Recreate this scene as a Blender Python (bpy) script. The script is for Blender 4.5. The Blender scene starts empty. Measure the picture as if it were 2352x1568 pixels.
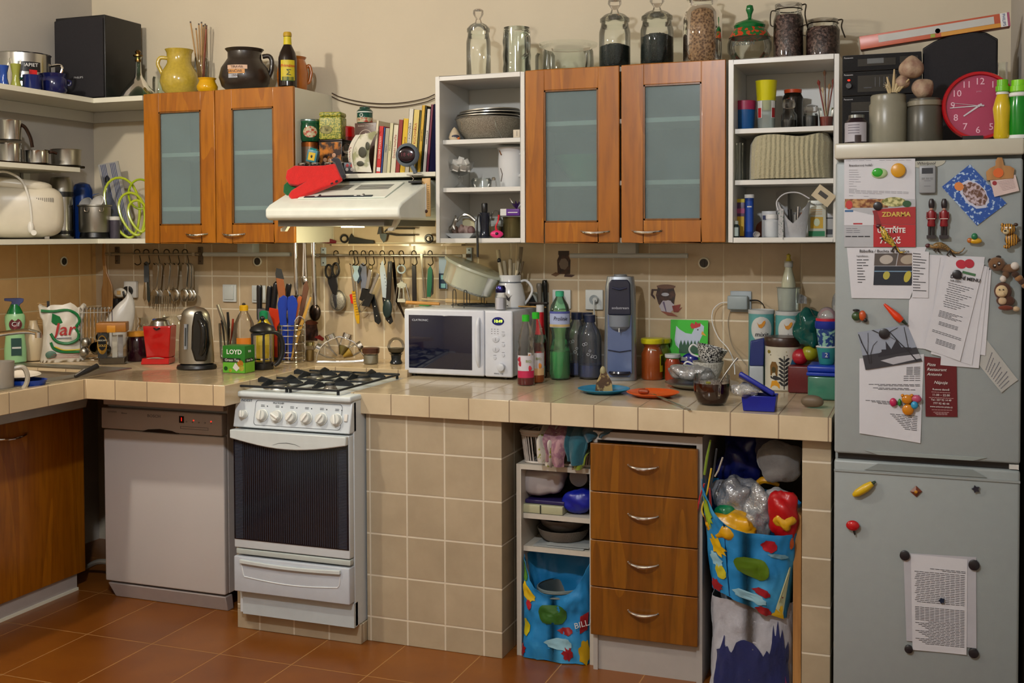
import bpy, bmesh, math, random
from mathutils import Vector, Matrix, noise
random.seed(7)
PI=math.pi; C=bpy.context.scene.collection; SC=bpy.context.scene
# ---------------------------------------------------------------- camera (solved from the room's straight lines)
CP=Vector((3.915,-4.544,1.523)); F=2580.3; SY=-170.5
_a,_b,_g=math.radians(20.402),math.radians(-1.661),math.radians(-.214)
_r=Vector((math.cos(_a),math.sin(_a),0));_f=Vector((-math.sin(_a),math.cos(_a),0));_u=Vector((0,0,1))
FW=_f*math.cos(_b)+_u*math.sin(_b);_u2=-_f*math.sin(_b)+_u*math.cos(_b)
RT=_r*math.cos(_g)+_u2*math.sin(_g);UP=-_r*math.sin(_g)+_u2*math.cos(_g)
cam=bpy.data.cameras.new('camera');co=bpy.data.objects.new('camera',cam);C.objects.link(co)
co.matrix_world=Matrix(((RT.x,UP.x,-FW.x,CP.x),(RT.y,UP.y,-FW.y,CP.y),(RT.z,UP.z,-FW.z,CP.z),(0,0,0,1)))
cam.sensor_width=36;cam.lens=36*F/2352;cam.shift_y=SY/2352;cam.clip_start=.05;SC.camera=co
def at(u,v,X=None,Y=None,Z=None):
    d=FW*F+RT*(u-1176)-UP*(v-784-SY)
    k,t=(0,X) if X is not None else (1,Y) if Y is not None else (2,Z)
    return CP+d*((t-CP[k])/d[k])
def px(p): return (Vector(p)-CP).dot(FW)/F      # metres per photo pixel at p
def sp(u,v,r=0,**k):                            # point where a thing's base stands, r = its radius in pixels
    p=at(u,v,**k); s=px(p)
    if r:
        d=(p-CP);d.z=0;d.normalize();p=p+d*(r*s)
    return p,s
# ---------------------------------------------------------------- mesh builder
def T(x=0,y=0,z=0): return Matrix.Translation((x,y,z))
def R(ax,deg): return Matrix.Rotation(math.radians(deg),4,ax)
def Sc(x,y,z): return Matrix.Diagonal((x,y,z,1))
class MB:
    def __init__(s,M=None): s.v=[];s.f=[];s.m=[];s.M=M or Matrix();s.i=0
    def add(s,vs,fs,mi=None,M=None):
        M=s.M@M if M is not None else s.M
        n=len(s.v);s.v+=[M@Vector(p) for p in vs];s.f+=[tuple(n+i for i in f) for f in fs];s.m+=[s.i if mi is None else mi]*len(fs);return s
    def box(s,x0,y0,z0,x1,y1,z1,mi=None,M=None,c=0):
        if x0>x1:x0,x1=x1,x0
        if y0>y1:y0,y1=y1,y0
        if z0>z1:z0,z1=z1,z0
        if c<=0:
            return s.add([(x0,y0,z0),(x1,y0,z0),(x1,y1,z0),(x0,y1,z0),(x0,y0,z1),(x1,y0,z1),(x1,y1,z1),(x0,y1,z1)],
             [(3,2,1,0),(4,5,6,7),(0,1,5,4),(1,2,6,5),(2,3,7,6),(3,0,4,7)],mi,M)
        b=bmesh.new();bmesh.ops.create_cube(b,size=1)
        for q in b.verts:q.co=((q.co.x+.5)*(x1-x0)+x0,(q.co.y+.5)*(y1-y0)+y0,(q.co.z+.5)*(z1-z0)+z0)
        bmesh.ops.bevel(b,geom=b.edges[:],offset=min(c,.49*min(x1-x0,y1-y0,z1-z0)),segments=3,affect='EDGES',profile=.5)
        b.verts.index_update();s.add([q.co.copy() for q in b.verts],[tuple(q.index for q in f.verts) for f in b.faces],mi,M);b.free();return s
    def lathe(s,pr,n=28,mi=None,M=None,cap=True):
        vs=[];fs=[]
        for r,z in pr:
            for k in range(n):
                a=2*PI*k/n;vs.append((r*math.cos(a),r*math.sin(a),z))
        for j in range(len(pr)-1):
            for k in range(n):
                a,b=j*n+k,j*n+(k+1)%n;fs.append((a,b,b+n,a+n))
        if cap:
            if pr[0][0]>1e-6:fs.append(tuple(range(n))[::-1])
            if pr[-1][0]>1e-6:fs.append(tuple(range((len(pr)-1)*n,len(pr)*n)))
        return s.add(vs,fs,mi,M)
    def cyl(s,r,z0,z1,n=24,mi=None,M=None,r2=None): return s.lathe([(r,z0),(r if r2 is None else r2,z1)],n,mi,M)
    def tube(s,pts,r,n=8,mi=None,M=None,closed=False):
        pts=[Vector(p) for p in pts];vs=[];fs=[];N=len(pts);rr=list(r) if isinstance(r,(list,tuple)) else [r]*N
        if 4<=N<=12 and not closed:               # round the corners (Catmull-Rom)
            q=[];w=[]
            for i in range(N-1):
                a,b,c,d=pts[max(i-1,0)],pts[i],pts[i+1],pts[min(i+2,N-1)]
                for k in range(4):
                    t=k/4;q.append(.5*((2*b)+(c-a)*t+(2*a-5*b+4*c-d)*t*t+(3*b-a-3*c+d)*t**3));w.append(rr[i]+(rr[i+1]-rr[i])*t)
            pts=q+[pts[-1]];rr=w+[rr[-1]];N=len(pts)
        up=None
        for i,p in enumerate(pts):
            a=pts[(i-1)%N] if closed or i else p;b=pts[(i+1)%N] if closed or i<N-1 else p
            t=(b-a).normalized()
            if up is None: up=t.orthogonal().normalized()
            else:
                up=up-t*up.dot(t)
                up=up.normalized() if up.length>1e-6 else t.orthogonal().normalized()
            w=t.cross(up)
            for k in range(n):
                q=2*PI*k/n;vs.append(p+(up*math.cos(q)+w*math.sin(q))*rr[i])
        for j in range(N if closed else N-1):
            for k in range(n):
                a,b=j*n+k,j*n+(k+1)%n;c=((j+1)%N)*n;fs.append((a,b,c+(k+1)%n,c+k))
        if not closed: fs+=[tuple(range(n))[::-1],tuple(range((N-1)*n,N*n))]
        return s.add(vs,fs,mi,M)
    def prism(s,poly,d,mi=None,M=None,y0=0):      # polygon in XZ, thickness d towards +Y
        n=len(poly);vs=[(x,y0,z) for x,z in poly]+[(x,y0+d,z) for x,z in poly]
        return s.add(vs,[tuple(range(n)),tuple(range(2*n-1,n-1,-1))]+[(i,i+n,(i+1)%n+n,(i+1)%n) for i in range(n)],mi,M)
    def ball(s,rx,ry=None,rz=None,mi=None,M=None,n=20,m=12,e=1.0,amp=0,fq=20,sd=0):
        ry=ry or rx;rz=rz or rx;vs=[];fs=[];sg=lambda x:math.copysign(abs(x)**e,x)
        for j in range(m+1):
            t=-PI/2+PI*j/m
            for k in range(n):
                a=2*PI*k/n;p=Vector((rx*sg(math.cos(t))*sg(math.cos(a)),ry*sg(math.cos(t))*sg(math.sin(a)),rz*sg(math.sin(t))))
                if amp:
                    q=p.copy()
                    if j in(0,m):q=Vector((0,0,p.z))
                    p=p*(1+amp*noise.noise(q*fq+Vector((sd,sd*.7,0)))*2)
                vs.append(p)
        for j in range(m):
            for k in range(n):
                a,b=j*n+k,j*n+(k+1)%n;fs.append((a,b,b+n,a+n))
        return s.add(vs,fs,mi,M)
    def sheet(s,fn,nu=12,nv=12,mi=None,M=None,th=0):
        vs=[Vector(fn(i/nu,j/nv)) for j in range(nv+1) for i in range(nu+1)];w=nu+1
        fs=[(j*w+i,j*w+i+1,(j+1)*w+i+1,(j+1)*w+i) for j in range(nv) for i in range(nu)]
        if th:
            nn=[Vector() for _ in vs]
            for f in fs:
                c=(vs[f[1]]-vs[f[0]]).cross(vs[f[3]]-vs[f[0]])
                for i in f:nn[i]+=c
            N=len(vs);vs+=[v-q.normalized()*th for v,q in zip(vs,nn)]
            fs+=[tuple(i+N for i in f[::-1]) for f in fs]
            for i in range(nu):
                fs.append((i+1,i,i+N,i+1+N));a=nv*w+i;fs.append((a,a+1,a+1+N,a+N))
            for j in range(nv):
                a=j*w;fs.append((a,a+w,a+w+N,a+N));a=j*w+nu;fs.append((a+w,a,a+N,a+w+N))
        return s.add(vs,fs,mi,M)
    def quad(s,a,b,c,d,mi=None,M=None): return s.add([a,b,c,d],[(0,1,2,3)],mi,M)
    def out(s,name,mats,parent=None,bev=0,ang=38,sub=0):
        me=bpy.data.meshes.new(name);me.from_pydata([tuple(v) for v in s.v],[],s.f)
        for m in (mats if isinstance(mats,(list,tuple)) else [mats]): me.materials.append(MT(m))
        me.polygons.foreach_set('material_index',s.m);me.polygons.foreach_set('use_smooth',[True]*len(s.f))
        b=bmesh.new();b.from_mesh(me);bmesh.ops.remove_doubles(b,verts=b.verts,dist=1e-6);bmesh.ops.recalc_face_normals(b,faces=b.faces);b.to_mesh(me);b.free()
        me.update();me.set_sharp_from_angle(angle=math.radians(ang))
        o=bpy.data.objects.new(name,me);C.objects.link(o)
        if parent:o.parent=parent
        if bev:
            d=o.modifiers.new('b','BEVEL');d.width=bev;d.segments=2;d.limit_method='ANGLE'
        if sub:
            d=o.modifiers.new('s','SUBSURF');d.levels=d.render_levels=sub
        return o
def tag(o,label,cat,group=None):
    o['label']=label;o['category']=cat
    if group:o['group']=group
    return o
def thing(name,label,cat,loc,rz=0,group=None,rx=0,ry=0):
    o=bpy.data.objects.new(name,None);o.empty_display_size=.02;C.objects.link(o);o.location=loc
    o.rotation_euler=(math.radians(rx),math.radians(ry),math.radians(rz));return tag(o,label,cat,group)
def one(mb,name,label,cat,mats,loc=(0,0,0),rz=0,group=None,rx=0,ry=0,**k):
    o=mb.out(name,mats,None,**k);o.location=loc;o.rotation_euler=(math.radians(rx),math.radians(ry),math.radians(rz));return tag(o,label,cat,group)
def struct(name,mb,mats,parent=None,**k):
    o=mb.out(name,mats,parent,**k)
    if not parent:o['kind']='structure'
    return o
def dup(r,loc,rz=None,label=None):
    n=r.copy();C.objects.link(n);n.location=loc
    if rz is not None:n.rotation_euler=(r.rotation_euler[0],r.rotation_euler[1],math.radians(rz))
    if label:n['label']=label
    def rec(a,b):
        for ch in a.children:
            c=ch.copy();C.objects.link(c);c.parent=b;rec(ch,c)
    rec(r,n);return n
def text(s,size,m,parent,loc,rx=90,ry=0,rz=0,ext=.0003,al='CENTER',sx=1,name='lettering',shear=0,bend=0,off=0):
    cu=bpy.data.curves.new('t','FONT');cu.body=s;cu.size=size;cu.extrude=ext;cu.align_x=al;cu.align_y='CENTER';cu.resolution_u=2;cu.shear=shear;cu.offset=off
    o=bpy.data.objects.new('t',cu);C.objects.link(o);bpy.context.view_layer.update()
    me=bpy.data.meshes.new_from_object(o.evaluated_get(bpy.context.evaluated_depsgraph_get()));bpy.data.objects.remove(o)
    me.materials.clear();me.materials.append(MT(m));me.name=name
    if sx!=1:
        for v in me.vertices:v.co.x*=sx
    if bend:                                       # wrap round a cylinder of radius bend
        for v in me.vertices:
            a=v.co.x/bend;rr=bend+v.co.z;v.co.z=rr*math.cos(a)-bend;v.co.x=rr*math.sin(a)
    q=bpy.data.objects.new(name,me);C.objects.link(q);q.parent=parent;q.location=loc
    q.rotation_euler=(math.radians(rx),math.radians(ry),math.radians(rz));return q
# ---------------------------------------------------------------- materials
def lin(h):
    if isinstance(h,(tuple,list)):return tuple(h[:3])+(1,)
    h=h.lstrip('#');c=[int(h[i:i+2],16)/255 for i in (0,2,4)]
    return tuple(x/12.92 if x<=.04045 else ((x+.055)/1.055)**2.4 for x in c)+(1,)
DEF={};MC={}
class N:
    def __init__(s,name):
        s.m=bpy.data.materials.new(name);s.m.use_nodes=True;s.t=s.m.node_tree;s.t.nodes.clear()
        s.o=s.n('ShaderNodeOutputMaterial')
    def n(s,ty,ins={},**k):
        x=s.t.nodes.new(ty)
        for a,b in k.items():setattr(x,a,b)
        for a,b in ins.items():
            if hasattr(b,'node'):s.t.links.new(b,x.inputs[a])
            else:x.inputs[a].default_value=b
        return x
    def ma(s,op,a,b=0.0,c=0.0):
        return s.n('ShaderNodeMath',{0:a,1:b,2:c},operation=op).outputs[0]
    def mix(s,f,a,b,bt='MIX'):
        return s.n('ShaderNodeMix',{0:f,6:a,7:b},data_type='RGBA',blend_type=bt).outputs[2]
    def fin(s,sh): s.t.links.new(sh,s.o.inputs[0]);return s.m
def plain(name,col,rough=.5,metal=0,var=.1,sc=14,bump=0,st=(1,1,1),emit=0,col2=None,pat='noise',edge=(.45,.55),sheen=0,sss=0,coat=0,trans=0,bsc=None,spec=.5):
    n=N(name);tc=n.n('ShaderNodeTexCoord').outputs['Object']
    mp=n.n('ShaderNodeMapping',{0:tc,3:tuple(x*sc for x in st)}).outputs[0]
    c=lin(col)
    if pat=='voronoi':fac=n.n('ShaderNodeTexVoronoi',{0:mp,2:1.0}).outputs['Distance']
    elif pat=='cells':fac=n.n('ShaderNodeSeparateColor',{0:n.n('ShaderNodeTexVoronoi',{0:mp,2:1.0}).outputs['Color']}).outputs[0]
    elif pat=='wave':fac=n.n('ShaderNodeTexWave',{0:mp,1:1.0,2:2.5,3:2.0},wave_type='BANDS',bands_direction='X').outputs[1]
    elif pat=='checker':fac=n.n('ShaderNodeTexChecker',{0:mp,3:1.0}).outputs[1]
    else:fac=n.n('ShaderNodeTexNoise',{0:mp,2:1.0,3:4.0}).outputs[0]
    if col2 is None:
        lo=tuple(x*(1-var) for x in c[:3])+(1,);hi=tuple(min(1,x*(1+var)) for x in c[:3])+(1,);cc=n.mix(fac,lo,hi)
    else:
        ff=n.n('ShaderNodeMapRange',{0:fac,1:edge[0],2:edge[1]}).outputs[0];cc=n.mix(ff,c,lin(col2))
    ins={'Base Color':cc,'Roughness':rough,'Metallic':metal,'Specular IOR Level':spec}
    if sheen:ins['Sheen Weight']=sheen
    if coat:ins['Coat Weight']=coat
    if trans:ins['Transmission Weight']=trans
    if sss:ins['Subsurface Weight']=sss
    if emit:ins['Emission Color']=cc;ins['Emission Strength']=emit
    if bump:
        nb=n.n('ShaderNodeTexNoise',{0:n.n('ShaderNodeMapping',{0:tc,3:tuple(x*(bsc or sc*3) for x in st)}).outputs[0],2:1.0,3:3.0}).outputs[0]
        ins['Normal']=n.n('ShaderNodeBump',{'Strength':bump,'Distance':.004,'Height':nb}).outputs[0]
    return n.fin(n.n('ShaderNodeBsdfPrincipled',ins).outputs[0])
def glass(name,col='ffffff',edge=.45,gl=.9,rough=.02,frost=0,bump=0):
    n=N(name);lw=n.n('ShaderNodeLayerWeight',{0:.35});fr=n.n('ShaderNodeFresnel',{0:1.5}).outputs[0]
    c=lin(col);dk=tuple(x*edge for x in c[:3])+(1,)
    f2=n.ma('POWER',lw.outputs[1],3.0)
    tr=n.n('ShaderNodeBsdfTransparent',{0:n.mix(f2,c,dk)}).outputs[0]
    if frost:
        tcn=n.n('ShaderNodeTexNoise',{0:n.n('ShaderNodeTexCoord').outputs['Object'],2:40.0}).outputs[0]
        df=n.n('ShaderNodeBsdfPrincipled',{'Base Color':n.mix(tcn,tuple(x*.9 for x in c[:3])+(1,),c),'Roughness':.25}).outputs[0]
        tr=n.n('ShaderNodeMixShader',{0:frost,1:tr,2:df}).outputs[0]
    gi={0:(1,1,1,1),1:rough}
    if bump:gi['Normal']=n.n('ShaderNodeBump',{'Strength':bump,'Distance':.01,'Height':n.n('ShaderNodeTexNoise',{0:n.n('ShaderNodeTexCoord').outputs['Object'],2:60.0}).outputs[0]}).outputs[0];fr=n.ma('ADD',fr,.12)
    go=n.n('ShaderNodeBsdfGlossy',gi).outputs[0]
    return n.fin(n.n('ShaderNodeMixShader',{0:n.ma('MULTIPLY',fr,gl),1:tr,2:go}).outputs[0])
def frosted(name,col,rough,mixd):
    n=N(name);tc=n.n('ShaderNodeTexCoord').outputs['Object'];nz=n.n('ShaderNodeTexNoise',{0:tc,2:9.0}).outputs[0]
    c=lin(col);d=n.n('ShaderNodeBsdfPrincipled',{'Base Color':n.mix(nz,tuple(x*.85 for x in c[:3])+(1,),c),'Roughness':.18}).outputs[0]
    rf=n.n('ShaderNodeBsdfTransparent',{0:(.82,.93,.95,1)}).outputs[0]
    return n.fin(n.n('ShaderNodeMixShader',{0:mixd,1:rf,2:d}).outputs[0])
def tiles(name,ca,cb,grout,off,TT,g=.0045,rough=.25,bump=.4,axes=(1,1,1),cloud=6,gd=0):
    n=N(name);geo=n.n('ShaderNodeNewGeometry');P=n.n('ShaderNodeSeparateXYZ',{0:geo.outputs[0]});Q=n.n('ShaderNodeSeparateXYZ',{0:geo.outputs[3] if gd else geo.outputs[1]})
    line=None;ids=[]
    for i in range(3):
        q=n.ma('DIVIDE',n.ma('SUBTRACT',P.outputs[i],off[i]),TT[i]);d=n.ma('ABSOLUTE',n.ma('SUBTRACT',n.ma('FRACT',q),.5))
        l=n.n('ShaderNodeMapRange',{0:d,1:.5-g/TT[i],2:.5-.3*g/TT[i]}).outputs[0]
        l=n.ma('MULTIPLY',l,n.ma('LESS_THAN',n.ma('ABSOLUTE',Q.outputs[i]),.6))
        if not axes[i]:l=n.ma('MULTIPLY',l,0.0)
        line=l if line is None else n.ma('MAXIMUM',line,l);ids.append(n.ma('FLOOR',q))
    wn=n.n('ShaderNodeTexWhiteNoise',{0:n.n('ShaderNodeCombineXYZ',{0:ids[0],1:ids[1],2:ids[2]}).outputs[0]}).outputs[0]
    nz=n.n('ShaderNodeTexNoise',{0:geo.outputs[0],2:float(cloud),3:5.0,4:.6}).outputs[0]
    fac=n.ma('ADD',n.ma('MULTIPLY',wn,.35),n.ma('MULTIPLY',n.n('ShaderNodeMapRange',{0:nz,1:.3,2:.7}).outputs[0],.65))
    col=n.mix(line,n.mix(fac,lin(ca),lin(cb)),lin(grout))
    h=n.ma('SUBTRACT',1.0,line)
    bp=n.n('ShaderNodeBump',{'Strength':bump,'Distance':.003,'Height':h}).outputs[0]
    ro=n.ma('ADD',n.ma('MULTIPLY',line,.4),rough)
    return n.fin(n.n('ShaderNodeBsdfPrincipled',{'Base Color':col,'Roughness':ro,'Normal':bp}).outputs[0])
def wood(name,a,b,c,rough=.32,sc=1.0,ax=2):
    n=N(name);tc=n.n('ShaderNodeNewGeometry').outputs[0];st=[9*sc,9*sc,9*sc];st[ax]=.9*sc
    mp=n.n('ShaderNodeMapping',{0:tc,3:tuple(st)}).outputs[0]
    n1=n.n('ShaderNodeTexNoise',{0:mp,2:1.0,3:3.0,5:0.0,8:1.2}).outputs[0]
    st2=[x*7 for x in st];n2=n.n('ShaderNodeTexNoise',{0:n.n('ShaderNodeMapping',{0:tc,3:tuple(st2)}).outputs[0],2:1.0,3:4.0}).outputs[0]
    w=n.ma('FRACT',n.ma('MULTIPLY',n1,5.0));w=n.n('ShaderNodeMapRange',{0:w,1:.0,2:1.0}).outputs[0]
    c1=n.mix(w,lin(a),lin(b));c2=n.mix(n.ma('MULTIPLY',n.n('ShaderNodeMapRange',{0:n2,1:.45,2:.7}).outputs[0],.55),c1,lin(c))
    return n.fin(n.n('ShaderNodeBsdfPrincipled',{'Base Color':c2,'Roughness':rough,'Coat Weight':.15}).outputs[0])
def MT(k):
    if not isinstance(k,str):return k
    if k in MC:return MC[k]
    if k in DEF:
        f,a,kw=DEF[k];m=f(k,*a,**kw)
    elif k.startswith('#'):                       # plain colour, e.g. '#c02010' or '#c02010g' gloss, 'm' metal
        h=k[1:7];sfx=k[7:];m=plain('paint_'+h+sfx,h,rough={'':.5,'g':.15,'m':.25,'c':.95,'s':.32}[sfx],metal=1 if sfx=='m' else 0,bump=.3 if sfx=='c' else 0,sheen=.3 if sfx=='c' else 0,var=.16 if sfx=='c' else .08,sc=40 if sfx=='c' else 20)
    else:raise KeyError(k)
    MC[k]=m;return m
def D(k,f,*a,**kw):DEF[k]=(f,a,kw)
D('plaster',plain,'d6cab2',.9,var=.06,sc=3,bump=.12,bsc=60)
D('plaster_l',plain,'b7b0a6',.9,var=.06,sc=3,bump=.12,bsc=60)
D('ceil',plain,'d8d2c6',.95,var=.04,sc=3)
D('tile_b',tiles,'b39d7e','c9b495','dccfb4',(2.679,-.84,1.331),(.1525,.155,.1563),rough=.22,axes=(1,0,1))
D('tile_l',tiles,'c89c62','dfb478','e0c898',(2.679,-.523,1.331),(.1525,.2,.1563),rough=.22,axes=(0,1,1))  # orange deepened: warm lamp light on the left wall put into the colour
D('tile_f',tiles,'a2937a','b8a88d','d4c9b3',(2.110,-.84,.7225),(.1522,.155,.157),rough=.25)
D('tile_c',tiles,'bca98a','d2c1a2','85705a',(2.061,-.86,2.0),(.1556,.155,5.0),rough=.14,g=.0028,axes=(1,1,0))
D('tile_cl',tiles,'bca582','d2bb96','85705a',(.813,-1.032,2.0),(.148,.19,5.0),rough=.14,g=.0028,axes=(1,1,0))
D('tile_p',tiles,'a2937a','b8a88d','d4c9b3',(3.3,-.7,.0),(5.,5.,.157),rough=.25,axes=(0,0,1))
D('floor',tiles,'6e3a10','8a5016','a87a44',(.6,-1.12,9),(.3,.42,9),rough=.3,g=.0028,cloud=4,bump=.2,axes=(1,1,0))
D('wood',wood,'ae6a0e','9a5808','78440a')
D('wood_d',wood,'82500e','704008','502e06')
D('wood_l',wood,'b98a52','9f7040','7a5028')
D('white',plain,'deddd7',.35,var=.03,sc=5)
D('cream',plain,'e2dfcd',.3,var=.03,sc=5)
D('enamel',plain,'ccd4d9',.18,var=.03,sc=6)
D('fridge',plain,'929a9b',.4,var=.05,sc=30,bump=.05,bsc=300)
D('grey_w',plain,'bdb5ae',.4,var=.03,sc=5)
D('dwhite',plain,'c6c0bc',.38,var=.03,sc=5)
D('glass',glass,'fbfefc',.62);D('glass_n',glass,'fefefe',.7,.8);D('gglass',glass,'cdeed8',.5);D('bglass',glass,'ccd3e0',.6,.9,.05,frost=.06);D('amber',glass,'b07030',.3);D('dglass',glass,'f6faf8',.55)
D('jarplast',glass,'dfe8e4',.5,.5,.2,frost=.35);D('filmy',glass,'eef2f6',.6,1.,.12,frost=.22);D('tub',glass,'e6ecda',.6,.6,.2,frost=.55);D('gtub',glass,'6fc6a8',.6,.7,.15,frost=.35)
D('frost',frosted,'a3b4b6',.34,.36)
D('steel',plain,'c0c0bc',.2,1,var=.1,sc=8);D('steel_r',plain,'a8a49a',.38,1,var=.2,sc=8);D('chrome',plain,'dcdcdc',.08,1,var=.02);D('iron',plain,'22262a',.45,.3,var=.3,sc=40)
D('black',plain,'141416',.35,var=.1);D('blackm',plain,'1b191e',.85,var=.35,sc=300,bump=.3,bsc=500);D('darkglass',plain,'0b0d1a',.06,var=.1,coat=.5)
D('paper',plain,'c9c9cf',.8,var=.05,sc=12,bump=.15,bsc=30);D('paperw',plain,'dededc',.75,var=.04)
D('ink',plain,'2a2a30',.8);D('inkg',plain,'6a6a74',.8)
D('clothred',plain,'d01412',.9,var=.15,sc=60,bump=.5,bsc=400,sheen=.3)
D('lamp',plain,'ffe2b0',.5,emit=14)
D('led_r',plain,'ff2010',.5,emit=3);D('led_g',plain,'c8ff40',.5,emit=3);D('led_d',plain,'b01028',.5,emit=.8)
def sRGBgrad(): pass
# ---------------------------------------------------------------- render look, light
SC.view_settings.view_transform='Standard';SC.view_settings.look='None';SC.view_settings.exposure=0;SC.view_settings.gamma=1
cy_=SC.cycles;cy_.max_bounces=7;cy_.diffuse_bounces=3;cy_.glossy_bounces=3;cy_.transparent_max_bounces=14;cy_.transmission_bounces=3;cy_.caustics_reflective=False;cy_.caustics_refractive=False;cy_.adaptive_threshold=.025
w=bpy.data.worlds.new('world');SC.world=w;w.use_nodes=True;w.node_tree.nodes['Background'].inputs[0].default_value=(.85,.92,1,1);w.node_tree.nodes['Background'].inputs[1].default_value=.38
def lamp(name,loc,e,col,size=.12,ty='POINT',rot=None,sy=None):
    l=bpy.data.lights.new(name,ty);l.energy=e;l.color=col
    if ty=='POINT':l.shadow_soft_size=size
    else:
        l.size=size
        if sy:l.shape='RECTANGLE';l.size_y=sy
    o=bpy.data.objects.new(name,l);C.objects.link(o);o.location=loc
    if rot:o.rotation_euler=[math.radians(a) for a in rot]
    return o
# ================================================================= ROOM
X1=4.19;YB=-5.4;ZT=3.05
struct('floor',MB().box(-.1,YB,-.06,X1+.1,.1,0),'floor')
struct('ceiling',MB().box(-.1,YB,ZT,X1+.1,.1,ZT+.06),'ceil')
struct('wall_back',MB().box(-.1,0,0,X1+.1,.1,ZT),'plaster')
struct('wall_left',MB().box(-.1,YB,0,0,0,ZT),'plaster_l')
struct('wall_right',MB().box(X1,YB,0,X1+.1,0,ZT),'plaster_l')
struct('wall_front',MB().box(-.1,YB-.1,0,X1+.1,YB,ZT),'plaster')
t=MB();t.box(.006,-.007,.86,3.62,-.0005,1.484);t.box(1.36,-.007,1.484,2.01,-.0005,1.72);struct('wall_back_tiling',t,'tile_b')
struct('wall_left_tiling',MB().box(.0005,-2.6,.86,.007,-.001,1.484),'tile_l')
# small round wall vents
def vent(u,v,lab,left=0):
    p=at(u,v,X=.008) if left else at(u,v,Y=-.008)
    r=thing('wall_vent',lab,'vent',p,rz=90 if left else 0,group='round vents in the wall tiles')
    a=MB(R('X',90));a.lathe([(.0175,0),(.0235,0),(.0235,.004),(.0175,.005)],24,cap=False);a.out('ring','cream',r)
    a=MB(R('X',90));a.cyl(.018,-.0002,.001,24);a.out('backing','black',r)
    a=MB()
    for k in range(-3,4):
        w=math.sqrt(max(0,.017**2-(k*.005)**2));a.box(-w,-.0035,k*.005-.0008,w,-.0015,k*.005+.0008)
    a.box(-.001,-.004,-.016,.001,-.0015,.016);a.out('grille','#4a463e',r)
vent(146,600,'round black wall vent in the left wall tiles under the long shelf',1)
vent(592,600,'round black wall vent below the left cabinet, near the light switch')
vent(1617,604,'round black wall vent in tiles under the right end of wide glass cabinet')
# ================================================================= UPPER CABINETS
ZB=1.491
def handle(par,x,y,z,w=.115,name='handle'):
    pts=[(x-w/2,y,z+.002)];n=10
    for i in range(n+1):
        t=i/n;pts.append((x-w/2+w*t,y-.022*math.sin(PI*t)**.6-.002,z-.006*math.sin(PI*t)))
    pts.append((x+w/2,y,z+.002))
    rr=[.003]+[.003+.0028*math.sin(PI*i/n) for i in range(n+1)]+[.003]
    m=MB();m.tube(pts,rr,8);return m.out(name,'chrome',par)
def glassdoor(root,x0,x1,z0,z1,yf,gx0,gx1,gz0,gz1,hx,hz,m='wood'):
    d=MB();th=.018
    d.box(x0,yf,z0,gx0,yf+th,z1);d.box(gx1,yf,z0,x1,yf+th,z1);d.box(gx0,yf,gz1,gx1,yf+th,z1);d.box(gx0,yf,z0,gx1,yf+th,gz0)
    door=d.out('door',m,root,bev=.0025)
    g=MB();g.box(gx0-.004,yf+.008,gz0-.004,gx1+.004,yf+.012,gz1+.004);g.out('glass_pane','frost',door)
    b=MB();k=.006
    for a in ((gx0,gz0,gx1,gz0+k),(gx0,gz1-k,gx1,gz1),(gx0,gz0,gx0+k,gz1),(gx1-k,gz0,gx1,gz1)):b.box(a[0],yf-.001,a[1],a[2],yf+.007,a[3])
    b.out('glazing_bead','wood_d',door)
    handle(door,hx,yf-.0005,hz)
def carcass(root,x0,x1,z0,z1,yf,m='white',sh=(),t=.018,back=True,shy=None,inset=.0):
    c=MB();c.box(x0,yf,z0,x0+t,-.002,z1);c.box(x1-t,yf,z0,x1,-.002,z1);c.box(x0+t,yf,z1-t,x1-t,-.002,z1);c.box(x0+t,yf,z0,x1-t,-.002,z0+t)
    if back==1:c.box(x0+t,-.02,z0+t,x1-t,-.008,z1-t)
    c.out('carcass',m,root,bev=.001)
    if back==2:c=MB();c.box(x0+t,-.02,z0+t,x1-t,-.008,z1-t);c.out('back_panel','#5c6668',root)
    for z in sh:
        s=MB();s.box(x0+t+.001,(shy or yf)+inset,z-t,x1-t-.001,-.022,z);s.out('shelf_board',m,root,bev=.001)
L0=Vector((0,0,0))
def X_(u,v,Y):return at(u,v,Y=Y).x
def Z_(u,v,Y):return at(u,v,Y=Y).z
yd=-.337
c=thing('wall_cabinet','brown wooden wall cabinet with two frosted doors left of the cooker hood','cabinet',L0)
carcass(c,.571,1.351,ZB,2.160,-.318,'cream',sh=(Z_(415,475,yd),Z_(415,350,yd)),back=2)
yd=-.337
glassdoor(c,.571,.951,ZB,2.164,yd,X_(366,400,yd),X_(462,400,yd),Z_(400,517,yd),Z_(400,256,yd),X_(452,537,yd),Z_(452,537,yd))
glassdoor(c,.954,1.351,ZB,2.164,yd,X_(533,400,yd),X_(629,400,yd),Z_(580,515,yd),Z_(580,247,yd),X_(537,537,yd),Z_(537,537,yd))
c=thing('wall_cabinet','wide brown wooden wall cabinet with two frosted doors over the microwave','cabinet',L0)
carcass(c,2.410,3.200,ZB,2.168,-.318,'cream',sh=(Z_(1300,417,yd),Z_(1300,277,yd)),back=2)
glassdoor(c,2.409,2.792,ZB,2.171,yd,X_(1250,400,yd),X_(1374,400,yd),Z_(1310,510,yd),Z_(1310,205,yd),X_(1367,531,yd),Z_(1367,531,yd))
glassdoor(c,2.800,3.200,ZB,2.171,yd,X_(1478,400,yd),X_(1611,400,yd),Z_(1540,505,yd),Z_(1540,192,yd),X_(1486,530,yd),Z_(1486,530,yd))
SH1=(Z_(1100,319,-.3),Z_(1100,430,-.3));SH2=(Z_(1800,293,-.3),Z_(1800,412,-.3))
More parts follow.
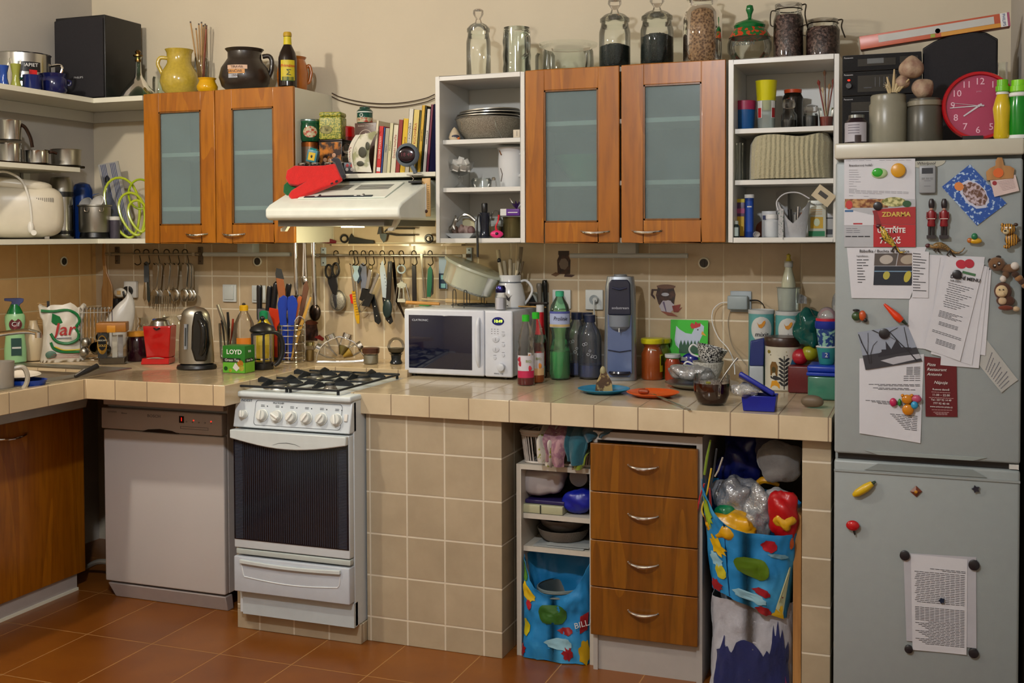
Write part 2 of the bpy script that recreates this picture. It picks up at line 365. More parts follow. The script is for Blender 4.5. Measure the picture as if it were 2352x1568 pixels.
c=thing('open_wall_shelf','narrow white open shelf unit with sieves and sugar cubes, beside recipe books','shelf',L0)
carcass(c,2.018,2.405,ZB,2.168,-.335,'white',sh=SH1,inset=.03)
c=thing('open_wall_shelf','narrow white open shelf unit with knitted cosy and medicines beside the fridge','shelf',L0)
carcass(c,3.210,3.606,ZB,2.168,-.335,'white',sh=SH2,inset=.02)
# left shelves
c=thing('corner_shelf','long white L-shaped top shelf carrying the loudspeaker in the corner','shelf',L0)
s=MB();s.add([(.002,-2.3,0),(.295,-2.3,0),(.295,-.34,0),(.568,-.34,0),(.568,-.002,0),(.002,-.002,0),(.002,-2.3,.022),(.295,-2.3,.022),(.295,-.34,.022),(.568,-.34,.022),(.568,-.002,.022),(.002,-.002,.022)],
 [(5,4,3,2,1,0),(6,7,8,9,10,11),(0,1,7,6),(1,2,8,7),(2,3,9,8),(3,4,10,9),(4,5,11,10),(5,0,6,11)],M=T(0,0,2.137));s.out('board','cream',c)
s=MB();s.box(.003,-2.3,2.085,.02,-.0205,2.136);s.box(.003,-.02,2.085,.568,-.003,2.136);s.out('wall_rail','white',c)
z2=at(184,385,X=.29).z;y2=at(184,389,X=.29).y
c=thing('wall_shelf','short white middle shelf on the left wall holding saucepans','shelf',L0)
s=MB();s.box(.002,-2.3,z2-.02,.29,y2,z2);s.out('board','cream',c)
s=MB();s.box(.004,y2-.06,z2-.05,.02,y2-.02,z2-.021);s.out('bracket','white',c)
c=thing('corner_shelf','white bottom shelf in the corner holding the bread maker and flasks','shelf',L0)
s=MB();s.box(.002,-2.3,ZB-.002,.30,-.003,ZB+.02);s.box(.30,-.33,ZB-.002,.566,-.003,ZB+.02);s.out('board','cream',c)
# shelf over the hood
Zh=Z_(850,398,-.33)
c=thing('wall_shelf','white shelf above the cooker hood carrying tins and recipe books','shelf',L0)
s=MB();s.box(1.353,-.335,Zh-.018,2.016,-.004,Zh);s.out('board','cream',c)
# ================================================================= HOOD
def hoodpts():
    h=thing('cooker_hood','white slanted cooker hood below the tin and book shelf','hood',L0)
    x0,x1=1.375,1.98
    zt=Zh-.03;zb=1.585;yf=-.60
    m=MB();pr=[(-.01,zb),(-.01,zt),(-.30,zt),(yf+.03,zb+.065),(yf,zb+.045),(yf,zb+.012),(yf+.02,zb)]
    n=len(pr);m.add([(x0,y,z) for y,z in pr]+[(x1,y,z) for y,z in pr],[tuple(range(n)),tuple(range(2*n-1,n-1,-1))]+[(i,i+n,(i+1)%n+n,(i+1)%n) for i in range(n)])
    m.out('body','#f0f4e8s',h,bev=.008)
    a=Vector((0,-.30,zt));b=Vector((0,yf+.03,zb+.065));d=(b-a);L=d.length;ang=math.degrees(math.atan2(-(b.z-a.z),-(b.y-a.y)))
    M=T((x0+x1)/2,(a.y+b.y)/2,(a.z+b.z)/2)@R('X',ang)   # local z = outward normal approx
    p=MB(M);p.box(-.20,-L*.30,.001,.20,L*.36,.006);p.out('vent_panel','#f0f4e8s',h,bev=.002)
    p=MB(M)
    for sx in (-1,1):
        for k in range(6):p.box(sx*.015 if sx>0 else -.17,.012+k*.011,.0045,.17 if sx>0 else -.015,.017+k*.011,.0067)
    p.out('vent_slots','black',h)
    p=MB(M);p.box(-.17,-L*.3+.002,.006,.14,-L*.3+.016,.010);q=p.out('control_strip','#20303cs',h)
    for k,xx in enumerate((-.12,.06,.09)):
        p=MB(M);p.box(xx,-L*.3+.005,.010,xx+.012,-L*.3+.012,.0125);p.out('slider_switch','white',h)
    p=MB(M)
    for xx in (-.11,.09):p.cyl(.005,.006,.009,12,M=T(xx,-L*.3+.03,0))
    p.out('screw_cap','black',h)
    p=MB();p.box(x0+.03,-.55,zb-.025,x1-.09,-.06,zb);p.out('filter_tray','#5c584es',h)
    for xx in (x0+.01,x1-.10):
        p=MB();p.prism([(0,0),(.02,.0),(.045,.035),(.05,.05),(.03,.05),(.018,.02),(0,.012)],.02,M=T(xx,-.50,zb-.045));p.out('pull_tab','cream',h)
    # real lamp under the hood
    p=MB();p.box(1.57,-.32,zb-.029,1.66,-.28,zb-.0255);p.out('lamp_lens','lamp',h)
    lamp('hood_light',(1.62,-.37,zb-.11),HOODW,(1,.9,.55),.04)
    return h
HOODW=3.6
hoodpts()
# wiring over hood
w=MB()
for dz in (0,.018):
    P0=at(760,213,Y=-.02);P1=at(997,216,Y=-.02)
    w.tube([(P0.x+(P1.x-P0.x)*t,-.012,P0.z-dz*.9+(P1.z-P0.z)*t-.045*math.sin(PI*t)**.7*(1 if t<1 else 1)) for t in [i/16 for i in range(17)]],.0022,6)
one(w,'electric_cable','thin dark double cable sagging across the wall above the recipe books','cable','#3a2820')
# ================================================================= WORKTOPS
ZC=.965;ZCR=.938
w=MB()
def slab(poly,z0,z1):
    n=len(poly);return [(x,y,z0) for x,y in poly]+[(x,y,z1) for x,y in poly],[tuple(range(n))[::-1],tuple(range(n,2*n))]+[(i,(i+1)%n,(i+1)%n+n,i+n) for i in range(n)]
w.add(*slab([(.008,-2.6),(.825,-2.6),(.825,-1.02),(1.456,-1.008),(1.456,-.35),(1.89,-.35),(1.905,-.008),(.008,-.008)],ZC-.078,ZC))
# sink opening is modelled by the sink unit sitting on top
one(w,'worktop','beige tiled L-shaped worktop with kettle and sink in the left corner','worktop','tile_cl',bev=.002)
w=MB();w.add(*slab([(1.892,-.84),(3.627,-.862),(3.627,-.009),(1.912,-.009)],ZCR-.078,ZCR))
one(w,'worktop','beige tiled worktop carrying the microwave, between the stove and fridge','worktop','tile_c',bev=.002)
# tiled masonry
w=MB();w.box(1.942,-.814,0,2.485,-.05,ZCR-.079)
one(w,'tiled_pier','wide beige tiled masonry block right of the stove','masonry','tile_f',bev=.002)
w=MB();w.box(3.531,-.814,0,3.622,-.05,ZCR-.079)
one(w,'tiled_pier','narrow beige tiled masonry pillar beside the fridge','masonry','tile_p',bev=.002)
w=MB();w.box(1.40,-.86,.075,1.434,-.1,ZC-.079);w.box(1.40,-.86,0,1.94,-.1,.074)
one(w,'tiled_plinth','low beige tiled plinth and pier under the stove','masonry','tile_f',bev=.002)
# ================================================================= DISHWASHER
d=thing('dishwasher','light grey built-under dishwasher with red display digits','dishwasher',(.957,-.732,0))
m=MB();m.box(-.298,.03,.07,.298,.58,.835);m.out('body','dwhite',d,bev=.003)
m=MB();m.box(-.298,.0,.815,.298,.03,.845);m.out('worktop_lid','dwhite',d,bev=.004)
m=MB();m.box(-.298,.0,.07,.298,.03,.712,c=.006);m.out('door','dwhite',d)
m=MB();m.box(-.299,-.012,.718,.299,.03,.805,c=.005);cp=m.out('control_panel','#b3b0b0s',d)
m=MB();m.prism([(-.09,.716),(-.06,.726),(0,.731),(.06,.726),(.09,.716)],.01,y0=-.0135);m.out('door_grip','black',cp)
m=MB();m.box(.095,-.0135,.762,.118,-.012,.79);m.out('display','#1c0808g',cp)
text('1',.022,'led_r',cp,(.107,-.014,.776))
m=MB()
for k in range(5):m.cyl(.0035,0,.0015,10,M=T(.13+k*.03,-.012,.768)@R('X',90))
m.out('button','#8c8c90s',cp)
m=MB()
for k in (1,4):m.cyl(.0022,0,.002,8,M=T(.137+k*.028,-.012,.775)@R('X',90))
m.out('indicator_light','led_r',cp)
m=MB();m.box(.10,-.0127,.747,.235,-.0121,.7485);m.box(.10,-.0127,.738,.235,-.0121,.7395);m.box(.10,-.0127,.738,.1015,-.0121,.7485);m.box(.2335,-.0127,.738,.235,-.0121,.7485);m.out('marking','inkg',cp)
text('BOSCH',.017,'inkg',cp,(-.03,-.0125,.782),sx=1.2)
text('LOGIXX',.010,'inkg',cp,(-.24,-.0125,.79),sx=1.2);text('Silence',.009,'inkg',cp,(-.18,-.0125,.787),sx=1.2)
m=MB();m.add(*[[(-.285,.0,.062),(.298,.0,.062),(.298,.05,.062),(-.285,.05,.062),(-.262,.02,.0),(.298,.02,.0),(.298,.06,0),(-.262,.06,0)],[(0,1,2,3),(7,6,5,4),(4,5,1,0),(5,6,2,1),(6,7,3,2),(7,4,0,3)]]);m.out('kick_plate','#a59a96',d,bev=.003)
# ================================================================= STOVE
s=thing('gas_cooker','white gas cooker with oven between the two tiled worktops','cooker',(1.685,-.924,.075))
x0,x1=-.25,.25;zt=.858
m=MB();m.box(x0,.03,.0,x1,.56,zt-.02);m.out('body','enamel',s,bev=.003)
m=MB();m.box(x0-.003,.0,zt-.022,x1+.003,.56,zt,c=.008);m.out('hob_top','#cdd6d8s',s)
m=MB();m.add([(x0,-.005,.722),(x1,-.005,.722),(x1,.02,.836),(x0,.02,.836),(x0,.05,.722),(x1,.05,.722),(x1,.05,.836),(x0,.05,.836)],[(0,1,2,3),(5,4,7,6),(4,0,3,7),(1,5,6,2),(3,2,6,7),(4,5,1,0)])
cp=m.out('control_panel','enamel',s,bev=.004)
# panel local frame
PM=T(0,-.005,.722)@R('X',-math.degrees(math.atan2(.025,.114)))
def knob(x,z,r,lab=None):
    q=MB(PM@T(x,-.001,z)@R('X',90));q.lathe([(r*1.12,0),(r*1.12,.003),(r,.004),(r*.9,.02),(r*.8,.022),(0,.022)],24);k=q.out('knob','#d5d8d2s',cp)
    q=MB(PM@T(x,-.001,z)@R('X',90)@R('Z',random.choice((-35,0,10,60))));q.box(-r*.22,-r*.85,.02,r*.22,r*.85,.029,c=.003);q.out('knob_grip','#e6e8e2s',k)
knob(-.205,.05,.0155)
for k in range(6):knob(-.123+k*.0635,.05,.021)
m=MB(PM)
def rrect(m,xa,za,xb,zb,w,y,r=.012):
    pts=[]
    for cx,cz,a0 in ((xb-r,zb-r,0),(xa+r,zb-r,90),(xa+r,za+r,180),(xb-r,za+r,270)):
        for i in range(5):
            a=math.radians(a0+i*22.5);pts.append((cx+r*math.cos(a),cz+r*math.sin(a)))
    n=len(pts);cxm,czm=(xa+xb)/2,(za+zb)/2
    inn=[(x+(w if x<cxm else -w),z+(w if z<czm else -w)) for x,z in pts]
    m.add([(x,y,z) for x,z in pts]+[(x,y,z) for x,z in inn],[(i,(i+1)%n,(i+1)%n+n,i+n) for i in range(n)])
rrect(m,-.16,.012,.212,.106,.0012,-.0015)
for k in range(6):
    x=-.123+k*.0635
    m.box(x+.014,-.0016,.083,x+.018,-.001,.087);m.box(x-.012,-.0016,.083,x+.004,-.001,.0845);m.box(x-.012,-.0016,.088,x+.004,-.001,.0892)
m.out('marking','#2c3440',cp)
text('INDESIT',.0125,'#2c3440',cp,tuple(PM@Vector((-.2,-.0017,.102))),rx=78,sx=1.1)
m=MB(PM@T(-.235,-.001,.102)@R('X',90));m.lathe([(.0042,0),(.0058,0),(.0058,.0006),(.0042,.0006)],16,cap=False);m.box(-.0008,-.003,0,.0008,.003,.0006);m.out('logo','#2c3440',cp)
text('MULTICHEF',.009,'#2c3440',cp,tuple(PM@Vector((-.06,-.0017,.098))),rx=78)
m=MB(PM);m.box(.224,-.006,.045,.238,-.0,.072,c=.002);m.out('lamp_switch','white',cp)
# burners
def burner(x,y,r):
    q=MB(T(x,y,zt));q.lathe([(r*1.25,0),(r*1.2,.006),(r*1.02,.010),(r,.018),(r*.9,.018)],28);b=q.out('burner','steel_r',s)
    q=MB(T(x,y,zt+.018));q.lathe([(r*.98,0),(r,.004),(r*.9,.009),(0,.010)],28);q.out('burner_cap','iron',b)
    return
burner(-.135,.13,.045);burner(-.13,.40,.032);burner(.084,.15,.022);burner(.084,.40,.040)
for sx in (-1,1):
    g=MB(T(-.135 if sx<0 else .084,0,zt)@Sc(.94,1,1));h=.022
    for y in (.02,.275,.53):g.box(-.112,y-.006,h-.008,.112,y+.006,h,c=.002)
    for x in (-.112,.112):g.box(x-.005,.02,h-.008,x+.005,.53,h,c=.002)
    for cy in (.14,.405):
        for a in range(4):
            dx,dy=((1,0),(0,1),(-1,0),(0,-1))[a];L=.112 if dx else .12
            pts=[(0.028,h-.004),(L,h-.004),(L,h+.004),(.085,h+.018),(.028,h+.006)]
            g.prism(pts,.006,M=T(0,cy,0)@Matrix(((dx,-dy,0,0),(dy,dx,0,0),(0,0,1,0),(0,0,0,1)))@T(0,-.003,0))
    for x in (-.108,.108):
        for y in (.03,.52):g.cyl(.006,0,h-.006,8,M=T(x,y,0))
    g.out('pan_support','iron',s)
# oven door
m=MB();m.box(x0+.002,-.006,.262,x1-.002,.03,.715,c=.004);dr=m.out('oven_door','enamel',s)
D('ovenglass',plain,'14161c',.18,col2='3c4048',pat='wave',sc=120,st=(1,0,0),edge=(.5,.9),coat=.4)
m=MB();m.box(x0+.004,-.0085,.295,x1-.004,-.006,.7,c=.001);m.out('oven_glass','#12141cg',dr)
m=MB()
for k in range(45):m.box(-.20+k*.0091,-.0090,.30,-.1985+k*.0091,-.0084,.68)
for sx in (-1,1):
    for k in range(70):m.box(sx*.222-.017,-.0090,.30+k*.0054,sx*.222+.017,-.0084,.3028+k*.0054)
m.out('printed_stripes','#3a4250s',dr)  # upright lines across the glass, bands of short bars at both sides
m=MB();pt=[];
for i in range(13):
    t=i/12;pt.append((x0+.002+.496*t,.683-.03*math.sin(PI*t)))
pt+=[(x1-.002,.716),(x0+.002,.716)];m.prism(pt,.022,y0=-.03);m.out('door_handle','#c9d0cfs',dr,bev=.004)
m=MB()
m.prism([(-.06,.668),(-.035,.676),(0,.679),(.035,.676),(.06,.668),(.035,.677),(0,.6805),(-.035,.677)],.001,y0=-.031);m.out('handle_mark','ink',dr)
m=MB();m.box(x0+.01,-.006,.238,x1,.02,.258,c=.003);m.out('lower_trim','#b4bcb8s',s)
m=MB();m.box(x0+.003,-.012,.095,x1-.001,.03,.23,c=.004);dw=m.out('warming_drawer','#bcc3ccs',s)
m=MB();pt=[]
for i in range(13):
    t=i/12;pt.append((-.215+.43*t,.207-.006*math.sin(PI*t)))
for i in range(13):
    t=1-i/12;pt.append((-.215+.43*t,.222-.008*math.sin(PI*t)))
m.prism(pt,.012,y0=-.024);m.out('drawer_lip','#c9d0cfs',dw,bev=.002)
m=MB();pt=[(-.212,-.0125,.2),(-.205,-.0125,.165)]+[(-.2+.4*i/10,-.0125,.155-.012*math.sin(PI*i/10)) for i in range(11)]+[(.208,-.0125,.165),(.212,-.0125,.195)];m.tube(pt,.002,6);m.out('drawer_relief','#dfe4e6s',dw)
m=MB();m.box(x0+.02,.02,.0,x1,.05,.09);m.out('kick_plate','#b7c0c4s',s)
# ================================================================= LEFT BASE CABINET
XD=.49
c=thing('base_cabinet','brown wooden sink base cabinet at the far left','cabinet',L0)
m=MB();m.box(.01,-2.6,.1,XD-.02,-1.02,.885);m.out('carcass','grey_w',c)
yE=at(195,1200,X=XD).y
zE=at(196,1310,X=XD).z
m=MB();m.box(XD-.018,-2.6,zE,XD,yE,.842,c=.002);dd=m.out('door','wood',c)
m=MB();m.box(XD-.03,-2.6,.843,XD-.002,yE,.886);m.out('top_rail','#8e8480',c)
yP=at(182,1338,X=XD).y
m=MB();m.box(XD-.03,-2.6,.004,XD-.012,yP,zE-.002);m.out('plinth_board','#a89e98',c)
m=MB();m.box(XD-.012,-2.6,.0,XD-.004,yP,.012);m.out('plinth_strip','cream',c)
pa=at(-10,1010,X=XD);pb=at(62,1000,X=XD)
m=MB();n=8;m.tube([(XD+.0+.024*math.sin(PI*i/n)**.6,pa.y+(pb.y-pa.y)*i/n,pa.z-.005*math.sin(PI*i/n)) for i in range(n+1)],.005,8);m.out('handle','chrome',dd)
# hose on the floor in the gap
m=MB();m.tube([(.36+.28*t,-.50-.04*math.sin(3*t),.03+.05*math.sin(PI*t)) for t in [i/10 for i in range(11)]],.012,8);one(m,'drain_hose','grey drain hose in the dark gap left of the dishwasher','hose','#8a8478s')
# ================================================================= UNDER-COUNTER: drawers + shelf
yD=-.814
c=thing('drawer_unit','brown wooden unit of four drawers with curved chrome handles','drawers',L0)
xa,xb=2.815,3.190
m=MB();m.box(xa+.004,yD+.02,.0,xa+.02,-.3,.84);m.box(xb-.008,yD+.02,0,xb+.012,-.3,.84);m.box(xa+.02,yD+.02,.81,xb-.008,-.3,.838);m.box(xa+.02,-.32,0,xb-.008,-.3,.81);m.box(xa+.02,yD+.03,.0,xb-.008,yD+.05,.13);m.out('carcass','#a8a39es',c)
zz=[.801,.632,.463,.299,.128]
for k in range(4):
    m=MB();m.box(xa,yD,zz[k+1]+.002,xb,yD+.019,zz[k]-.001);dd=m.out('drawer','wood_d',c,bev=.002)
    handle(dd,(xa+xb)/2-.0,yD-.0005,(zz[k]+zz[k+1])/2+.015,.105)
c=thing('shelf_unit','narrow white open shelf unit under the worktop left of the drawers','shelf',L0)
xs0,xs1=at(1182,1200,Y=-.78).x,2.812
zs=[Z_(1260,1070,-.76),Z_(1260,1186,-.76),Z_(1260,1262,-.76)]
m=MB();m.box(xs0,-.76,0,xs0+.018,-.2,zs[0]);m.box(xs1-.016,-.76,0,xs1,-.2,zs[0]-.0);m.box(xs0+.018,-.22,0,xs1-.016,-.2,zs[0]-.02);m.box(xs0+.018,-.76,zs[0]-.018,xs1-.016,-.22,zs[0]);m.out('carcass','#bcb6aas',c)
for z in zs[1:]:
    m=MB();m.box(xs0+.019,-.74,z-.018,xs1-.017,-.223,z);m.out('shelf_board','#bcb6aas',c)
# wooden post right of bags
m=MB();pw=[(0,0),(.026,0),(.026,.60),(.004,.62),(0,.57)]
m.prism(pw,.09);one(m,'wooden_board','upright pale wooden board leaning against the tiled pillar under the worktop','board','wood_l',(3.502,-.80,.001))
# ================================================================= FRIDGE
XF0,XF1,YF=3.640,4.170,-.93
f=thing('fridge_freezer','tall white fridge freezer covered with papers and magnets','fridge',((XF0+XF1)/2,YF,0))
hw=(XF1-XF0)/2
m=MB();m.box(-hw,.045,.03,hw,.62,1.79);m.out('body','fridge',f,bev=.004)
m=MB();m.box(-hw-.002,-.012,1.752,hw+.002,.62,1.80,c=.006);m.out('top_panel','#bcb8a8s',f)
zs0=at(2100,1060,Y=YF).z
m=MB();m.box(-hw,0,zs0+.012,hw,.042,1.742,c=.008);ud=m.out('fridge_door','fridge',f)
m=MB();m.box(-hw,0,.05,hw,.042,zs0-.008,c=.008);ld=m.out('freezer_door','fridge',f)
m=MB();m.prism([(-hw+.09,0),(-hw+.13,.022),(hw-.13,.022),(hw-.09,0)],.004,y0=-.0035,M=T(0,0,zs0-.034));m.out('grip_recess','#7d8686',ld,bev=.001)
m=MB();m.prism([(-hw+.09,.0),(-hw+.13,-.012),(hw-.13,-.012),(hw-.09,0)],.004,y0=-.0035,M=T(0,0,zs0+.026));m.out('grip_lip','#8d9694',ud,bev=.001)
m=MB();m.box(-hw,-.004,zs0-.044,hw,.001,zs0-.038);m.out('trim_line','#8d9494',ld)
m=MB();m.box(-hw+.01,.02,zs0-.008,hw-.01,.04,zs0+.012);m.out('door_gap','black',f)
m=MB();m.box(hw-.03,.004,zs0-.005,hw-.004,.03,zs0+.009);m.out('hinge','#c8c8c4s',f)
a=at(2083,363,Y=YF);bb=at(2172,363,Y=YF);xm=(a.x+bb.x)/2-(XF0+XF1)/2;wx=(bb.x-a.x)/2
m=MB();pt=[(-wx,0)]+[(-wx*math.cos(PI*i/10),-.022*math.sin(PI*i/10)) for i in range(1,10)]+[(wx,0)]
m.prism([(x+xm,1.740+z) for x,z in pt],.003,y0=-.002);m.out('badge','#a9a89cs',ud)
text('Whirlpool',.0125,'ink',ud,(xm,-.0025,1.7325),shear=.2)
# ================================================================= LIGHT
def pend(x,y,e,col,lab):
    r=thing('ceiling_lamp',lab,'lamp',(x,y,ZT))
    m=MB();m.lathe([(.05,0),(.05,-.012),(.012,-.03),(.006,-.03)],20);m.out('ceiling_rose','white',r)
    m=MB();m.tube([(0,0,-.03),(0,0,-.12)],.004,6);m.out('cord','white',r)
    m=MB();m.lathe([(.025,-.12),(.06,-.135),(.11,-.17),(.112,-.175),(.06,-.14),(.025,-.125)],28,cap=False);m.out('lamp_shade','white',r)
    m=MB();m.ball(.032,.032,.036,M=T(0,0,-.165));m.out('bulb','lamp',r)
    lamp('lamp_light',(x,y,ZT-.225),e,col,.06)
pend(.95,-2.45,LA:=94,(1,.91,.78),'ceiling lamp on the kitchen ceiling nearest the sink')
pend(2.75,-3.55,LB:=156,(.93,.96,1),'ceiling lamp in the middle of the kitchen ceiling')

hollow_=lambda pr,t=.003:pr+[(r-t,z) for r,z in reversed(pr)]
# crockery glimpsed through the frosted doors
m=MB();m.lathe(hollow_([(.05,0),(.09,.05),(.125,.11)]),30,cap=False);one(m,'mixing_bowl','green bowl glimpsed through the left door of the wide cabinet','bowl','#1c8c4cs',(2.60,-.165,Z_(1300,417,yd)+.0005))
for k in range(4):
    m=MB();m.lathe([(0,0),(.05,0),(.085,.012),(.085,.014),(.05,.004),(0,.004)],28,cap=False);one(m,'plate',('lowest','second','third','top')[k]+' plate of the stack dimly seen behind the frosted right door','plate','paperw',(2.98,-.17,ZB+.0195+k*.0085),0,'plates behind frosted glass')
# ================================================================= helpers for the many small things
def face(p):
    d=Vector(p)-CP;return math.degrees(math.atan2(-d.x,d.y))
def on(u,Y=None,X=None,Z=0,v=600):              # a spot on a shelf of height Z, seen at photo column u
    p=at(u,v,X=X) if X is not None else at(u,v,Y=Y)
    p=Vector((p.x,p.y,Z));return p,px(p)
def sc(pr,s): return [(a*s,b*s) for a,b in pr]
def hollow(pr,t): # add an inner wall of thickness t (open vessels), pr from bottom to rim
    q=[(max(r-t,.0004),z) for r,z in reversed(pr)]
    q[-1]=(q[-1][0],pr[0][1]+t);return [(0.0001,pr[0][1])]+pr+q+[(0.0001,pr[0][1]+t)]
def LA_(name,mat,par,pr,s,n=28,t=0,M=None,**k):
    pr=sc(pr,s)
    if 'glass' in str(mat) or mat=='filmy':t=0
    if t:pr=hollow(pr,t)
    m=MB(M);m.lathe(pr,n,cap=not t and 'glass' not in str(mat));return m.out(name,mat,par,**k)
def TU(name,mat,par,pts,r,s=1,n=8,closed=False,M=None):
    m=MB(M);m.tube([(a[0]*s,(a[2]*s if len(a)>2 else 0),a[1]*s) for a in pts],[x*s for x in r] if isinstance(r,(list,tuple)) else r*s,n,closed=closed);return m.out(name,mat,par)
def LT(name,label,cat,p,s,parts,group=None,rz=None):
    """thing made of lathed parts: (name, material, profile px[, wall])"""
    r=thing(name,label,cat,p,face(p) if rz is None else rz,group)
    for q in parts:LA_(q[0],q[1],r,q[2],s,t=q[3] if len(q)>3 else 0)
    return r
def L1(name,label,cat,p,s,pr,mat,group=None,t=0,n=28,**k):
    pr=sc(pr,s)
    if 'glass' in str(mat) or mat=='filmy':t=0
    if t:pr=hollow(pr,t)
    m=MB();m.lathe(pr,n,cap=not t and 'glass' not in str(mat));return one(m,name,label,cat,mat,p,face(p),group,**k)
def decal(par,w,h,r,z,mat,name='label',a0=0,d=.0006,n=14,x=None):
    """printed label wrapped on a cylinder of radius r (or flat when r=0)"""
    m=MB()
    if r:
        def f(u,v):
            a=(u-.5)*w/r+math.radians(a0);return ((r+d)*math.sin(a),-(r+d)*math.cos(a),z+(v-.5)*h)
        m.sheet(f,n,1)
    else:m.box((x or 0)-w/2,-d,z-h/2,(x or 0)+w/2,0,z+h/2)
    return m.out(name,mat,par)
def bx(name,mat,par,x0,y0,z0,x1,y1,z1,c=0,M=None,**k):
    m=MB(M);m.box(x0,y0,z0,x1,y1,z1,c=c);return m.out(name,mat,par,**k)
# ================================================================= TOP LEFT SHELF
ZL=2.160
p,s=on(50,X=.11,Z=ZL,v=150)
r=thing('stockpot','large shiny steel stockpot at the far left of the top shelf','pot',p,face(p))
LA_('pot_body','steel',r,[(58,0),(62,3),(62,86),(64,88)],s,36,t=.002)
TU('handle','chrome',r,[(60,66),(80,70),(86,64),(84,54),(78,46),(62,44)],3.5,s);TU('handle','chrome',r,[(-60,66),(-78,68),(-80,56),(-62,46)],3.5,s)
m=MB();n=10
def arc(r_,a0,a1,z0,z1,n=8):
    return lambda u,v:((r_)*math.sin(math.radians(a0+(a1-a0)*u)),-(r_)*math.cos(math.radians(a0+(a1-a0)*u)),z0+(z1-z0)*v)
m.sheet(arc(62.8*s,-8,38,44*s,66*s),10,1);m.out('logo','black',r)
text('NAPIET',11*s,'paperw',r,(16*s,-63.4*s,58*s),bend=62*s)
m=MB();m.sheet(arc(63.4*s,14,30,30*s,48*s),8,1);m.out('logo_disc','#c81c1c',r)
for u,X,hh,col,nm,lab,prr in ((8,.21,55,'#1b3f8c','glass_vase','small blue and clear flared glass at the end of the top shelf',1),(36,.24,60,'#8b8f3e','glass_vase','olive green flared glass beside the steel stockpot on the top shelf',1)):
    p,s=on(u,X=X,Z=ZL,v=165)
    r=thing(nm,lab,'vase',p,face(p));LA_('foot',col+'g',r,[(11,0),(12,4),(8,20),(8,32),(12,hh-6)],s,20);LA_('rim','glass',r,[(12,hh-6),(14,hh+8)],s,20,t=.0012)
p,s=on(73,X=.24,Z=ZL,v=180)
r=thing('mug','dark blue glazed mug with green handle on the top shelf','mug',p,face(p));LA_('cup','#18245cg',r,[(17,0),(20,4),(20,32),(21,34)],s,t=.003);TU('handle','#2a6a50g',r,[(-19,26),(-28,26),(-30,16),(-26,8),(-19,8)],2.6,s)
p,s=on(125,X=.255,Z=ZL,v=190)
r=thing('casserole','dark blue glazed casserole pot in front of the loudspeaker','pot',p,face(p))
LA_('pot_body','#141a48g',r,[(24,0),(28,6),(29,30),(25,36),(27,42),(28,44)],s,t=.003);TU('handle','#141a48g',r,[(27,30),(35,28),(33,20),(27,20)],3,s);TU('handle','#141a48g',r,[(-27,30),(-35,28),(-33,20),(-27,20)],3,s)
# speaker
def speaker(x0,x1,yf,d,z0,h,lab,rz=0):
    p=Vector(((x0+x1)/2,yf,z0));w=(x1-x0)/2
    r=thing('loudspeaker',lab,'speaker',p,rz)
    bx('cabinet','black',r,-w,.012,.001,w,d,h,c=.004)
    m=MB();pt=[(-w+.004,.006),(w-.004,.006),(w-.004,h-.016),(w*.5,h-.009),(0,h-.006),(-w*.5,h-.009),(-w+.004,h-.016)];m.prism(pt,.014,y0=-.002);m.out('grille','blackm',r,bev=.004)
    return r,w,h
a=on(133,Y=-.30,Z=ZL,v=120)[0];b=on(246,Y=-.30,Z=ZL,v=120)[0]
r,w,h=speaker(a.x,b.x,-.325,.27,ZL,.385,'black loudspeaker standing in the corner of the top left shelf')
text('PHILIPS',.013,'#b8b8b8',r,(0,-.003,.10),sx=1.3)
# decanter
p,s=on(318,Y=-.22,Z=ZL,v=190)
r=thing('decanter','cone shaped clear glass decanter with a metal stopper beside the loudspeaker','decanter',p,face(p))
LA_('body','gglass',r,[(38,0),(41,4),(38,14),(22,34),(10,50),(7,60),(6,90),(8,96)],s,t=.0015)
LA_('stopper','#7a6038m',r,[(6,84),(7,88),(6,96),(11,98),(11,101),(5,103),(7,108),(4,112)],s,16)
p,s=on(368,Y=-.16,Z=ZL,v=190)
L1('drinking_glass','plain clear glass tumbler standing behind the yellow jug','glass',p,s,[(14,0),(17,2),(17,48),(15,54)],'glass',t=.0012)
# yellow jug
ZT1=2.165
def jug(u,Y,prof,mat,lab,hs,hr,s_w=.004,name='jug',Z=ZT1,v=160):
    p,s=on(u,Y=Y,Z=Z,v=v);r=thing(name,lab,'jug',p,face(p));LA_('body',mat,r,prof,s,32,t=s_w);TU('handle',mat,r,hs,hr,s,10);return r,p,s
D('yglaze',plain,'b9a03c',.16,var=.25,sc=90,coat=.4)
D('brownclay',plain,'2e2620',.35,var=.2,sc=30,coat=.2);D('orangeclay',plain,'b5651c',.18,var=.2,sc=20,coat=.4)
jug(412,-.18,[(24,0),(38,14),(44,34),(41,54),(30,72),(27,78),(28,100),(32,108)],'yglaze','yellow glazed round jug on the left end of the wall cabinet',[(-27,88),(-42,88),(-47,74),(-42,62),(-38,52)],4.5)
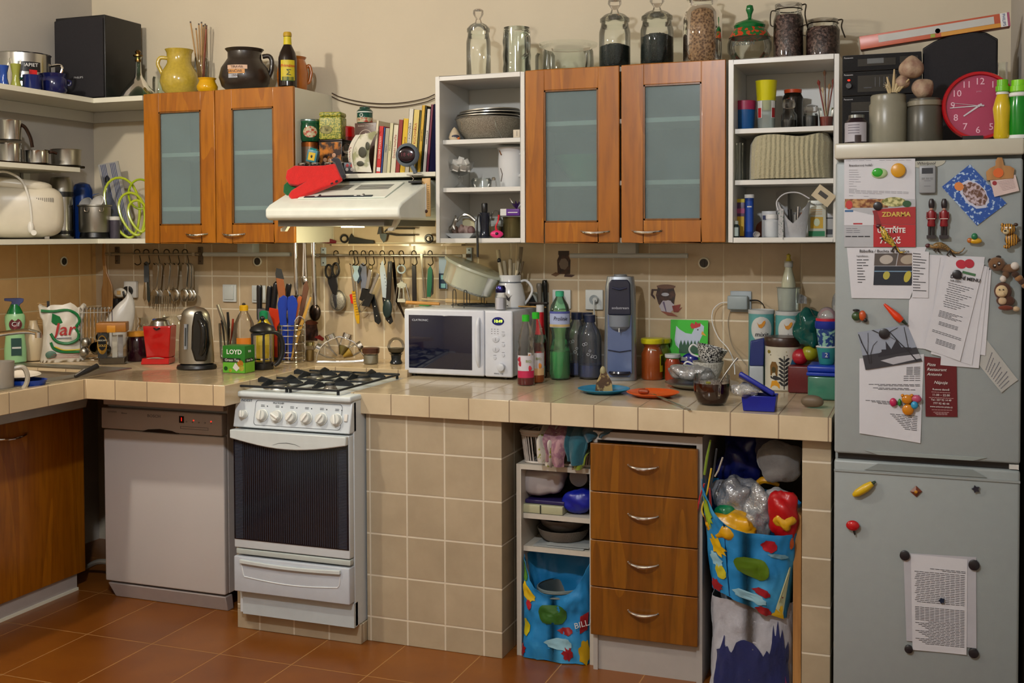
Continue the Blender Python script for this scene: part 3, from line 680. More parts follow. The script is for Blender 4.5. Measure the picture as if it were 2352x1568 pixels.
# glass with skewers
p,s=on(462,Y=-.075,Z=ZT1,v=160)
r=thing('vase','slender clear glass vase holding skewers behind yellow pots','vase',p,face(p))
LA_('body','glass',r,[(12,0),(12,2),(2,5),(2,26),(5,36),(13,50),(16,70),(14,96)],s,t=.001)
for k,(dx,h,lx) in enumerate(((-22,172,-4),(-10,158,-2),(-4,170,0),(2,172,1),(6,166,3),(10,170,4),(12,160,2),(13,166,5))):
    m=MB();a=Vector((lx*s,((k%3)-1)*3*s,38*s));b=Vector((dx*s,((k%3)-1)*5*s,h*s));m.tube([a,b],1.4*s*1.2,6)
    q=one(m,'wooden_skewer','long wooden skewer standing in the slender glass vase on the wall cabinet','skewer','#b0864a' if k<6 else '#8a3d18',p,face(p),'skewers in the glass vase')
    m=MB();m.tube([b,b+(b-a).normalized()*.008],1.7*s,6);m.out('tip','#3a2416',q)
p,s=on(476,Y=-.27,Z=ZT1,v=190)
L1('honey_pot','small bright yellow round pot between the yellow and brown jugs','pot',p,s,[(18,0),(23,6),(24,14),(19,24),(18,28),(21,33)],'#d9a30fg',t=.003)
r,p,s=jug(562,-.2,[(34,0),(52,14),(58,34),(53,56),(42,72),(38,78),(38,92),(44,99)],'brownclay','dark brown clay jug with paper labels on the wall cabinet',[(40,84),(54,86),(61,76),(60,54),(52,34),(50,22)],5.5)
for z,w_,tx,c_ in ((52,48,'TIRAVIA','#d8b294'),(42,38,'HRNČIAR','#d89a50'),(32,22,'1974','#a8acb4')):
    m=MB();m.sheet(arc(58.2*s if z<45 else 56*s,-42 if z>45 else -38,-42+w_ if z>45 else -38+w_,(z-4.6)*s,(z+4.6)*s),10,1);m.out('paper_label',c_,r)
    a=math.radians(-18 if z>45 else -22);rr=(59.5 if z<45 else 57.2)*s
    text(tx,8*s,'#5a3a2a',r,(rr*math.sin(a),-rr*math.cos(a),z*s),rz=math.degrees(a))
r,p,s=jug(672,-.16,[(28,0),(33,6),(36,40),(32,62),(28,72),(32,78)],'orangeclay','orange glazed mug standing behind the beer bottle','m' and [(32,56),(38,60),(42,44),(38,24),(33,20)],4,name='mug')
# beer bottle
p,s=on(661,Y=-.28,Z=ZT1,v=170)
r=thing('beer_bottle','dark beer bottle with yellow label on top of the wall cabinet','bottle',p,face(p))
LA_('bottle','#1c0f08g',r,[(18,0),(21,3),(21,66),(18,80),(9,98),(8,118),(9,120)],s,24)
decal(r,34*s,46*s,21*s,38*s,'#c9b61e','label');text('Primátor',10*s,'#c9101c',r,(0,-22.2*s,48*s),bend=21*s,shear=.2);text('Σ',18*s,'#2c3c14',r,(2*s,-22.2*s,32*s))
decal(r,28*s,10*s,21*s,18*s,'#2c4a1a','label_band');LA_('neck_label','#d2c020',r,[(9.4,98),(8.6,116)],s,20);LA_('cap','#b9941c',r,[(9.5,117),(9.5,124),(8,127),(0,128)],s,16)
# ================================================================= ON TOP OF MIDDLE CABINETS (glass jars)
ZM=2.173
def stack_pr(w,h,nk,nh): return
def canister(u,w,base_h,Y,Z,lab,fill=0,fm=None,h0=0,knob_=True,group='lidded glass canisters on the wall units',v=90):
    p,s=on(u,Y=Y,Z=Z,v=v);k=w/2;r=thing('glass_canister',lab,'jar',p,face(p),group)
    H=base_h
    LA_('jar','glass',r,[(k*.94,0),(k,3),(k,H*.78),(k*.9,H*.9),(k*.86,H)],s,32,t=.0015)
    LA_('lid','glass',r,[(k*.8,H-12),(k*.84,H),(k*.94,H+1),(k*.94,H+8),(k*.7,H+16),(k*.3,H+22)],s,32,t=.0012)
    if knob_:LA_('lid_knob','glass_n',r,[(k*.3,H+21),(k*.2,H+30),(k*.44,H+42),(k*.42,H+50),(k*.2,H+54),(0,H+55)],s,20)
    if fill:
        m=MB();n_=28
        pr=[(k*.9*s,.004),(k*.95*s,6*s),(k*.95*s,fill*s*.9)];m.lathe(pr,n_,cap=True)
        m.sheet(lambda a,b:((k*.95*s)*b*math.cos(2*PI*a),(k*.95*s)*b*math.sin(2*PI*a),fill*s*(.9+.14*(1-b*b))+noise.noise(Vector((a*20,b*9,u)))*3.5*s),28,8)
        m.out('contents',fm,r,ang=20)
    return r
D('tealeaf',plain,'0c0f12',.8,col2='23302e',pat='voronoi',sc=260,edge=(.2,.6),bump=1,bsc=350)
D('nuts',plain,'5a3a20',.6,col2='a5805c',pat='voronoi',sc=110,edge=(.25,.75),bump=1,bsc=160)
D('beans',plain,'2c1112',.4,col2='8a6a60',pat='cells',sc=120,edge=(.4,1.2),bump=1,bsc=160)
D('flour',plain,'cfcabe',.9,var=.05)
canister(1099,56,100,-.25,ZM,'tall empty clear glass canister with knob lid on the left white shelf unit',v=120)
# glass beer mug
p,s=on(1187,Y=-.24,Z=ZM,v=120)
r=thing('beer_mug','dimpled clear glass beer mug upside on the white shelf unit','mug',p,face(p))
m=MB()
def dim(u,v):
    a=2*PI*u;rr=31+1.6*math.sin(v*PI*3.2+.6)**2*(1 if v<.95 else 0)-2.2*max(0,math.sin(a*4))*max(0,math.sin(v*PI*3.5));return (rr*s*math.cos(a),rr*s*math.sin(a),v*104*s)
m.sheet(dim,48,24);m.lathe(sc([(28,3),(27,60),(27,104),(30,106)],s),32,cap=True);m.out('glass_body','dglass',r)
TU('handle','dglass',r,[(14,86,-30),(22,84,-44),(26,64,-50),(24,42,-46),(14,34,-30)],5,s,10)
for u,Y,w,h,lab in ((1305,-.2,118,66,'wide low clear glass bowl on the wide wall cabinet'),(1252,-.1,46,60,'clear glass jar half hidden behind the wide glass bowl')):
    p,s=on(u,Y=Y,Z=ZM,v=130)
    if w>100:L1('glass_bowl',lab,'bowl',p,s,[(56,0),(60,4),(58,48),(54,56),(66,60),(68,66)],'dglass',t=.002,n=40)
    else:L1('glass_jar',lab,'jar',p,s,[(20,0),(23,3),(23,50),(18,58)],'glass',t=.0015)
canister(1412,72,105,-.25,ZM,'glass canister with knob lid one third full of black tea leaves',54,'tealeaf')
canister(1509,76,105,-.25,ZM,'glass canister with knob lid half full of black tea leaves',72,'tealeaf')
p,s=on(1613,Y=-.24,Z=ZM,v=80)
r=thing('glass_jar','big glass jar full of shelled walnuts cut by the frame top','jar',p,face(p));LA_('jar','glass',r,[(42,0),(45,4),(45,112),(38,126),(33,130),(33,142),(35,144)],s,32,t=.0015)
LA_('contents','nuts',r,[(41,1),(43.6,5),(43.6,108),(38,120),(20,126),(0,127)],s,32);LA_('lid','glass',r,[(35,144),(36,150),(20,158),(8,165),(12,176),(0,180)],s,24)
# candy jar w green lid
p,s=on(1722,Y=-.2,Z=2.170,v=80)
r=thing('candy_jar','round clear glass jar with green knobbed lid on the right white unit','jar',p,face(p));
LA_('bowl','glass',r,[(34,0),(40,5),(50,28),(51,44),(44,64),(34,80)],s,36,t=.0015)
LA_('lid','#0c6a30g',r,[(34,78),(36,86),(32,92),(10,100),(4,104),(5,112),(9,122),(7,132),(0,135)],s,28)
D('candyband',plain,'c8401c',.4,col2='1c6a30',pat='cells',sc=90,edge=(.4,.5));LA_('painted_band','candyband',r,[(47.5,58),(44.8,64),(40,72),(34.6,79)],s,36)
text('BONBÓN',12*s,'#1c2c28',r,(-14*s,-50.5*s,38*s),rz=-16)
def clipjar(u,k,H,Y,lab,Z=2.170):
    p,s=on(u,Y=Y,Z=Z,v=80);r=thing('clip_jar',lab,'jar',p,face(p),'clip top jars of beans')
    LA_('jar','glass',r,[(k*.92,0),(k,3),(k,H*.72),(k*.86,H*.84),(k*.86,H*.92)],s,28,t=.0012);LA_('contents','beans',r,[(k*.88,1),(k*.96,4),(k*.96,H*.7),(k*.8,H*.8),(0,H*.82)],s,28)
    LA_('lid','glass_n',r,[(k*.9,H*.93),(k*.9,H),(k*.6,H+3),(0,H+3)],s,28);TU('wire_clip','#38322cm',r,[(k*.9*math.cos(a),H*.9,k*.9*math.sin(a)) for a in [i*PI/8 for i in range(16)]],1.3,s,6,closed=True)
    TU('clasp','#38322cm',r,[(-k*.86,H*.9),(-k*1.15,H*.88),(-k*1.18,H*.66),(-k*.95,H*.62)],1.3,s,6);TU('lever','#38322cm',r,[(k*.88,H*.98),(k*1.14,H*.98),(k*1.08,H*.8),(k*1.3,H*.52)],1.6,s,6)
clipjar(1811,34,128,-.22,'tall clip-top jar of dark beans beside the green-lidded jar');clipjar(1890,38,88,-.22,'short clip-top jar of dark beans at right end of white unit')
# ================================================================= LEFT WALL MIDDLE SHELF: pans
def saucepan(u,v,X,w,h,lab,hd=None,Z=None,mat='steel_r'):
    p,s=on(u,X=X,Z=Z or z2,v=v);k=w/2;r=thing('saucepan',lab,'pan',p,face(p))
    LA_('pan_body',mat,r,[(k*.9,0),(k*.97,2),(k,h-3),(k*1.05,h)],s,30,t=.0015)
    if hd:TU('handle','#4a3a34m',r,hd,[2.6,3.4,3.4,2.6][:len(hd)],s,8)
    return r
m=MB();m.box(-.13,-.30,0,.10,.30,.008,c=.003);rr_=one(m,'baking_tray','flat dark baking tray lying under the saucepans on the middle shelf','tray','#3a322cm',(.165,y2-.26,z2+.0005),rz=0)
TU('rod_handle','#4a4038m',rr_,[(.06,.006,.30),(.06,.008,.36)],.006,1)
ZP=z2+.0095
saucepan(20,370,.15,56,44,'tall shiny steel saucepan under another pan, far left','',ZP,'steel')
p,s=on(22,X=.15,Z=ZP+46*.0021,v=320);r=thing('saucepan','steel pot stacked on top of a pan on the middle shelf','pan',p,face(p));LA_('pan_body','steel',r,[(24,0),(26,2),(26,44),(27,46)],s,28,t=.0015);TU('handle','#4a3a34m',r,[(24,38),(34,30),(44,8),(48,-14)],4,s)
saucepan(84,360,.2,54,30,'small polished steel saucepan in the middle of the pans',[(26,26),(34,28),(44,25)],ZP,'steel')
saucepan(152,360,.2,66,38,'wide steel saucepan at the right end of the middle shelf',[(-30,32),(-38,33),(-46,34)],ZP,'steel_r')
# ================================================================= BOTTOM LEFT SHELF
ZS=ZB+.021
p,s=on(50,X=.15,Z=ZS,v=480)
r=thing('bread_maker','cream rounded bread maker with its cord draped over it','appliance',p,face(p))
m=MB();m.ball(90*s,.11,60*s,M=T(0,0,62*s),n=36,m=20,e=.5);m.out('body','#c9c0acs',r)
m=MB();m.ball(74*s,.10,14*s,M=T(-8*s,0,124*s)@R('Y',6),n=32,m=12,e=.6);m.out('lid','#cdc5b2s',r)
m=MB()
for k in range(12):m.box((18+k*4.2)*s,-.108+abs(k-4)*.0004,84*s,(19.6+k*4.2)*s,-.090,93*s)
for k in range(6):m.box((-60+k*4.2)*s,-.1035,84*s,(-58.4+k*4.2)*s,-.090,93*s)
m.out('vent_slots','#5a5348',r)
for xx in (-60,52):
    bx('foot','#8c8478',r,(xx-5)*s,-.07,0,(xx+5)*s,-.05,6*s)
pts=[(-60,148,-50),(-30,150,-55),(0,132,-58),(14,96,-59),(19,60,-59),(20,38,-57)]
TU('power_cord','#d6d2c8s',r,pts,2.6,s,8)
m=MB();m.ball(7*s,7*s,14*s,M=T(18*s,-57*s,26*s));m.cyl(6*s,0,9*s,14,M=T(24*s,-58*s,14*s)@R('X',90));m.out('plug','#d6d2c8s',r)
p,s=on(142,X=.09,Z=ZS,v=480)
r=thing('vacuum_flask','polished steel vacuum flask beside the bread maker','flask',p,face(p))
LA_('flask_body','steel',r,[(24,0),(26,4),(26,12),(26,19),(25,20),(25,96)],s,28);LA_('cup_lid','steel_r',r,[(25.5,106),(26,128),(22,140),(12,143),(0,143)],s,28);LA_('band','black',r,[(25.8,95),(25.8,107)],s,28);LA_('base_band','black',r,[(26.4,10),(26.4,18)],s,28)
p,s=on(190,Y=-.13,Z=ZS,v=490)
r=thing('jug_flask','blue plastic vacuum jug with pointed spout behind small steel pot','flask',p,face(p))
LA_('body','#163f8cs',r,[(25,0),(27,4),(26,60),(23,92),(22,98)],s,28);LA_('lid','#163f8cs',r,[(22,98),(22,112),(16,124),(6,128),(0,128)],s,28)
m=MB();m.prism([(14*s,100*s),(38*s,104*s),(26*s,100*s),(18*s,92*s)],.02,y0=-.01);m.out('spout','#163f8cs',r)
p,s=on(218,Y=-.24,Z=ZS,v=510)
r=thing('steel_pot','small battered metal pot on a black stand with strainer cups','pot',p,face(p))
LA_('stand','black',r,[(32,0),(34,3),(32,13),(30,14)],s);LA_('pot_body','steel_r',r,[(33,14),(35,18),(35,72),(38,74),(38,77)],s,t=.0015)
for xx in (-18,14):
    TU('wire_lug','#6a6258m',r,[(xx-4,70,-33),(xx-3,62,-36),(xx+4,62,-36),(xx+5,70,-33)],1,s,6)
for k,(dx,dz) in enumerate(((-18,84),(16,88))):
    q=p+Vector((dx*s,0,dz*s-.015));m=MB(R('X',60)@R('Z',20*k));m.lathe(hollow(sc([(7,-14),(15,0),(16,6)],s),.0012),20,cap=False);m.lathe(sc([(15,4),(17.5,6),(16,8)],s),20,cap=False)
    one(m,'strainer_cup',('white rimmed tea strainer cup, the left one in the steel pot','white rimmed tea strainer cup, the right one in the steel pot')[k],'strainer','#d8d4cc',q+Vector((0,-.01,.0)),0,'strainer cups in the steel pot')
p,s=on(264,Y=-.2,Z=ZS,v=530)
r=LT('salt_jar','small dark jar with white lid behind the steel pot','jar',p,s,[('jar','#4a4450s',[(10,0),(11,2),(11,42)]),('lid','#d8d6d0',[(12,42),(12,50),(0,51)])])
p,s=on(248,Y=-.105,Z=ZS,v=530)
r=thing('serving_funnel','translucent grey plastic funnel shape behind the steel pot','funnel',p,face(p));LA_('cone','#5a6070g',r,[(26,0),(26,50),(20,74),(6,104),(4,130)],s,20);LA_('tip','#2a2c34s',r,[(5,128),(6,138),(2,144)],s,12)
# striped board and lime green hoop boards
p,s=on(270,Y=-.06,Z=ZS,v=470)
D('stripe',plain,'b3b0aa',.5,col2='2c3c78',pat='wave',sc=.9,edge=(.93,.96))
m=MB(R('Y',-7)@R('X',8));m.box(-.06,0,0,.06,.006,.36);r=one(m,'striped_board','grey striped plastic board leaning at the back of the bottom shelf','board','#b0ada8',p+Vector((.03,.0,.012)),0)
for k in (-.045,-.036,-.027,-.018,.012,.021,.030,.039):
    m=MB(R('Y',-7)@R('X',8));m.box(k,-.001,.005,k+.003,0,.355);m.out('stripe','#3a4a80',r)
for k,(dx,w_,h_,zz_) in enumerate(((300,36,142,0),(318,27,100,6),(330,20,74,14))):
    p,s=on(dx,Y=-.16-.012*k,Z=ZS+.004,v=480);m=MB()
    m.tube([(w_*s*math.cos(a)*(1+.25*math.sin(a)),0,h_*s/2*(1+math.sin(a))+zz_*s) for a in [2*PI*i/28 for i in range(28)]],3*s,8,closed=True)
    one(m,'plastic_hoop',('largest lime green looped plastic frame beside the wall cabinet','middle lime green looped plastic frame beside the wall cabinet','smallest lime green looped plastic frame tucked against the wall cabinet')[k],'frame','#b9c832g',p,face(p)-10,'lime green looped frames',rx=-6,ry=-14)
p,s=on(322,Y=-.13,Z=ZS+.14,v=400);m=MB();m.tube([(26*s*math.cos(a),0,34*s*(1+math.sin(a))) for a in [2*PI*i/24 for i in range(24)]],2.6*s,8,closed=True)
one(m,'plastic_hoop','lime green loop peeking up highest beside the wall cabinet door','frame','#a8c024g',p,face(p),'lime green looped frames')
# ================================================================= HOOD SHELF
Zk=Zh+.0005
def zx(X,Y):return 620+X/4.355,180+Y/4.355
bk=[(1065,1092,425,'#d8cdb0','',''),(1095,1140,480,'#c41818','DOBRÉ POKRMY','#f0d0c0'),(1140,1156,490,'#2c4c94','',''),(1157,1200,500,'#a8a48c','MENU','#3c4a6c'),
(1201,1238,450,'#cfc9a0','POLÉVKY','#5c6c2c'),(1240,1290,468,'#d9d2b8','Domácí kuchařka','#a02818'),(1292,1335,416,'#8c1c14','',''),(1337,1392,405,'#d9b41c','Pečeme','#9c5a10'),(1394,1440,308,'#d8d4c4','DOMÁCÍ KUCHAŘKA','#2c2c2c'),
(1442,1500,318,'#d8c26c','RYBÍ KUCHAŘKA','#b84818'),(1502,1520,326,'#4c4c1c','',''),(1522,1556,270,'#c9a018','zdravá výživa','#5c3c10'),(1557,1572,280,'#1c2c1c','',''),(1574,1608,308,'#d0ccc4','Italská kuchyně','#3c3c3c'),(1612,1638,262,'#6c1438','',''),(1640,1648,256,'#2a2a6a','','')]
tilt=5.2;sy_=Vector((0,-.29,0))
xprev=None
for i,(xl,xr,yt,col,tx,tc) in enumerate(bk):
    u0,vt=zx(xl,yt);u1,_=zx(xr,yt)
    a=at(u0,vt,Y=-.30);b=at(u1,vt,Y=-.30);h=(a.z-Zk)/math.cos(math.radians(tilt));w=max(.003,(b.x-a.x)*math.cos(math.radians(tilt))-.0006)
    base=b.x-.0003-h*math.sin(math.radians(tilt))
    if i>=14: base=min(base,2.013-h*math.sin(math.radians(tilt)))
    names_=['thin cream','red','thin blue','grey beige','pale green and cream','cream red-titled','dark red','yellow','white black-titled','pale yellow','olive','mustard yellow tallest','thin dark green','white slim','dark purple','thin navy']
    r=thing('recipe_book',names_[i]+' book leaning in the row over the hood','book',(base,-.30,Zk),0,'recipe books on the hood shelf')
    r.rotation_euler[1]=math.radians(tilt)
    m=MB();m.box(-w,0,0,-w+.0012,.16,h);m.box(-.0012,0,0,0,.16,h);m.box(-w,0,0,0,.0015,h);m.out('cover',col,r)
    if w>.006:bx('pages','#d8d0b8',r,-w+.0013,.003,.002,-.0013,.156,h-.003)
    if tx:text(tx,min(w*.62,.016),tc,r,(-w/2,-.0006,h*.55),rx=90,ry=-90,sx=1.0)
    if col=='#c41818':bx('spine_mark','paperw',r,-w+.002,-.0006,.008,-.002,0,.025)
def tin(u,v0,v1,w,Y,lab,parts,name='tin',group='tins on the hood shelf',z=None,cat='tin'):
    p,s=on(u,Y=Y,Z=Zk if z is None else z,v=v0);r=thing(name,lab,cat,p,face(p),group);return r,p,s
# spice jars in front
for k,(u,l) in enumerate(((696,'leftmost'),(725,'second'),(755,'third'),(783,'fourth'))):
    p,s=on(u,Y=-.31,Z=Zk,v=385);r=thing('spice_jar',l+' of the dark spice jars in front on the hood shelf','jar',p,face(p),'dark spice jars')
    LA_('jar','#10161cg',r,[(13,0),(14,1),(14,19),(12,22)],s,20);LA_('lid','steel',r,[(10.5,22),(11,23),(11,27),(10,28),(0,28)],s,20)
    decal(r,20*s,8*s,14*s,8*s,'#1c2838','label')
r,p,s=tin(806,385,0,0,-.31,'black and red printed small box among the spice jars',0,'spice_box',cat='box');bx('box','black',r,-16*s,-8*s,0,16*s,8*s,26*s,c=.001);m=MB()
for dx in (-9,2):m.ball(3.4*s,.0006,4*s,M=T(dx*s,-8.2*s,10*s));
m.out('print','#b8b0a8',r);text('♣♣',8*s,'#a02020',r,(-3*s,-8.5*s,19*s))
# second row
p,s=on(713,Y=-.238,Z=Zk,v=370)
r=thing('tea_tin','round silver brown tea tin beneath the green tin','tin',p,face(p),'tins on the hood shelf')
LA_('tin_body','#7a6a5cm',r,[(21,0),(22,1),(22,72),(21,73)],s,28);LA_('band','#8a5028m',r,[(22.3,66),(22.3,76),(20,78),(0,78)],s,28)
z1_=p.z+78.2*s
p2=Vector((p.x,p.y,z1_));r=thing('tea_tin','dark green bulging tin with a painted oval village scene','tin',p2,face(p2),'tins on the hood shelf')
LA_('tin_body','#0c4a2cg',r,[(21,0),(24,6),(25,18),(24,34),(22,42)],s,30);LA_('lid','#0f5a38g',r,[(23,42),(23,48),(21,50),(0,50)],s,30);LA_('lid_rim','#9ab0b0m',r,[(23.3,46),(23.6,48),(22.6,50.5)],s,30)
D('painting',plain,'b9b08c',.4,col2='a8381c',sc=90,edge=(.5,.56));m=MB()
m.sheet(lambda a,b:(23*s*math.sin((a-.5)*1.5)*math.cos((b-.5)*0),-25.6*s*math.cos((a-.5)*1.3),21*s+(b-.5)*26*s*math.sqrt(max(.02,1-(2*a-1)**2))),14,6);m.out('picture','painting',r)
p,s=on(716,Y=-.307,Z=Zk+.055,v=350)
# tiny teal tin leaning on jars
r=thing('tea_tin','small teal tin with yellow bee picture perched on the spice jars','tin',p,10,'tins on the hood shelf',ry=12);bx('tin_body','#2c7a8cs',r,-12*s,-8*s,0,12*s,8*s,28*s,c=.001);bx('picture','#d9b41c',r,-8*s,-8.6*s,4*s,8*s,-8*s,22*s);bx('lid','#2c8c94m',r,-8*s,-6*s,28*s,8*s,6*s,32*s);m=MB();m.ball(2.5*s,.0008,3.5*s,M=T(0,-8.8*s,13*s));m.out('bee','black',r)
p,s=on(682,Y=-.2,Z=Zk,v=370);LT('bottle','tiny dark green bottle beside the cabinet on the hood shelf','bottle',p,s,[('bottle','#0f3a20g',[(5,0),(5.5,1),(5.5,32),(3,38),(3,42)]),('cap','#0f5a30s',[(3.6,40),(3.6,46),(0,46)])])
# picture tin + floral tin
a=at(733,371,Y=-.24);b=at(786,371,Y=-.24);s=px(a);w=(b.x-a.x)/2;xm=(a.x+b.x)/2
r=thing('biscuit_tin','square tin printed with a warm painted group scene','tin',(xm,-.24,Zk),0,'tins on the hood shelf')
D('paint2',plain,'c87818',.4,col2='2c1610',sc=26,edge=(.42,.56));bx('tin_body','black',r,-w,0,0,w,.09,78*s,c=.002);bx('picture','paint2',r,-w+.001,-.001,.001,w-.004,0,76*s)
m=MB()
for dx,dz,rr in ((-14,36,5),(-2,34,5),(9,46,5),(14,30,4),(-8,26,5)):m.ball(rr*s,.001,rr*s,M=T(dx*s,-.0015,dz*s))
m.out('faces','#c89878',r)
bx('lid','#1c1410s',r,-w-.001,-.001,78*s,w+.001,.091,82*s,c=.001)
r=thing('biscuit_tin','yellow floral caddy with a rounded lid and oval label','tin',(xm-.002,-.24,Zk+82.4*s),12,'tins on the hood shelf')
D('floral',plain,'b9b04c',.4,col2='6c7c2c',pat='noise',sc=130,edge=(.48,.52));w2=w*.88;bx('tin_body','floral',r,-w2,0,0,w2,.085,52*s,c=.006);bx('lid','floral',r,-w2,0,52*s,w2,.085,63*s,c=.008)
m=MB();m.lathe([(0,0),(12*s,0)],24,M=T(-w2*.35,-.001,22*s)@R('X',90)@Sc(1.2,.75,1));m.out('label','#c9c27c',r);m=MB();m.lathe([(11.4*s,0),(12.4*s,0)],24,cap=False,M=T(-w2*.35,-.0014,22*s)@R('X',90)@Sc(1.2,.75,1));m.out('label_rim','#3c3c1c',r);text('Tea',7*s,'#3c3c1c',r,(-w2*.35,-.002,22*s),shear=.3)
p,s=on(796,Y=-.13,Z=Zk,v=330)
r=thing('tea_tin','bright red round tin between the yellow caddy and brown box','tin',p,face(p),'tins on the hood shelf');LA_('tin_body','#8c1c1cg',r,[(17,0),(18,1),(18,92)],s,28);LA_('lid','#d01414g',r,[(19,90),(19,112),(17,114),(0,114)],s,28)
# brown box + green jar
a=at(813,372,Y=-.23);b=at(870,372,Y=-.23);s=px(a);w=(b.x-a.x)/2;xm=(a.x+b.x)/2
r=thing('tea_box','dark brown box with a round white building emblem','box',(xm,-.22,Zk),0);bx('box','#4a2c22s',r,-w,0,0,w,.09,119*s,c=.001);m=MB();m.lathe([(16.4*s,0),(17.6*s,0)],30,cap=False,M=T(-4*s,-.0008,86*s)@R('X',90))
for k,hh in enumerate((6,10,14,10,6)):m.box((-13+k*4)*s,-.0011,80*s,(-10+k*4)*s,-.0003,(82+hh)*s)
m.out('emblem','#c8b8a8',r);text('MARINA ČAJOVNA',4.6*s,'#c8b8a8',r,(-4*s,-.001,112*s))
p,s2=on(838,Y=-.18,Z=Zk+119.5*s,v=270)
r=thing('tea_jar','green ceramic tea jar with lid standing on the brown box','jar',p,face(p));s=s2;LA_('jar','#0f4a3cg',r,[(17,0),(18,2),(18,22),(15,26)],s,28);LA_('painted_band','painting',r,[(18.3,2),(18.3,13)],s,28);LA_('lid','#0c4034g',r,[(18,26),(18.5,28),(15,32),(12,34),(12,37),(8,39),(0,39)],s,28);LA_('rim_line','#c8d0c8',r,[(18.4,24),(18.8,26),(18.4,27)],s,28)
m=MB();m.lathe([(3*s,0),(4.4*s,0)],16,cap=False,M=T(-8*s,-17*s,18*s)@R('Z',-26)@R('X',90));m.out('emblem','#c8d0c8',r)
# crystal stopper bottle
p,s=on(797,Y=-.25,Z=Zk,v=360)
r=thing('crystal_bottle','cut glass bottle with a faceted stopper behind the sweets booklet','bottle',p,face(p));m=MB();m.lathe(sc([(12,0),(14,2),(14,40),(5,46),(5,50)],s),8,cap=False);m.out('bottle','glass_n',r,ang=10)
m=MB();m.ball(11*s,11*s,12*s,M=T(0,0,60*s),n=8,m=5);m.out('stopper','glass_n',r,ang=5);decal(r,22*s,9*s,14*s,20*s,'#2c7c8c','label');decal(r,22*s,5*s,14*s,12*s,'#c9b83c','label_band')
# curled booklet CUKROVI
a=at(811,392,Y=-.315);s=px(a)
r=thing('booklet','curled sweets booklet with CUKROVÍ on its edge, before the brown box','booklet',(a.x,-.315,Zk+.001))
D('mag',plain,'9c9c74',.4,col2='d8d4c0',sc=20,edge=(.45,.55));m=MB()
def cur(u,v):
    z=(4+84*v)*s;lean=12*s*math.sin(v*PI*.9)
    x0=-2*s+(-lean if v<.8 else -lean)+(v**3)*14*s;return (x0+u*(58-8*(1-v))*s,-.012*math.sin(u*PI)*(1-v*.5)-u*.0,z+u*u*10*s*v-u*(1-v)*2*s)
m.sheet(cur,14,14,th=.0015);m.out('cover','mag',r);m=MB()
m.sheet(lambda u,v:(cur(u*.24,v)[0]-.0002,cur(u*.24,v)[1]-.0026,cur(u*.24,v)[2]),4,14);m.out('title_strip','#d8d4c4',r)
text('CUKROVÍ',12*s,'#8c1c28',r,(-5*s,-.006,36*s),rx=90,ry=92,sx=.95)
m=MB();m.ball(10*s,.0015,12*s,M=T(28*s,-.0145,48*s));m.ball(9*s,.0015,6*s,M=T(22*s,-.013,22*s));m.ball(5*s,.0015,9*s,M=T(40*s,-.010,62*s));m.out('printed_sweets','#3c3c2c',r)
# oven glove
HM=Vector
def glove():
    a=at(702,429,Y=-.44);s=px(a)*1.1;r=thing('oven_glove','red oven glove with green lining lying over the hood','glove',a)
    def outl(mm,off,zz,mat,name,th):
        b=MB(T(off[0]*s,off[1],off[2]*s)@R('X',-30));n=len(mm);b.add([(x*s,0,z*s) for x,z in mm]+[(x*s*.97,-th,z*s*.97) for x,z in mm]+[(x*s*.97,th,z*s*.97) for x,z in mm],
         [tuple(range(n,2*n)),tuple(range(3*n-1,2*n-1,-1))]+[(i,(i+1)%n,(i+1)%n+n,i+n) for i in range(n)]+[((i+1)%n,i,i+2*n,(i+1)%n+2*n) for i in range(n)]);return b.out(name,mat,r,bev=.006)
    red=[(-46,30),(-44,10),(-32,-4),(-8,-8),(4,-4),(-20,-22),(-24,-34),(-14,-42),(4,-38),(40,-22),(80,-4),(92,6),(66,44),(40,40),(0,40),(-30,42)]
    g=[(x-4,z-14) for x,z in [(-50,16),(-46,-2),(-32,-12),(-10,-8),(0,0),(60,40),(40,44),(-30,40)]]
    outl(red,(0,-.02,8),0,'clothred','outer',.011);outl(g,(0,.004,2),0,'#0c5a2cc','lining',.008)
    cuff=[(66,44),(92,6),(98,12),(72,56),(60,60),(52,52)];outl(cuff,(0,-.016,9),0,'#2c2c34c','cuff',.012)
    for k in range(2):outl([(52+k*10,36),(72+k*10,-6+k*4),(76+k*10,-4+k*4),(56+k*10,40)],(0,-.0315,8),0,'#2c2024c','stripe',.001)
glove()
# alarm clock on clip
a=at(936,356,Y=-.37);s=px(a);r=thing('clip_clock','round grey digital clip clock before the recipe books','clock',a,face(a)*.5)
m=MB(R('X',90));m.lathe(sc([(0,-12),(22,-12),(27,-4),(27.5,2),(24,8),(20,10)],s),32,cap=False);m.out('case','#5f6a74s',r)
m=MB(R('X',90));m.ball(21*s,16*s,3*s,M=T(0,0,9*s));m.out('display','#200f18g',r)
text('18 49',12*s,'#6c1c2c',r,(0,-12.4*s,0))
TU('neck','#5f6a74s',r,[(10,-24),(16,-36),(18,-42)],5,s);bx('clip_top','steel',r,0,-.02,-47*s,34*s,.04,-44*s);bx('clip_bottom','black',r,4*s,-.02,-64*s,34*s,.035,-60*s);TU('clip_spring','steel',r,[(6,-44,2),(14,-54,2),(8,-64,2)],2,s,6)
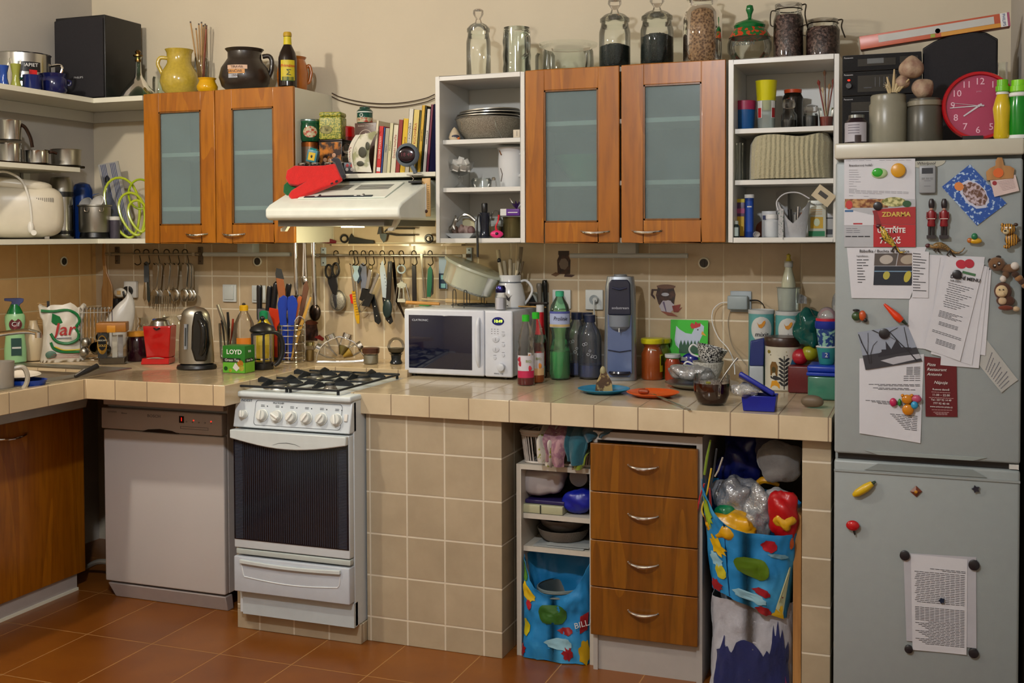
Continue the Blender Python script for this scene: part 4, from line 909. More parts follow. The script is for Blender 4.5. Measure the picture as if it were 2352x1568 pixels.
# thermometer
a=at(979,497,Y=-.352);s=px(a);r=thing('wall_thermometer','small wooden thermometer hanging at the right edge of the hood','thermometer',a)
bx('board','#c8a064s',r,-10.5*s,0,0,10.5*s,.006,88*s,c=.0015);TU('glass_tube','paperw',r,[(0,14,-1),(0,76,-1)],1.3,s,8);m=MB();m.ball(4*s,3*s,4*s,M=T(0,-.001,12*s));m.out('bulb','#3a1810',r)
m=MB()
for k in range(13):m.box(-8*s,-.0006,(18+k*4.4)*s,-3*s,0,(18.8+k*4.4)*s);m.box(3*s,-.0006,(18+k*4.4)*s,8*s,0,(18.8+k*4.4)*s)
m.out('scale','#3a2818',r)
# ================================================================= WHITE SHELF 1 CONTENTS
za,zb_=SH1[0]+.0005,SH1[1]+.0005;zc=ZB+.0185
def z1(X,Y):return 980+X/3.735,160+Y/3.735
D('mesh',plain,'c0baac',.5,.5,col2='807a6c',pat='voronoi',sc=420,edge=(.2,.6))
a=at(1120,318,Y=-.19);s=px(a);p=Vector((a.x,-.175,za))
r=thing('sieve','large wire mesh sieve bowl on the top white shelf','sieve',p,0);LA_('mesh_bowl','mesh',r,[(38,0),(56,4),(70,22),(76,46),(77,50)],s,36);
m=MB();m.tube([(77.5*s*math.cos(t),77.5*s*math.sin(t),50*s) for t in [2*PI*i/32 for i in range(32)]],1.6*s,8,closed=True);m.out('rim','steel',r)
TU('rib','steel',r,[(-46,50,-60),(-40,26,-58),(-30,2,-44)],1.2,s,6);TU('rib','steel',r,[(38,50,-66),(42,26,-60),(46,2,-34)],1.2,s,6)
for k,(dz,rr,lab) in enumerate(((54.5,74,'lowest flat splash lid resting on the wire sieve'),(60,76,'middle flat splash lid stacked over the wire sieve'),(66,70,'topmost flat splash lid above the wire sieve'))):
    q=Vector((p.x-(.004 if k==0 else -.004),p.y,p.z+dz*s));m=MB();m.lathe(sc([(0,1),(rr-3,1),(rr-3,-.6),(rr,-.6),(rr,2),(rr-3,2.6),(0,1.6)],s),36,cap=False);x=one(m,'splash_guard',lab,'lid','steel' if k==1 else 'steel_r',q,0,'flat lids on the sieve',ry=-1.4-k)
p,s=on(1044,Y=-.27,Z=za,v=300)
r=thing('ceramic_figure','small white pointed ceramic figure with dark pattern beside the sieve','figurine',p,face(p));m=MB();m.lathe(sc([(12,0),(14,6),(11,16),(5,26),(1,30)],s),14);m.out('figure','#c8b89c',r);m=MB();m.ball(9*s,3*s,4*s,M=T(2*s,-11*s,8*s));m.out('pattern','#2c3044',r);m=MB();m.ball(3.4*s,M=T(9*s,-10*s,4*s));m.out('nose','#c86a2c',r)
p,s=on(1188,Y=-.30,Z=za,v=310);r=thing('small_box','small cream slotted box at the right end of the top white shelf','box',p);bx('box','#cfc4b0',r,-10*s,0,0,6*s,.03,18*s,c=.001);bx('slot','#6a6258',r,-1*s,-.0006,3*s,0,0,15*s)
# sugar goblet
p,s=on(1058,Y=-.2,Z=zb_,v=400)
r=thing('glass_goblet','stemmed glass bowl piled with white sugar cubes','bowl',p,face(p));LA_('goblet','glass_n',r,[(19,0),(12,5),(5,12),(4,20),(7,25),(4,29),(16,34),(28,46),(32,62)],s,30)
rd=random.Random(3)
for k in range(16):
    lv=k//8;a_=k*2*PI/ (7 if lv==0 else 6);R0=(17 if lv==0 else 12)*s if k%8 else 0
    q=p+Vector((R0*math.cos(a_),R0*math.sin(a_),(46+lv*13+(5 if k%8==0 else 0))*s))
    b_=MB();c_=6.6*s;b_.box(-c_,-c_,-c_,c_,c_,c_,c=.0012);o_=one(b_,'sugar_cube','white sugar cube in the stemmed glass bowl','sugar cube','#f4f2ea',q,rd.uniform(0,90),'sugar cubes in the glass bowl',rx=rd.uniform(-25,25),ry=rd.uniform(-25,25))
p,s=on(1106,Y=-.18,Z=zb_,v=420);L1('glass_dish','low clear glass dish next to the sugar bowl','dish',p,s,[(18,0),(22,3),(24,18),(20,24)],'glass')
p,s=on(1134,Y=-.27,Z=zb_,v=415);LT('crystal_shaker','tiny faceted crystal shaker before the white pitcher','shaker',p,s,[('body','glass_n',[(6,0),(7,3),(6,14),(4,17)]),('cap','steel_r',[(4.6,16),(5,20),(3,23),(0,23)])])
D('ceram',plain,'d4d6d8',.2,var=.04,sc=8,coat=.5)
p,s=on(1176,Y=-.18,Z=zb_,v=400)
r=thing('pitcher','white ceramic pitcher with brown twig decoration on the middle white shelf','jug',p,face(p));LA_('body','ceram',r,[(26,0),(28,3),(31,30),(32,60),(31,84),(35,91)],s,32,t=.002);TU('handle','ceram',r,[(20,76,-26),(26,74,-42),(26,50,-44),(22,30,-40),(18,26,-26)],4,s,10);TU('twig','#7a4a24',r,[(-28,84,-14),(-25,76,-20),(-24,74,-22)],1.5,s,6);TU('twig','#4a3a30',r,[(-26,44,-18),(-22,30,-23),(-25,14,-16)],.9,s,6)
# lower
p,s=on(1066,Y=-.22,Z=zc,v=540)
r=thing('serving_tray','square white porcelain tray holding tea bags and garlic','tray',p,0);m=MB();m.add([(-22*s,-.04,0),(22*s,-.04,0),(22*s,.05,0),(-22*s,.05,0),(-36*s,-.06,11*s),(36*s,-.06,11*s),(36*s,.07,11*s),(-36*s,.07,11*s),(-33*s,-.055,11*s),(33*s,-.055,11*s),(33*s,.065,11*s),(-33*s,.065,11*s),(-20*s,-.036,2*s),(20*s,-.036,2*s),(20*s,.046,2*s),(-20*s,.046,2*s)],
 [(3,2,1,0),(0,1,5,4),(1,2,6,5),(2,3,7,6),(3,0,4,7),(4,5,9,8),(5,6,10,9),(6,7,11,10),(7,4,8,11),(8,9,13,12),(9,10,14,13),(10,11,15,14),(11,8,12,15),(12,13,14,15)]);m.out('tray_body','ceram',r)
for k,(dx,dz,col) in enumerate(((-20,16,'#5a4438'),(-4,18,'#8a7068'),(10,17,'#a08a84'),(20,15,'#6a4a48'))):
    q=p+Vector((dx*s,-.01,dz*s));m=MB();m.ball(9*s,9*s,12*s,amp=.2,fq=70,sd=k);one(m,'garlic_bulb',('brownish garlic head at left on the white tray','pinkish garlic head left of centre on the white tray','pale garlic head right of centre on the tray','reddish garlic head at right on the white tray')[k],'garlic',col,q,0,'garlic on the white tray')
m=MB();m.sheet(lambda u,v:((-46+30*u)*s,-.02+.01*math.sin(u*5+v*4),(14+34*v*u+6*math.sin(u*9))*s),12,8,th=.0005);one(m,'foil_packet','crumpled printed foil packet leaning on the left of the tray','packet','steel_r',p+Vector((.0,-.0,.004)))
m=MB();m.sheet(lambda u,v:((-16+30*u)*s,.03-.0*u,(16+28*v)*s),4,4,th=.003);one(m,'paper_card','cream card standing at the back of the white tray','card','#c9c29c',p+Vector((.01,0,.002)))
m=MB();m.tube([(( -22+48*t)*s,.0,(38+14*math.sin(PI*t))*s) for t in [i/10 for i in range(11)]],4*s,8);r=one(m,'steel_strainer_handle','curved steel handle lying over the tray contents','utensil','steel',p+Vector((.004,0,.002)))
p,s=on(1113,Y=-.26,Z=zc,v=500)
r=LT('pepper_mill','tall black pepper mill on the lowest white shelf','mill',p,s,[('base','#101828g',[(12,0),(13,4),(11,8),(10,22),(12,40),(12,58)]),('neck','black',[(6,58),(7,62),(7,78),(6,80),(0,80)])],rz=0)
p,s=on(1139,Y=-.17,Z=zc,v=500);r=LT('glass_jar','lidded clear glass jar of spice behind the pepper mill','jar',p,s,[('jar','glass',[(16,0),(17,3),(17,40),(12,46)]),('lid','glass_n',[(12,46),(14,52),(8,62),(0,64)]),('contents','#7a6a4c',[(13,1),(15.5,3),(15.5,26),(0,28)])])
D('brass',plain,'6e6440',.35,.7,var=.25,sc=20)
p,s=on(1177,Y=-.16,Z=zc,v=500);L1('brass_pot','tarnished brass pot under the purple box','pot',p,s,[(20,0),(22,3),(22,44),(23,48)],'brass',t=.002)
a=at(1171,494,Y=-.24);r=thing('chocolate_box','purple and white box balanced on the brass pot','box',(a.x,-.20,zc+50.5*s),-12);r.rotation_euler[1]=math.radians(0);bx('box','#5c2c8cs',r,-22*s,-.03,0,26*s,.05,15*s,c=.001);bx('white_end','paperw',r,-24*s,-.031,.0005,-8*s,.0,15.5*s)
bx('stripe','paperw',r,-4*s,-.0308,6*s,22*s,-.03,8*s)
q=Vector((a.x+.012,-.19,zc+66.5*s));m=MB()
for k in range(9):
    a_=k*2*PI/9;m.tube([(0,0,0),(8*s*math.cos(a_),8*s*math.sin(a_),10*s),(16*s*math.cos(a_),16*s*math.sin(a_),(12+6*(k%3))*s)],[1.6*s,3*s,.6*s],5)
one(m,'foil_flower','shiny curled silver ribbon bow on the purple box','bow','steel',q)
p,s=on(1141,Y=-.29,Z=zc,v=530)
r=thing('pink_tape_measure','pink lip shaped gadget with a dark centre and red stalk','gadget',p+Vector((0,0,9*s)),face(p));m=MB();m.ball(15*s,5*s,9*s,e=1.1);m.out('body','#e03078s',r);m=MB();m.ball(4*s,2*s,3.4*s,M=T(0,-4.4*s,1*s));m.out('eye','black',r);TU('stalk','#d02030s',r,[(0,8),(-2,18),(3,30),(5,44)],[3,2,1.6,2.4],s)
# black stick with hook hanging in front (long lighter)
a=at(1097,590,Y=-.35);s=px(a);m=MB();m.tube([(0,0,0),(.0,0,30*s),(-1*s,0,66*s),(1*s,0,92*s),(6*s,0,99*s),(10*s,0,94*s)],[3*s,3*s,2.2*s,1.6*s,1.4*s,1.2*s],8);one(m,'hanging_hook','black stick with a curved hook hanging before the lowest white shelf','hook','black',a)
# ================================================================= WHITE SHELF 2 CONTENTS
za,zb_=SH2[0]+.0005,SH2[1]+.0005
p,s=on(1712,Y=-.2,Z=za,v=260)
LT('plastic_cup','pink plastic cup nested over a blue one on the right unit','cup',p,s,[('blue_cup','#1c5c9cs',[(19,0),(20,2),(23,50)]),('pink_rim','#a83058s',[(23.6,48),(24.4,68),(23,69),(0,69)])])
p,s=on(1760,Y=-.22,Z=za,v=240)
r=LT('tumbler','yellow tumbler inside a printed clear beaker on the top right shelf','cup',p,s,[('beaker','jarplast',[(18,0),(19,2),(22,64),(22.5,66)]),('yellow_tumbler','#d6d014s',[(15,44),(21,64),(24,108),(25,112)],.0015)])
for a0,c_ in ((-42,'#c02028'),(46,'#a01c20')):decal(r,12*s,40*s,21.6*s,46*s,'paperw','print',a0,.001);decal(r,9*s,22*s,21.6*s,38*s,c_,'print_red',a0,.0016)
p,s=on(1821,Y=-.14,Z=za,v=250);LT('coffee_jar','tall dark glass jar with an orange lid on the top right shelf','jar',p,s,[('jar','#14100cg',[(22,0),(24,3),(22,30),(22,64),(24,74),(18,86)]),('lid','#c8481cs',[(19.5,86),(20,94),(0,95)])])
p,s=on(1812,Y=-.26,Z=za,v=270);LT('stoppered_jar','small glass jar with ball stopper in front of the coffee jar','jar',p,s,[('jar','glass',[(17,0),(18,2),(18,30),(12,38),(11,44)]),('contents','#140f0e',[(16.5,1),(17,2),(17,18),(0,18)]),('stopper','glass_n',[(11,46),(14,48),(15,56),(12,66),(0,70)])])
p,s=on(1862,Y=-.24,Z=za,v=270);LT('stoppered_jar','short glass jar of black powder with round stopper, beside paint brushes','jar',p,s,[('jar','glass',[(16,0),(17,2),(17,28),(14,34)]),('contents','#0f0f10',[(15,1),(16,2),(16,27),(0,28)]),('stopper','glass_n',[(14,36),(17,40),(16,50),(0,55)])])
p,s=on(1898,Y=-.24,Z=za,v=270)
r=LT('drinking_glass','reddish glass holding wooden brushes on the top right shelf','glass',p,s,[('glass','dglass',[(14,0),(15,2),(18,46)]),('red_dregs','#8c3a34s',[(12,1),(13,3),(15,24),(0,24)])])
for k,(dx,h,c_) in enumerate(((-16,96,'#7a2c24'),(-4,118,'#5a3c28'),(6,88,'#8a6a48'),(14,98,'#6a3028'),(-8,80,'#c8b898'))):
    m=MB();m.tube([(dx*.2*s,(k%2)*4*s,26*s),(dx*s,(k%3-1)*5*s,h*s)],[1.6*s,1.8*s],6);q=one(m,'paint_brush',('reddish','tallest dark','tan','red brown','pale short')[k]+' brush standing in the reddish glass','brush',c_,p,face(p),'brushes in the reddish glass')
    m=MB();d_=Vector((dx*.8*s,(k%3-1)*4*s,(h-26)*s)).normalized();e_=Vector((dx*s,(k%3-1)*5*s,h*s));m.tube([e_,e_+d_*7*s,e_+d_*13*s],[2*s,4*s,1*s],8);m.out('brush_head',c_,q)
p,s=on(1718,Y=-.03,Z=za+.06,v=250);
m=MB();m.box(-14*s,-.012,20*s,12*s,.0,62*s,c=.004);q=one(m,'wall_thermostat','dark square device on the back panel over the plastic cups','device','#3a3834s',Vector((p.x,-.024,za)));bx('screen','black',q,-8*s,-.014,30*s,6*s,-.012,52*s)
# knitted cosy
D('knit',plain,'b2ab8c',.95,var=.12,sc=60,bump=1.,bsc=180,sheen=.4)
a=at(1711,413,Y=-.3);b=at(1912,413,Y=-.3);s=px(a);w=(b.x-a.x);H=SH2[0]-.018-zb_-.002
r=thing('tea_cosy','beige ribbed knitted cosy filling the middle right shelf','cosy',(a.x,-.19,zb_));m=MB()
def cosy(u,v):
    q_=(u*2)%1*2-1;q_=q_ if u<.5 else -q_;cx_=q_*(1.5-.5*q_*q_) if 0 else q_;sy_=(1-abs(q_)**5)**.5*(-1 if u<.5 else 1)
    top=H*(1-.05*(1+math.sin(cx_*5+.6))*(v**4));bw=(1-.02*math.sin(v*PI)-.12*max(0,v-.8)*4*abs(cx_)**4)
    rib=.0024*math.sin(cx_*w*.5/.0058*2)*(1 if v<.97 else .3)
    k=1-.10*v**2
    x=w/2+w/2*cx_*bw*(.985-.03*v)+.0012*math.sin(v*5+cx_*4);y=.135*sy_*k-.012*math.sin(v*PI)*(1 if sy_<0 else 0)
    x+=0;y+=rib*(-1 if sy_<0 else 1)
    return (x,y,.003+v*top*.985+(.004*math.sin(cx_*6+1)*v))
m.sheet(cosy,480,30)
m.sheet(lambda u,v:(w/2+(cosy(u,1)[0]-w/2)*v,cosy(u,1)[1]*v,cosy(u,1)[2]-.004*(1-v)),80,6)
m.out('knitted_body','knit',r,ang=60)
p,s=on(1699,Y=-.29,Z=zb_,v=370);L1('drinking_glass','tall narrow clear glass left of the knitted cosy','glass',p,s,[(9,0),(10,2),(8,30),(9,86)],'dglass')
# medicines
def mbox(nm,lab,u,v,w_,h_,Y,d_,mat,cat='box',Z=None,rz=0,grp='medicine boxes on the lower right shelf'):
    p,s=on(u,Y=Y,Z=zc if Z is None else Z,v=v);r=thing(nm,lab,cat,p,rz,grp);bx('carton',mat,r,-w_/2*s,0,0,w_/2*s,d_,h_*s,c=.0008);return r,s
r,s=mbox('medicine_box','narrow purple and yellow medicine box at the far left of the lower shelf',1700,500,20,88,-.24,.05,'#4a2a5cs');bx('yellow_panel','#d0a81c',r,-9*s,-.0008,3*s,9*s,0,48*s);bx('top_band','#c8b418',r,-10*s,-.0008,80*s,10*s,0,88*s);bx('pink_band','#a84878',r,-10*s,-.0008,55*s,10*s,0,66*s)
p,s=on(1690,Y=-.30,Z=zc,v=530);r=LT('dropper_bottle','small dark bottle with a pale cap at the lower shelf edge','bottle',p,s,[('bottle','#20302cg',[(8,0),(9,2),(9,26),(5,30)]),('cap','#b8c0b8s',[(6,30),(6,38),(0,38)])]);decal(r,12*s,20*s,9*s,13*s,'#b8c8c4')
p,s=on(1721,Y=-.24,Z=zc,v=500);r=LT('tablet_tube','tall blue tablet tube with a white cap','tube',p,s,[('tube','#143c8cs',[(9,0),(10,2),(10,90)]),('cap','paperw',[(11,90),(11,98),(0,99)])]);decal(r,14*s,70*s,10*s,48*s,'#1c4cac');decal(r,10*s,3*s,10*s,70*s,'paperw','label_line',0,.0012)
p,s=on(1757,Y=-.1,Z=zc,v=490);r=thing('round_tin','orange round box standing on edge at the back of the lower shelf','tin',p+Vector((0,0,.032)),0);m=MB(R('X',90));m.cyl(19*s,-.02,.02,28);m.out('tin','#8c3c18s',r);bx('stand_block','#5c4c44',r,-16*s,-.02,-.0318,16*s,.02,-15*s)
r,s=mbox('white_carton','plain white carton at the back of the lower right shelf',1796,480,26,104,-.09,.05,'#a8a6a4')
r,s=mbox('medicine_box','white carton with a slanted top behind the white tablet bottle',1766,500,32,60,-.17,.04,'#b8b8b8s');bx('print','#1c2c5c',r,-14*s,-.0008,40*s,-6*s,0,50*s)
p,s=on(1773,Y=-.25,Z=zc,v=520);r=LT('tablet_bottle','rounded white plastic tablet bottle','bottle',p,s,[('bottle','#ccd0d4s',[(15,0),(17,3),(17,36),(12,42)]),('cap','paperw',[(14,42),(14,52),(0,53)])])
p,s=on(1736,Y=-.29,Z=zc,v=540)
r=thing('small_vial','small glass vial lying beside the blue tablet tube','vial',p+Vector((0,0,7*s)),20);m=MB(R('X',90));m.cyl(6*s,0,.03,16);m.out('vial','glass_n',r);m=MB(R('X',90));m.cyl(7*s,-.002,.006,16);m.out('cap','#b8b8bcm',r)
r,s=mbox('medicine_box','white cough syrup box with yellow and green panels',1876,520,40,84,-.24,.05,'#c4c6b8s');text('Robitussin',7*s,'black',r,(0,-.0008,75*s));bx('yellow_panel','#c9a01c',r,-14*s,-.0008,20*s,14*s,0,46*s);bx('green_panel','#0f7a4a',r,-18*s,-.0008,2*s,18*s,0,14*s)
m=MB();m.ball(7*s,.001,9*s,M=T(0,-.001,34*s));m.out('bottle_picture','#c8d0b0',r)
for k in range(3):bx('print','#c8a878',r,-14*s,-.0008,(52+k*5)*s,12*s,0,(54+k*5)*s)
r,s=mbox('medicine_box','small grey and white carton at the right end of lower shelf',1905,520,20,54,-.22,.05,'#a8a8a8s');bx('print','#2c3038',r,-7*s,-.0008,6*s,7*s,0,18*s);bx('print','#3c4048',r,-9*s,-.0008,42*s,9*s,0,45*s)
r,s=mbox('medicine_box','pink and white flat packet lying atop the syrup box',1884,470,26,10,-.2,.04,'#c8b0b4s',Z=zc+85*.0017)
bx('print','#c02848',r,-12*s,-.0008,3*s,12*s,0,6*s)
# small cloth bag hanging
a=at(1820,552,Y=-.345);s=px(a);r=thing('cloth_pouch','white folded pouch with leaf print holding tubes at the shelf edge','pouch',(a.x,-.335,a.z))
m=MB()
def pouch(u,v):
    a_=2*PI*u;cx_=math.cos(a_);sy_=math.sin(a_);wz=(26+12*v)*s;top=(72-34*max(0,1-abs(cx_)*1.2)*(1 if sy_<0 else .3)+18*abs(cx_))*s
    return (wz*math.copysign(abs(cx_)**.7,cx_),.035+.03*sy_*(.6+.6*v),.002+top*v)
m.sheet(pouch,36,12);m.out('pouch_body','#b0b2b6c',r);TU('strap','#c0c0c4s',r,[(-34,70,8),(-38,90,12),(-20,108,14),(10,110,14),(36,96,12)],1.6,s,6)
D('leafp',plain,'b0b2b6',.8,col2='2c5a4c',pat='noise',sc=120,edge=(.6,.63));m=MB();m.sheet(lambda u,v:((-36+14*u)*s+.002,.028-.03*u-.003,(8+70*v-6*u)*s),6,8);m.out('leaf_print','leafp',r)
for k,(dx,dz,c_) in enumerate(((-8,60,'#2c2a28'),(8,66,'#b8b8bc'),(16,52,'#7a4428'),(2,48,'#a8a49c'))):
    m=MB();m.tube([(0,0,0),(dx*.2*s,0,30*s)],[4*s,5*s],10);one(m,'ointment_tube',('black tube in the white pouch','silver tube standing highest in the white pouch','brown tube in the white pouch','pale tube at the front of the white pouch')[k],'tube',c_+('m' if k==1 else 's'),Vector((a.x+dx*s,-.30+.006*k,a.z+(dz-18)*s)),0,'tubes in the white pouch')
# envelope / folded card at the right
a=at(1893,440,Y=-.345);s=px(a);r=thing('folded_leaflet','folded tan leaflet sticking out beside the fridge top','leaflet',(a.x,-.35,a.z),0);r.rotation_euler[1]=math.radians(38);bx('leaflet','#c0b090',r,-18*s,0,-24*s,28*s,.003,8*s);bx('print','#2c2620',r,-8*s,-.0008,-12*s,14*s,0,-2*s)
# ================================================================= SINK
w_=bpy.data.objects['worktop']
r=thing('sink','stainless steel sink let into the corner worktop at the far left','sink',(.46,-1.10,ZC+.0005))
m=MB()
def ring(x0,y0,x1,y1,z):return [(x0,y0,z),(x1,y0,z),(x1,y1,z),(x0,y1,z)]
a_=ring(-.27,-.55,.31,.42,.0);b_=ring(-.22,-.48,.24,.33,.006);c_=ring(-.19,-.45,.21,.30,-.02);d_=ring(-.17,-.43,.19,.28,-.15)
m.add(ring(-.27,-.55,.31,.42,.004)+b_+c_+d_+a_,[(0,1,5,4),(1,2,6,5),(2,3,7,6),(3,0,4,7),(4,5,9,8),(5,6,10,9),(6,7,11,10),(7,4,8,11),(8,9,13,12),(9,10,14,13),(10,11,15,14),(11,8,12,15),(12,13,14,15),(16,17,1,0),(17,18,2,1),(18,19,3,2),(19,16,0,3)])
m.out('basin','steel_r',r,bev=.004)
m=MB();m.cyl(.03,-.149,-.146,20);m.out('drain','chrome',r)
# cut the basin out of the slab
cb=MB();cb.box(.46-.2,-1.10-.46,ZC-.3,.46+.22,-1.10+.31,ZC+.1);cbo=cb.out('cut','white')
mod=w_.modifiers.new('c','BOOLEAN');mod.object=cbo;mod.operation='DIFFERENCE';mod.solver='EXACT'
bpy.context.view_layer.update();me=bpy.data.meshes.new_from_object(w_.evaluated_get(bpy.context.evaluated_depsgraph_get()));w_.modifiers.clear();w_.data=me;bpy.data.objects.remove(cbo)
# faucet
a=at(88,765,Y=-1.0);s=px(a)
r=thing('faucet','chrome kitchen faucet spout reaching in from the left edge','faucet',(.13,-1.03,ZC+.001))
e=Vector((a.x,a.y,a.z))-Vector((.13,-1.03,ZC+.001))
m=MB();m.lathe([(.025,0),(.025,.04),(.018,.06),(.0,.06)],20);m.out('base','chrome',r)
m=MB();m.tube([(0,0,.05),(0,0,e.z*.72),(.03*1,.0,e.z*.8),(e.x*.5,e.y*.5,e.z*.93),(e.x*.85,e.y*.85,e.z*1.04),(e.x,e.y,e.z)],[.011]*5+[.010],12);m.out('spout','chrome',r)
m=MB();m.cyl(.012,-.018,.004,16,M=T(e.x,e.y,e.z));m.out('aerator','chrome',r)
# basin things
p,s=sp(52,886,Z=ZC+.002)
r=thing('dish_tub','bright blue oval plastic dish in the sink with a white plate','tub',(p.x-.06,p.y+.04,ZC-.035),10)
m=MB(Sc(1.35,.8,1));m.lathe(hollow([(.055,0),(.075,.03),(.085,.055)],.002),32,cap=False);m.out('tub_body','#0c3c9cs',r)
m=MB(T(-.02,.01,.055)@R('X',6)@Sc(1.3,.8,1));m.lathe([(0,.0),(.05,.002),(.078,.014),(.08,.012),(.05,-.002),(0,-.003)],32,cap=False);one(m,'plate','white oval plate lying in the blue dish at the sink','plate','#d8cdbcg',(p.x-.06,p.y+.04,ZC-.03),10)
p,s=sp(12,893,Z=ZC+.002);r=thing('plastic_jug','grey plastic jug with a loop handle at the left edge of the sink','jug',(p.x-.035,p.y+.02,ZC-.03),face(p));m=MB();m.lathe(hollow([(.035,0),(.04,.01),(.044,.13)],.002),24,cap=False);m.out('body','#8c8478s',r);TU('handle','#a09888s',r,[(.034,.10),(.07,.105),(.085,.08),(.085,.05),(.07,.025),(.034,.02)],.009,1)
a=at(172,865,Z=ZC+.012);b=at(224,840,Z=ZC+.045);m=MB();d=(b-a);m.tube([a-a,d*.5,d],[.006,.010,.011],10);r=one(m,'sink_brush','black handled brush lying across the sink corner','brush','black',a);m=MB();m.tube([d*-.0+Vector((.0,-.0,.006)),d*.45+Vector((0,-.003,.012))],[.003,.004],6);m.out('steel_insert','chrome',r)
# ================================================================= LEFT COUNTER GOODS
p,s=sp(36,838,25,Z=ZC);p.z=ZC+.005
r=thing('cleaner_bottle','pale green cream cleaner bottle with a blue spray head','bottle',p,face(p));m=MB(Sc(1,.62,1));m.lathe(sc([(20,0),(24,3),(24,30),(21,60),(19,75),(22,95),(22,108),(19,114)],s),28);m.out('bottle','#93c08as',r)
m=MB(Sc(1,.7,1));m.lathe(sc([(18,114),(16,120),(10,132),(9,136)],s),20);m.out('collar','#0c6a30g',r);m=MB();m.prism(sc([(-8,134),(9,130),(12,136),(18,140),(20,148),(12,150),(-22,150),(-22,144),(-12,143),(-6,142)],s),.018,y0=-.009);m.out('spray_head','#3c4474s',r,bev=.003)
m=MB();m.lathe([(0,0),(14*s,0)],24,M=T(1*s,-14.4*s,90*s)@R('X',84));m.out('logo_disc','#7c1c1c',r);text('Cif',15*s,'paperw',r,(1*s,-15.6*s,90*s));text('Cream',8*s,'#1c3c2c',r,(3*s,-14.4*s,72*s));bx('label_panel','#123c34',r,-9*s,-15.4*s,18*s,13*s,-14*s,58*s);bx('label_band','#c8c8c0',r,-7*s,-15.8*s,34*s,12*s,-15.2*s,38*s)
p,s=sp(74,832,22,Z=ZC);L1('detergent_bottle','white plastic bottle standing between the green cleaner and brush','bottle',p+Vector((0,.01,.005)),s,[(20,0),(23,4),(23,50),(14,72),(9,86),(9,92),(0,92)],'#cdb894s')
p,s=sp(98,833,8,Z=ZC);p=p+Vector((.0,.03,.005))
r=thing('dish_brush','dish brush with tan bristles, red collar and yellow handle','brush',p,face(p));m=MB();m.tube([(0,0,0),(0,0,36*s),(3*s,0,76*s)],[5*s,6*s,5*s],10);m.out('handle','#d09a10s',r);m=MB();m.cyl(8*s,70*s,84*s,12,M=T(2*s,0,0));m.out('collar','#c8281cs',r);bx('brush_head','black',r,-0*s,-4*s,82*s,6*s,4*s,138*s)
m=MB()
for k in range(12):
    for j in (-2,0,2):m.tube([(0*s,j*s,(84+k*4.4)*s),(-20*s,j*1.6*s,(84+k*4.4+(k%2))*s)],.5*s,4)
m.out('bristles','#b08a54',r);bx('grip_band','#2c48a0s',r,-5*s,-7*s,40*s,6*s,-4*s,62*s)
# Jar refill pouch
p,s=sp(138,831,0,Z=ZC);p=p+Vector((.0,.02,.001))
r=thing('refill_pouch','white detergent refill pouch with green swirl and red lettering','pouch',p,face(p))
m=MB()
def pou(u,v):
    a_=2*PI*u;ww=(50-8*math.sin(v*PI*.9)+ (4 if v>.8 else 0))*s;dd=(18*(1-v)**.7+1.5)*s
    return (math.copysign(abs(math.cos(a_))**.6,math.cos(a_))*ww,dd*math.sin(a_)+.003*noise.noise(Vector((math.cos(a_)*3,v*5,1)))*4,v*128*s+(math.sin(a_*3)*2*s if v>.9 else 0)+ (noise.noise(Vector((math.cos(a_)*3,2,3)))*14*s if v>.85 else 0))
m.sheet(pou,40,16);m.sheet(lambda u,v:(pou(u,0)[0]*v,pou(u,0)[1]*v,0),20,2);m.out('pouch_body','#c9c0b0s',r)
def fr(x,z):return -(18*(1-z/128)**.7+2.2)*s-.0035
def swirl(mat,name,pts,r_,yo=0):
    m=MB();q=[(x*s,fr(x,z)+yo,z*s) for x,z in pts];m.tube(q,r_*s,8,M=None);
    return m.out(name,mat,r)
swirl('#0f6a34g','green_swirl',[(-46,118),(-20,116),(10,118),(30,108),(36,92),(28,78),(34,64),(30,50),(10,42),(-14,48),(-26,66)],3.4);swirl('#0f6a34g','green_band',[(-26,46),(-20,32),(-4,24),(20,22),(40,22)],3)
swirl('#c9b41c','yellow_band',[(-18,36),(0,28),(20,27),(38,28)],1.6)
m=MB();m.prism(sc([(-22,112),(-6,104),(0,90),(-14,84),(-24,92)],s),.002,y0=fr(0,100)-.002);m.out('green_leaf','#0f6a34g',r)
text('Jar',40*s,'#a81c1c',r,(3*s,fr(0,70)-.004,74*s),sx=1.05,off=.0006,shear=.2);bx('caption','inkg',r,-14*s,fr(0,50)-.002,54*s,18*s,fr(0,50)-.001,56*s)
for k in range(3):bx('small_print','#8c3c34',r,-30*s+k*4*s,fr(0,14)-.0035,(10+k*4)*s,34*s,fr(0,14)-.003,(11+k*4)*s)
m=MB();m.ball(12*s,2*s,9*s,M=T(-26*s,fr(0,18),18*s));m.out('picture','#4a6a58',r)
# white bag behind
p,s=sp(200,815,0,Z=ZC);p=Vector((.29,-.28,ZC+.001));s=px(p)
def wb(u,v):
    a_=2*PI*u;k=math.sin(PI*min(1,.12+v*.98))**.55;return ((-6+40*v+34*k*math.cos(a_))*s,(16*k*math.sin(a_))*s+.006*noise.noise(Vector((math.cos(a_)*2,v*4,2))),(2+150*v+10*v*math.cos(a_))*s)
m=MB();m.sheet(wb,30,18)
one(m,'plastic_bag','white bulging plastic bag rising behind the refill pouch','bag','#c9c4bcs',p+Vector((0,.06,0)),face(p))
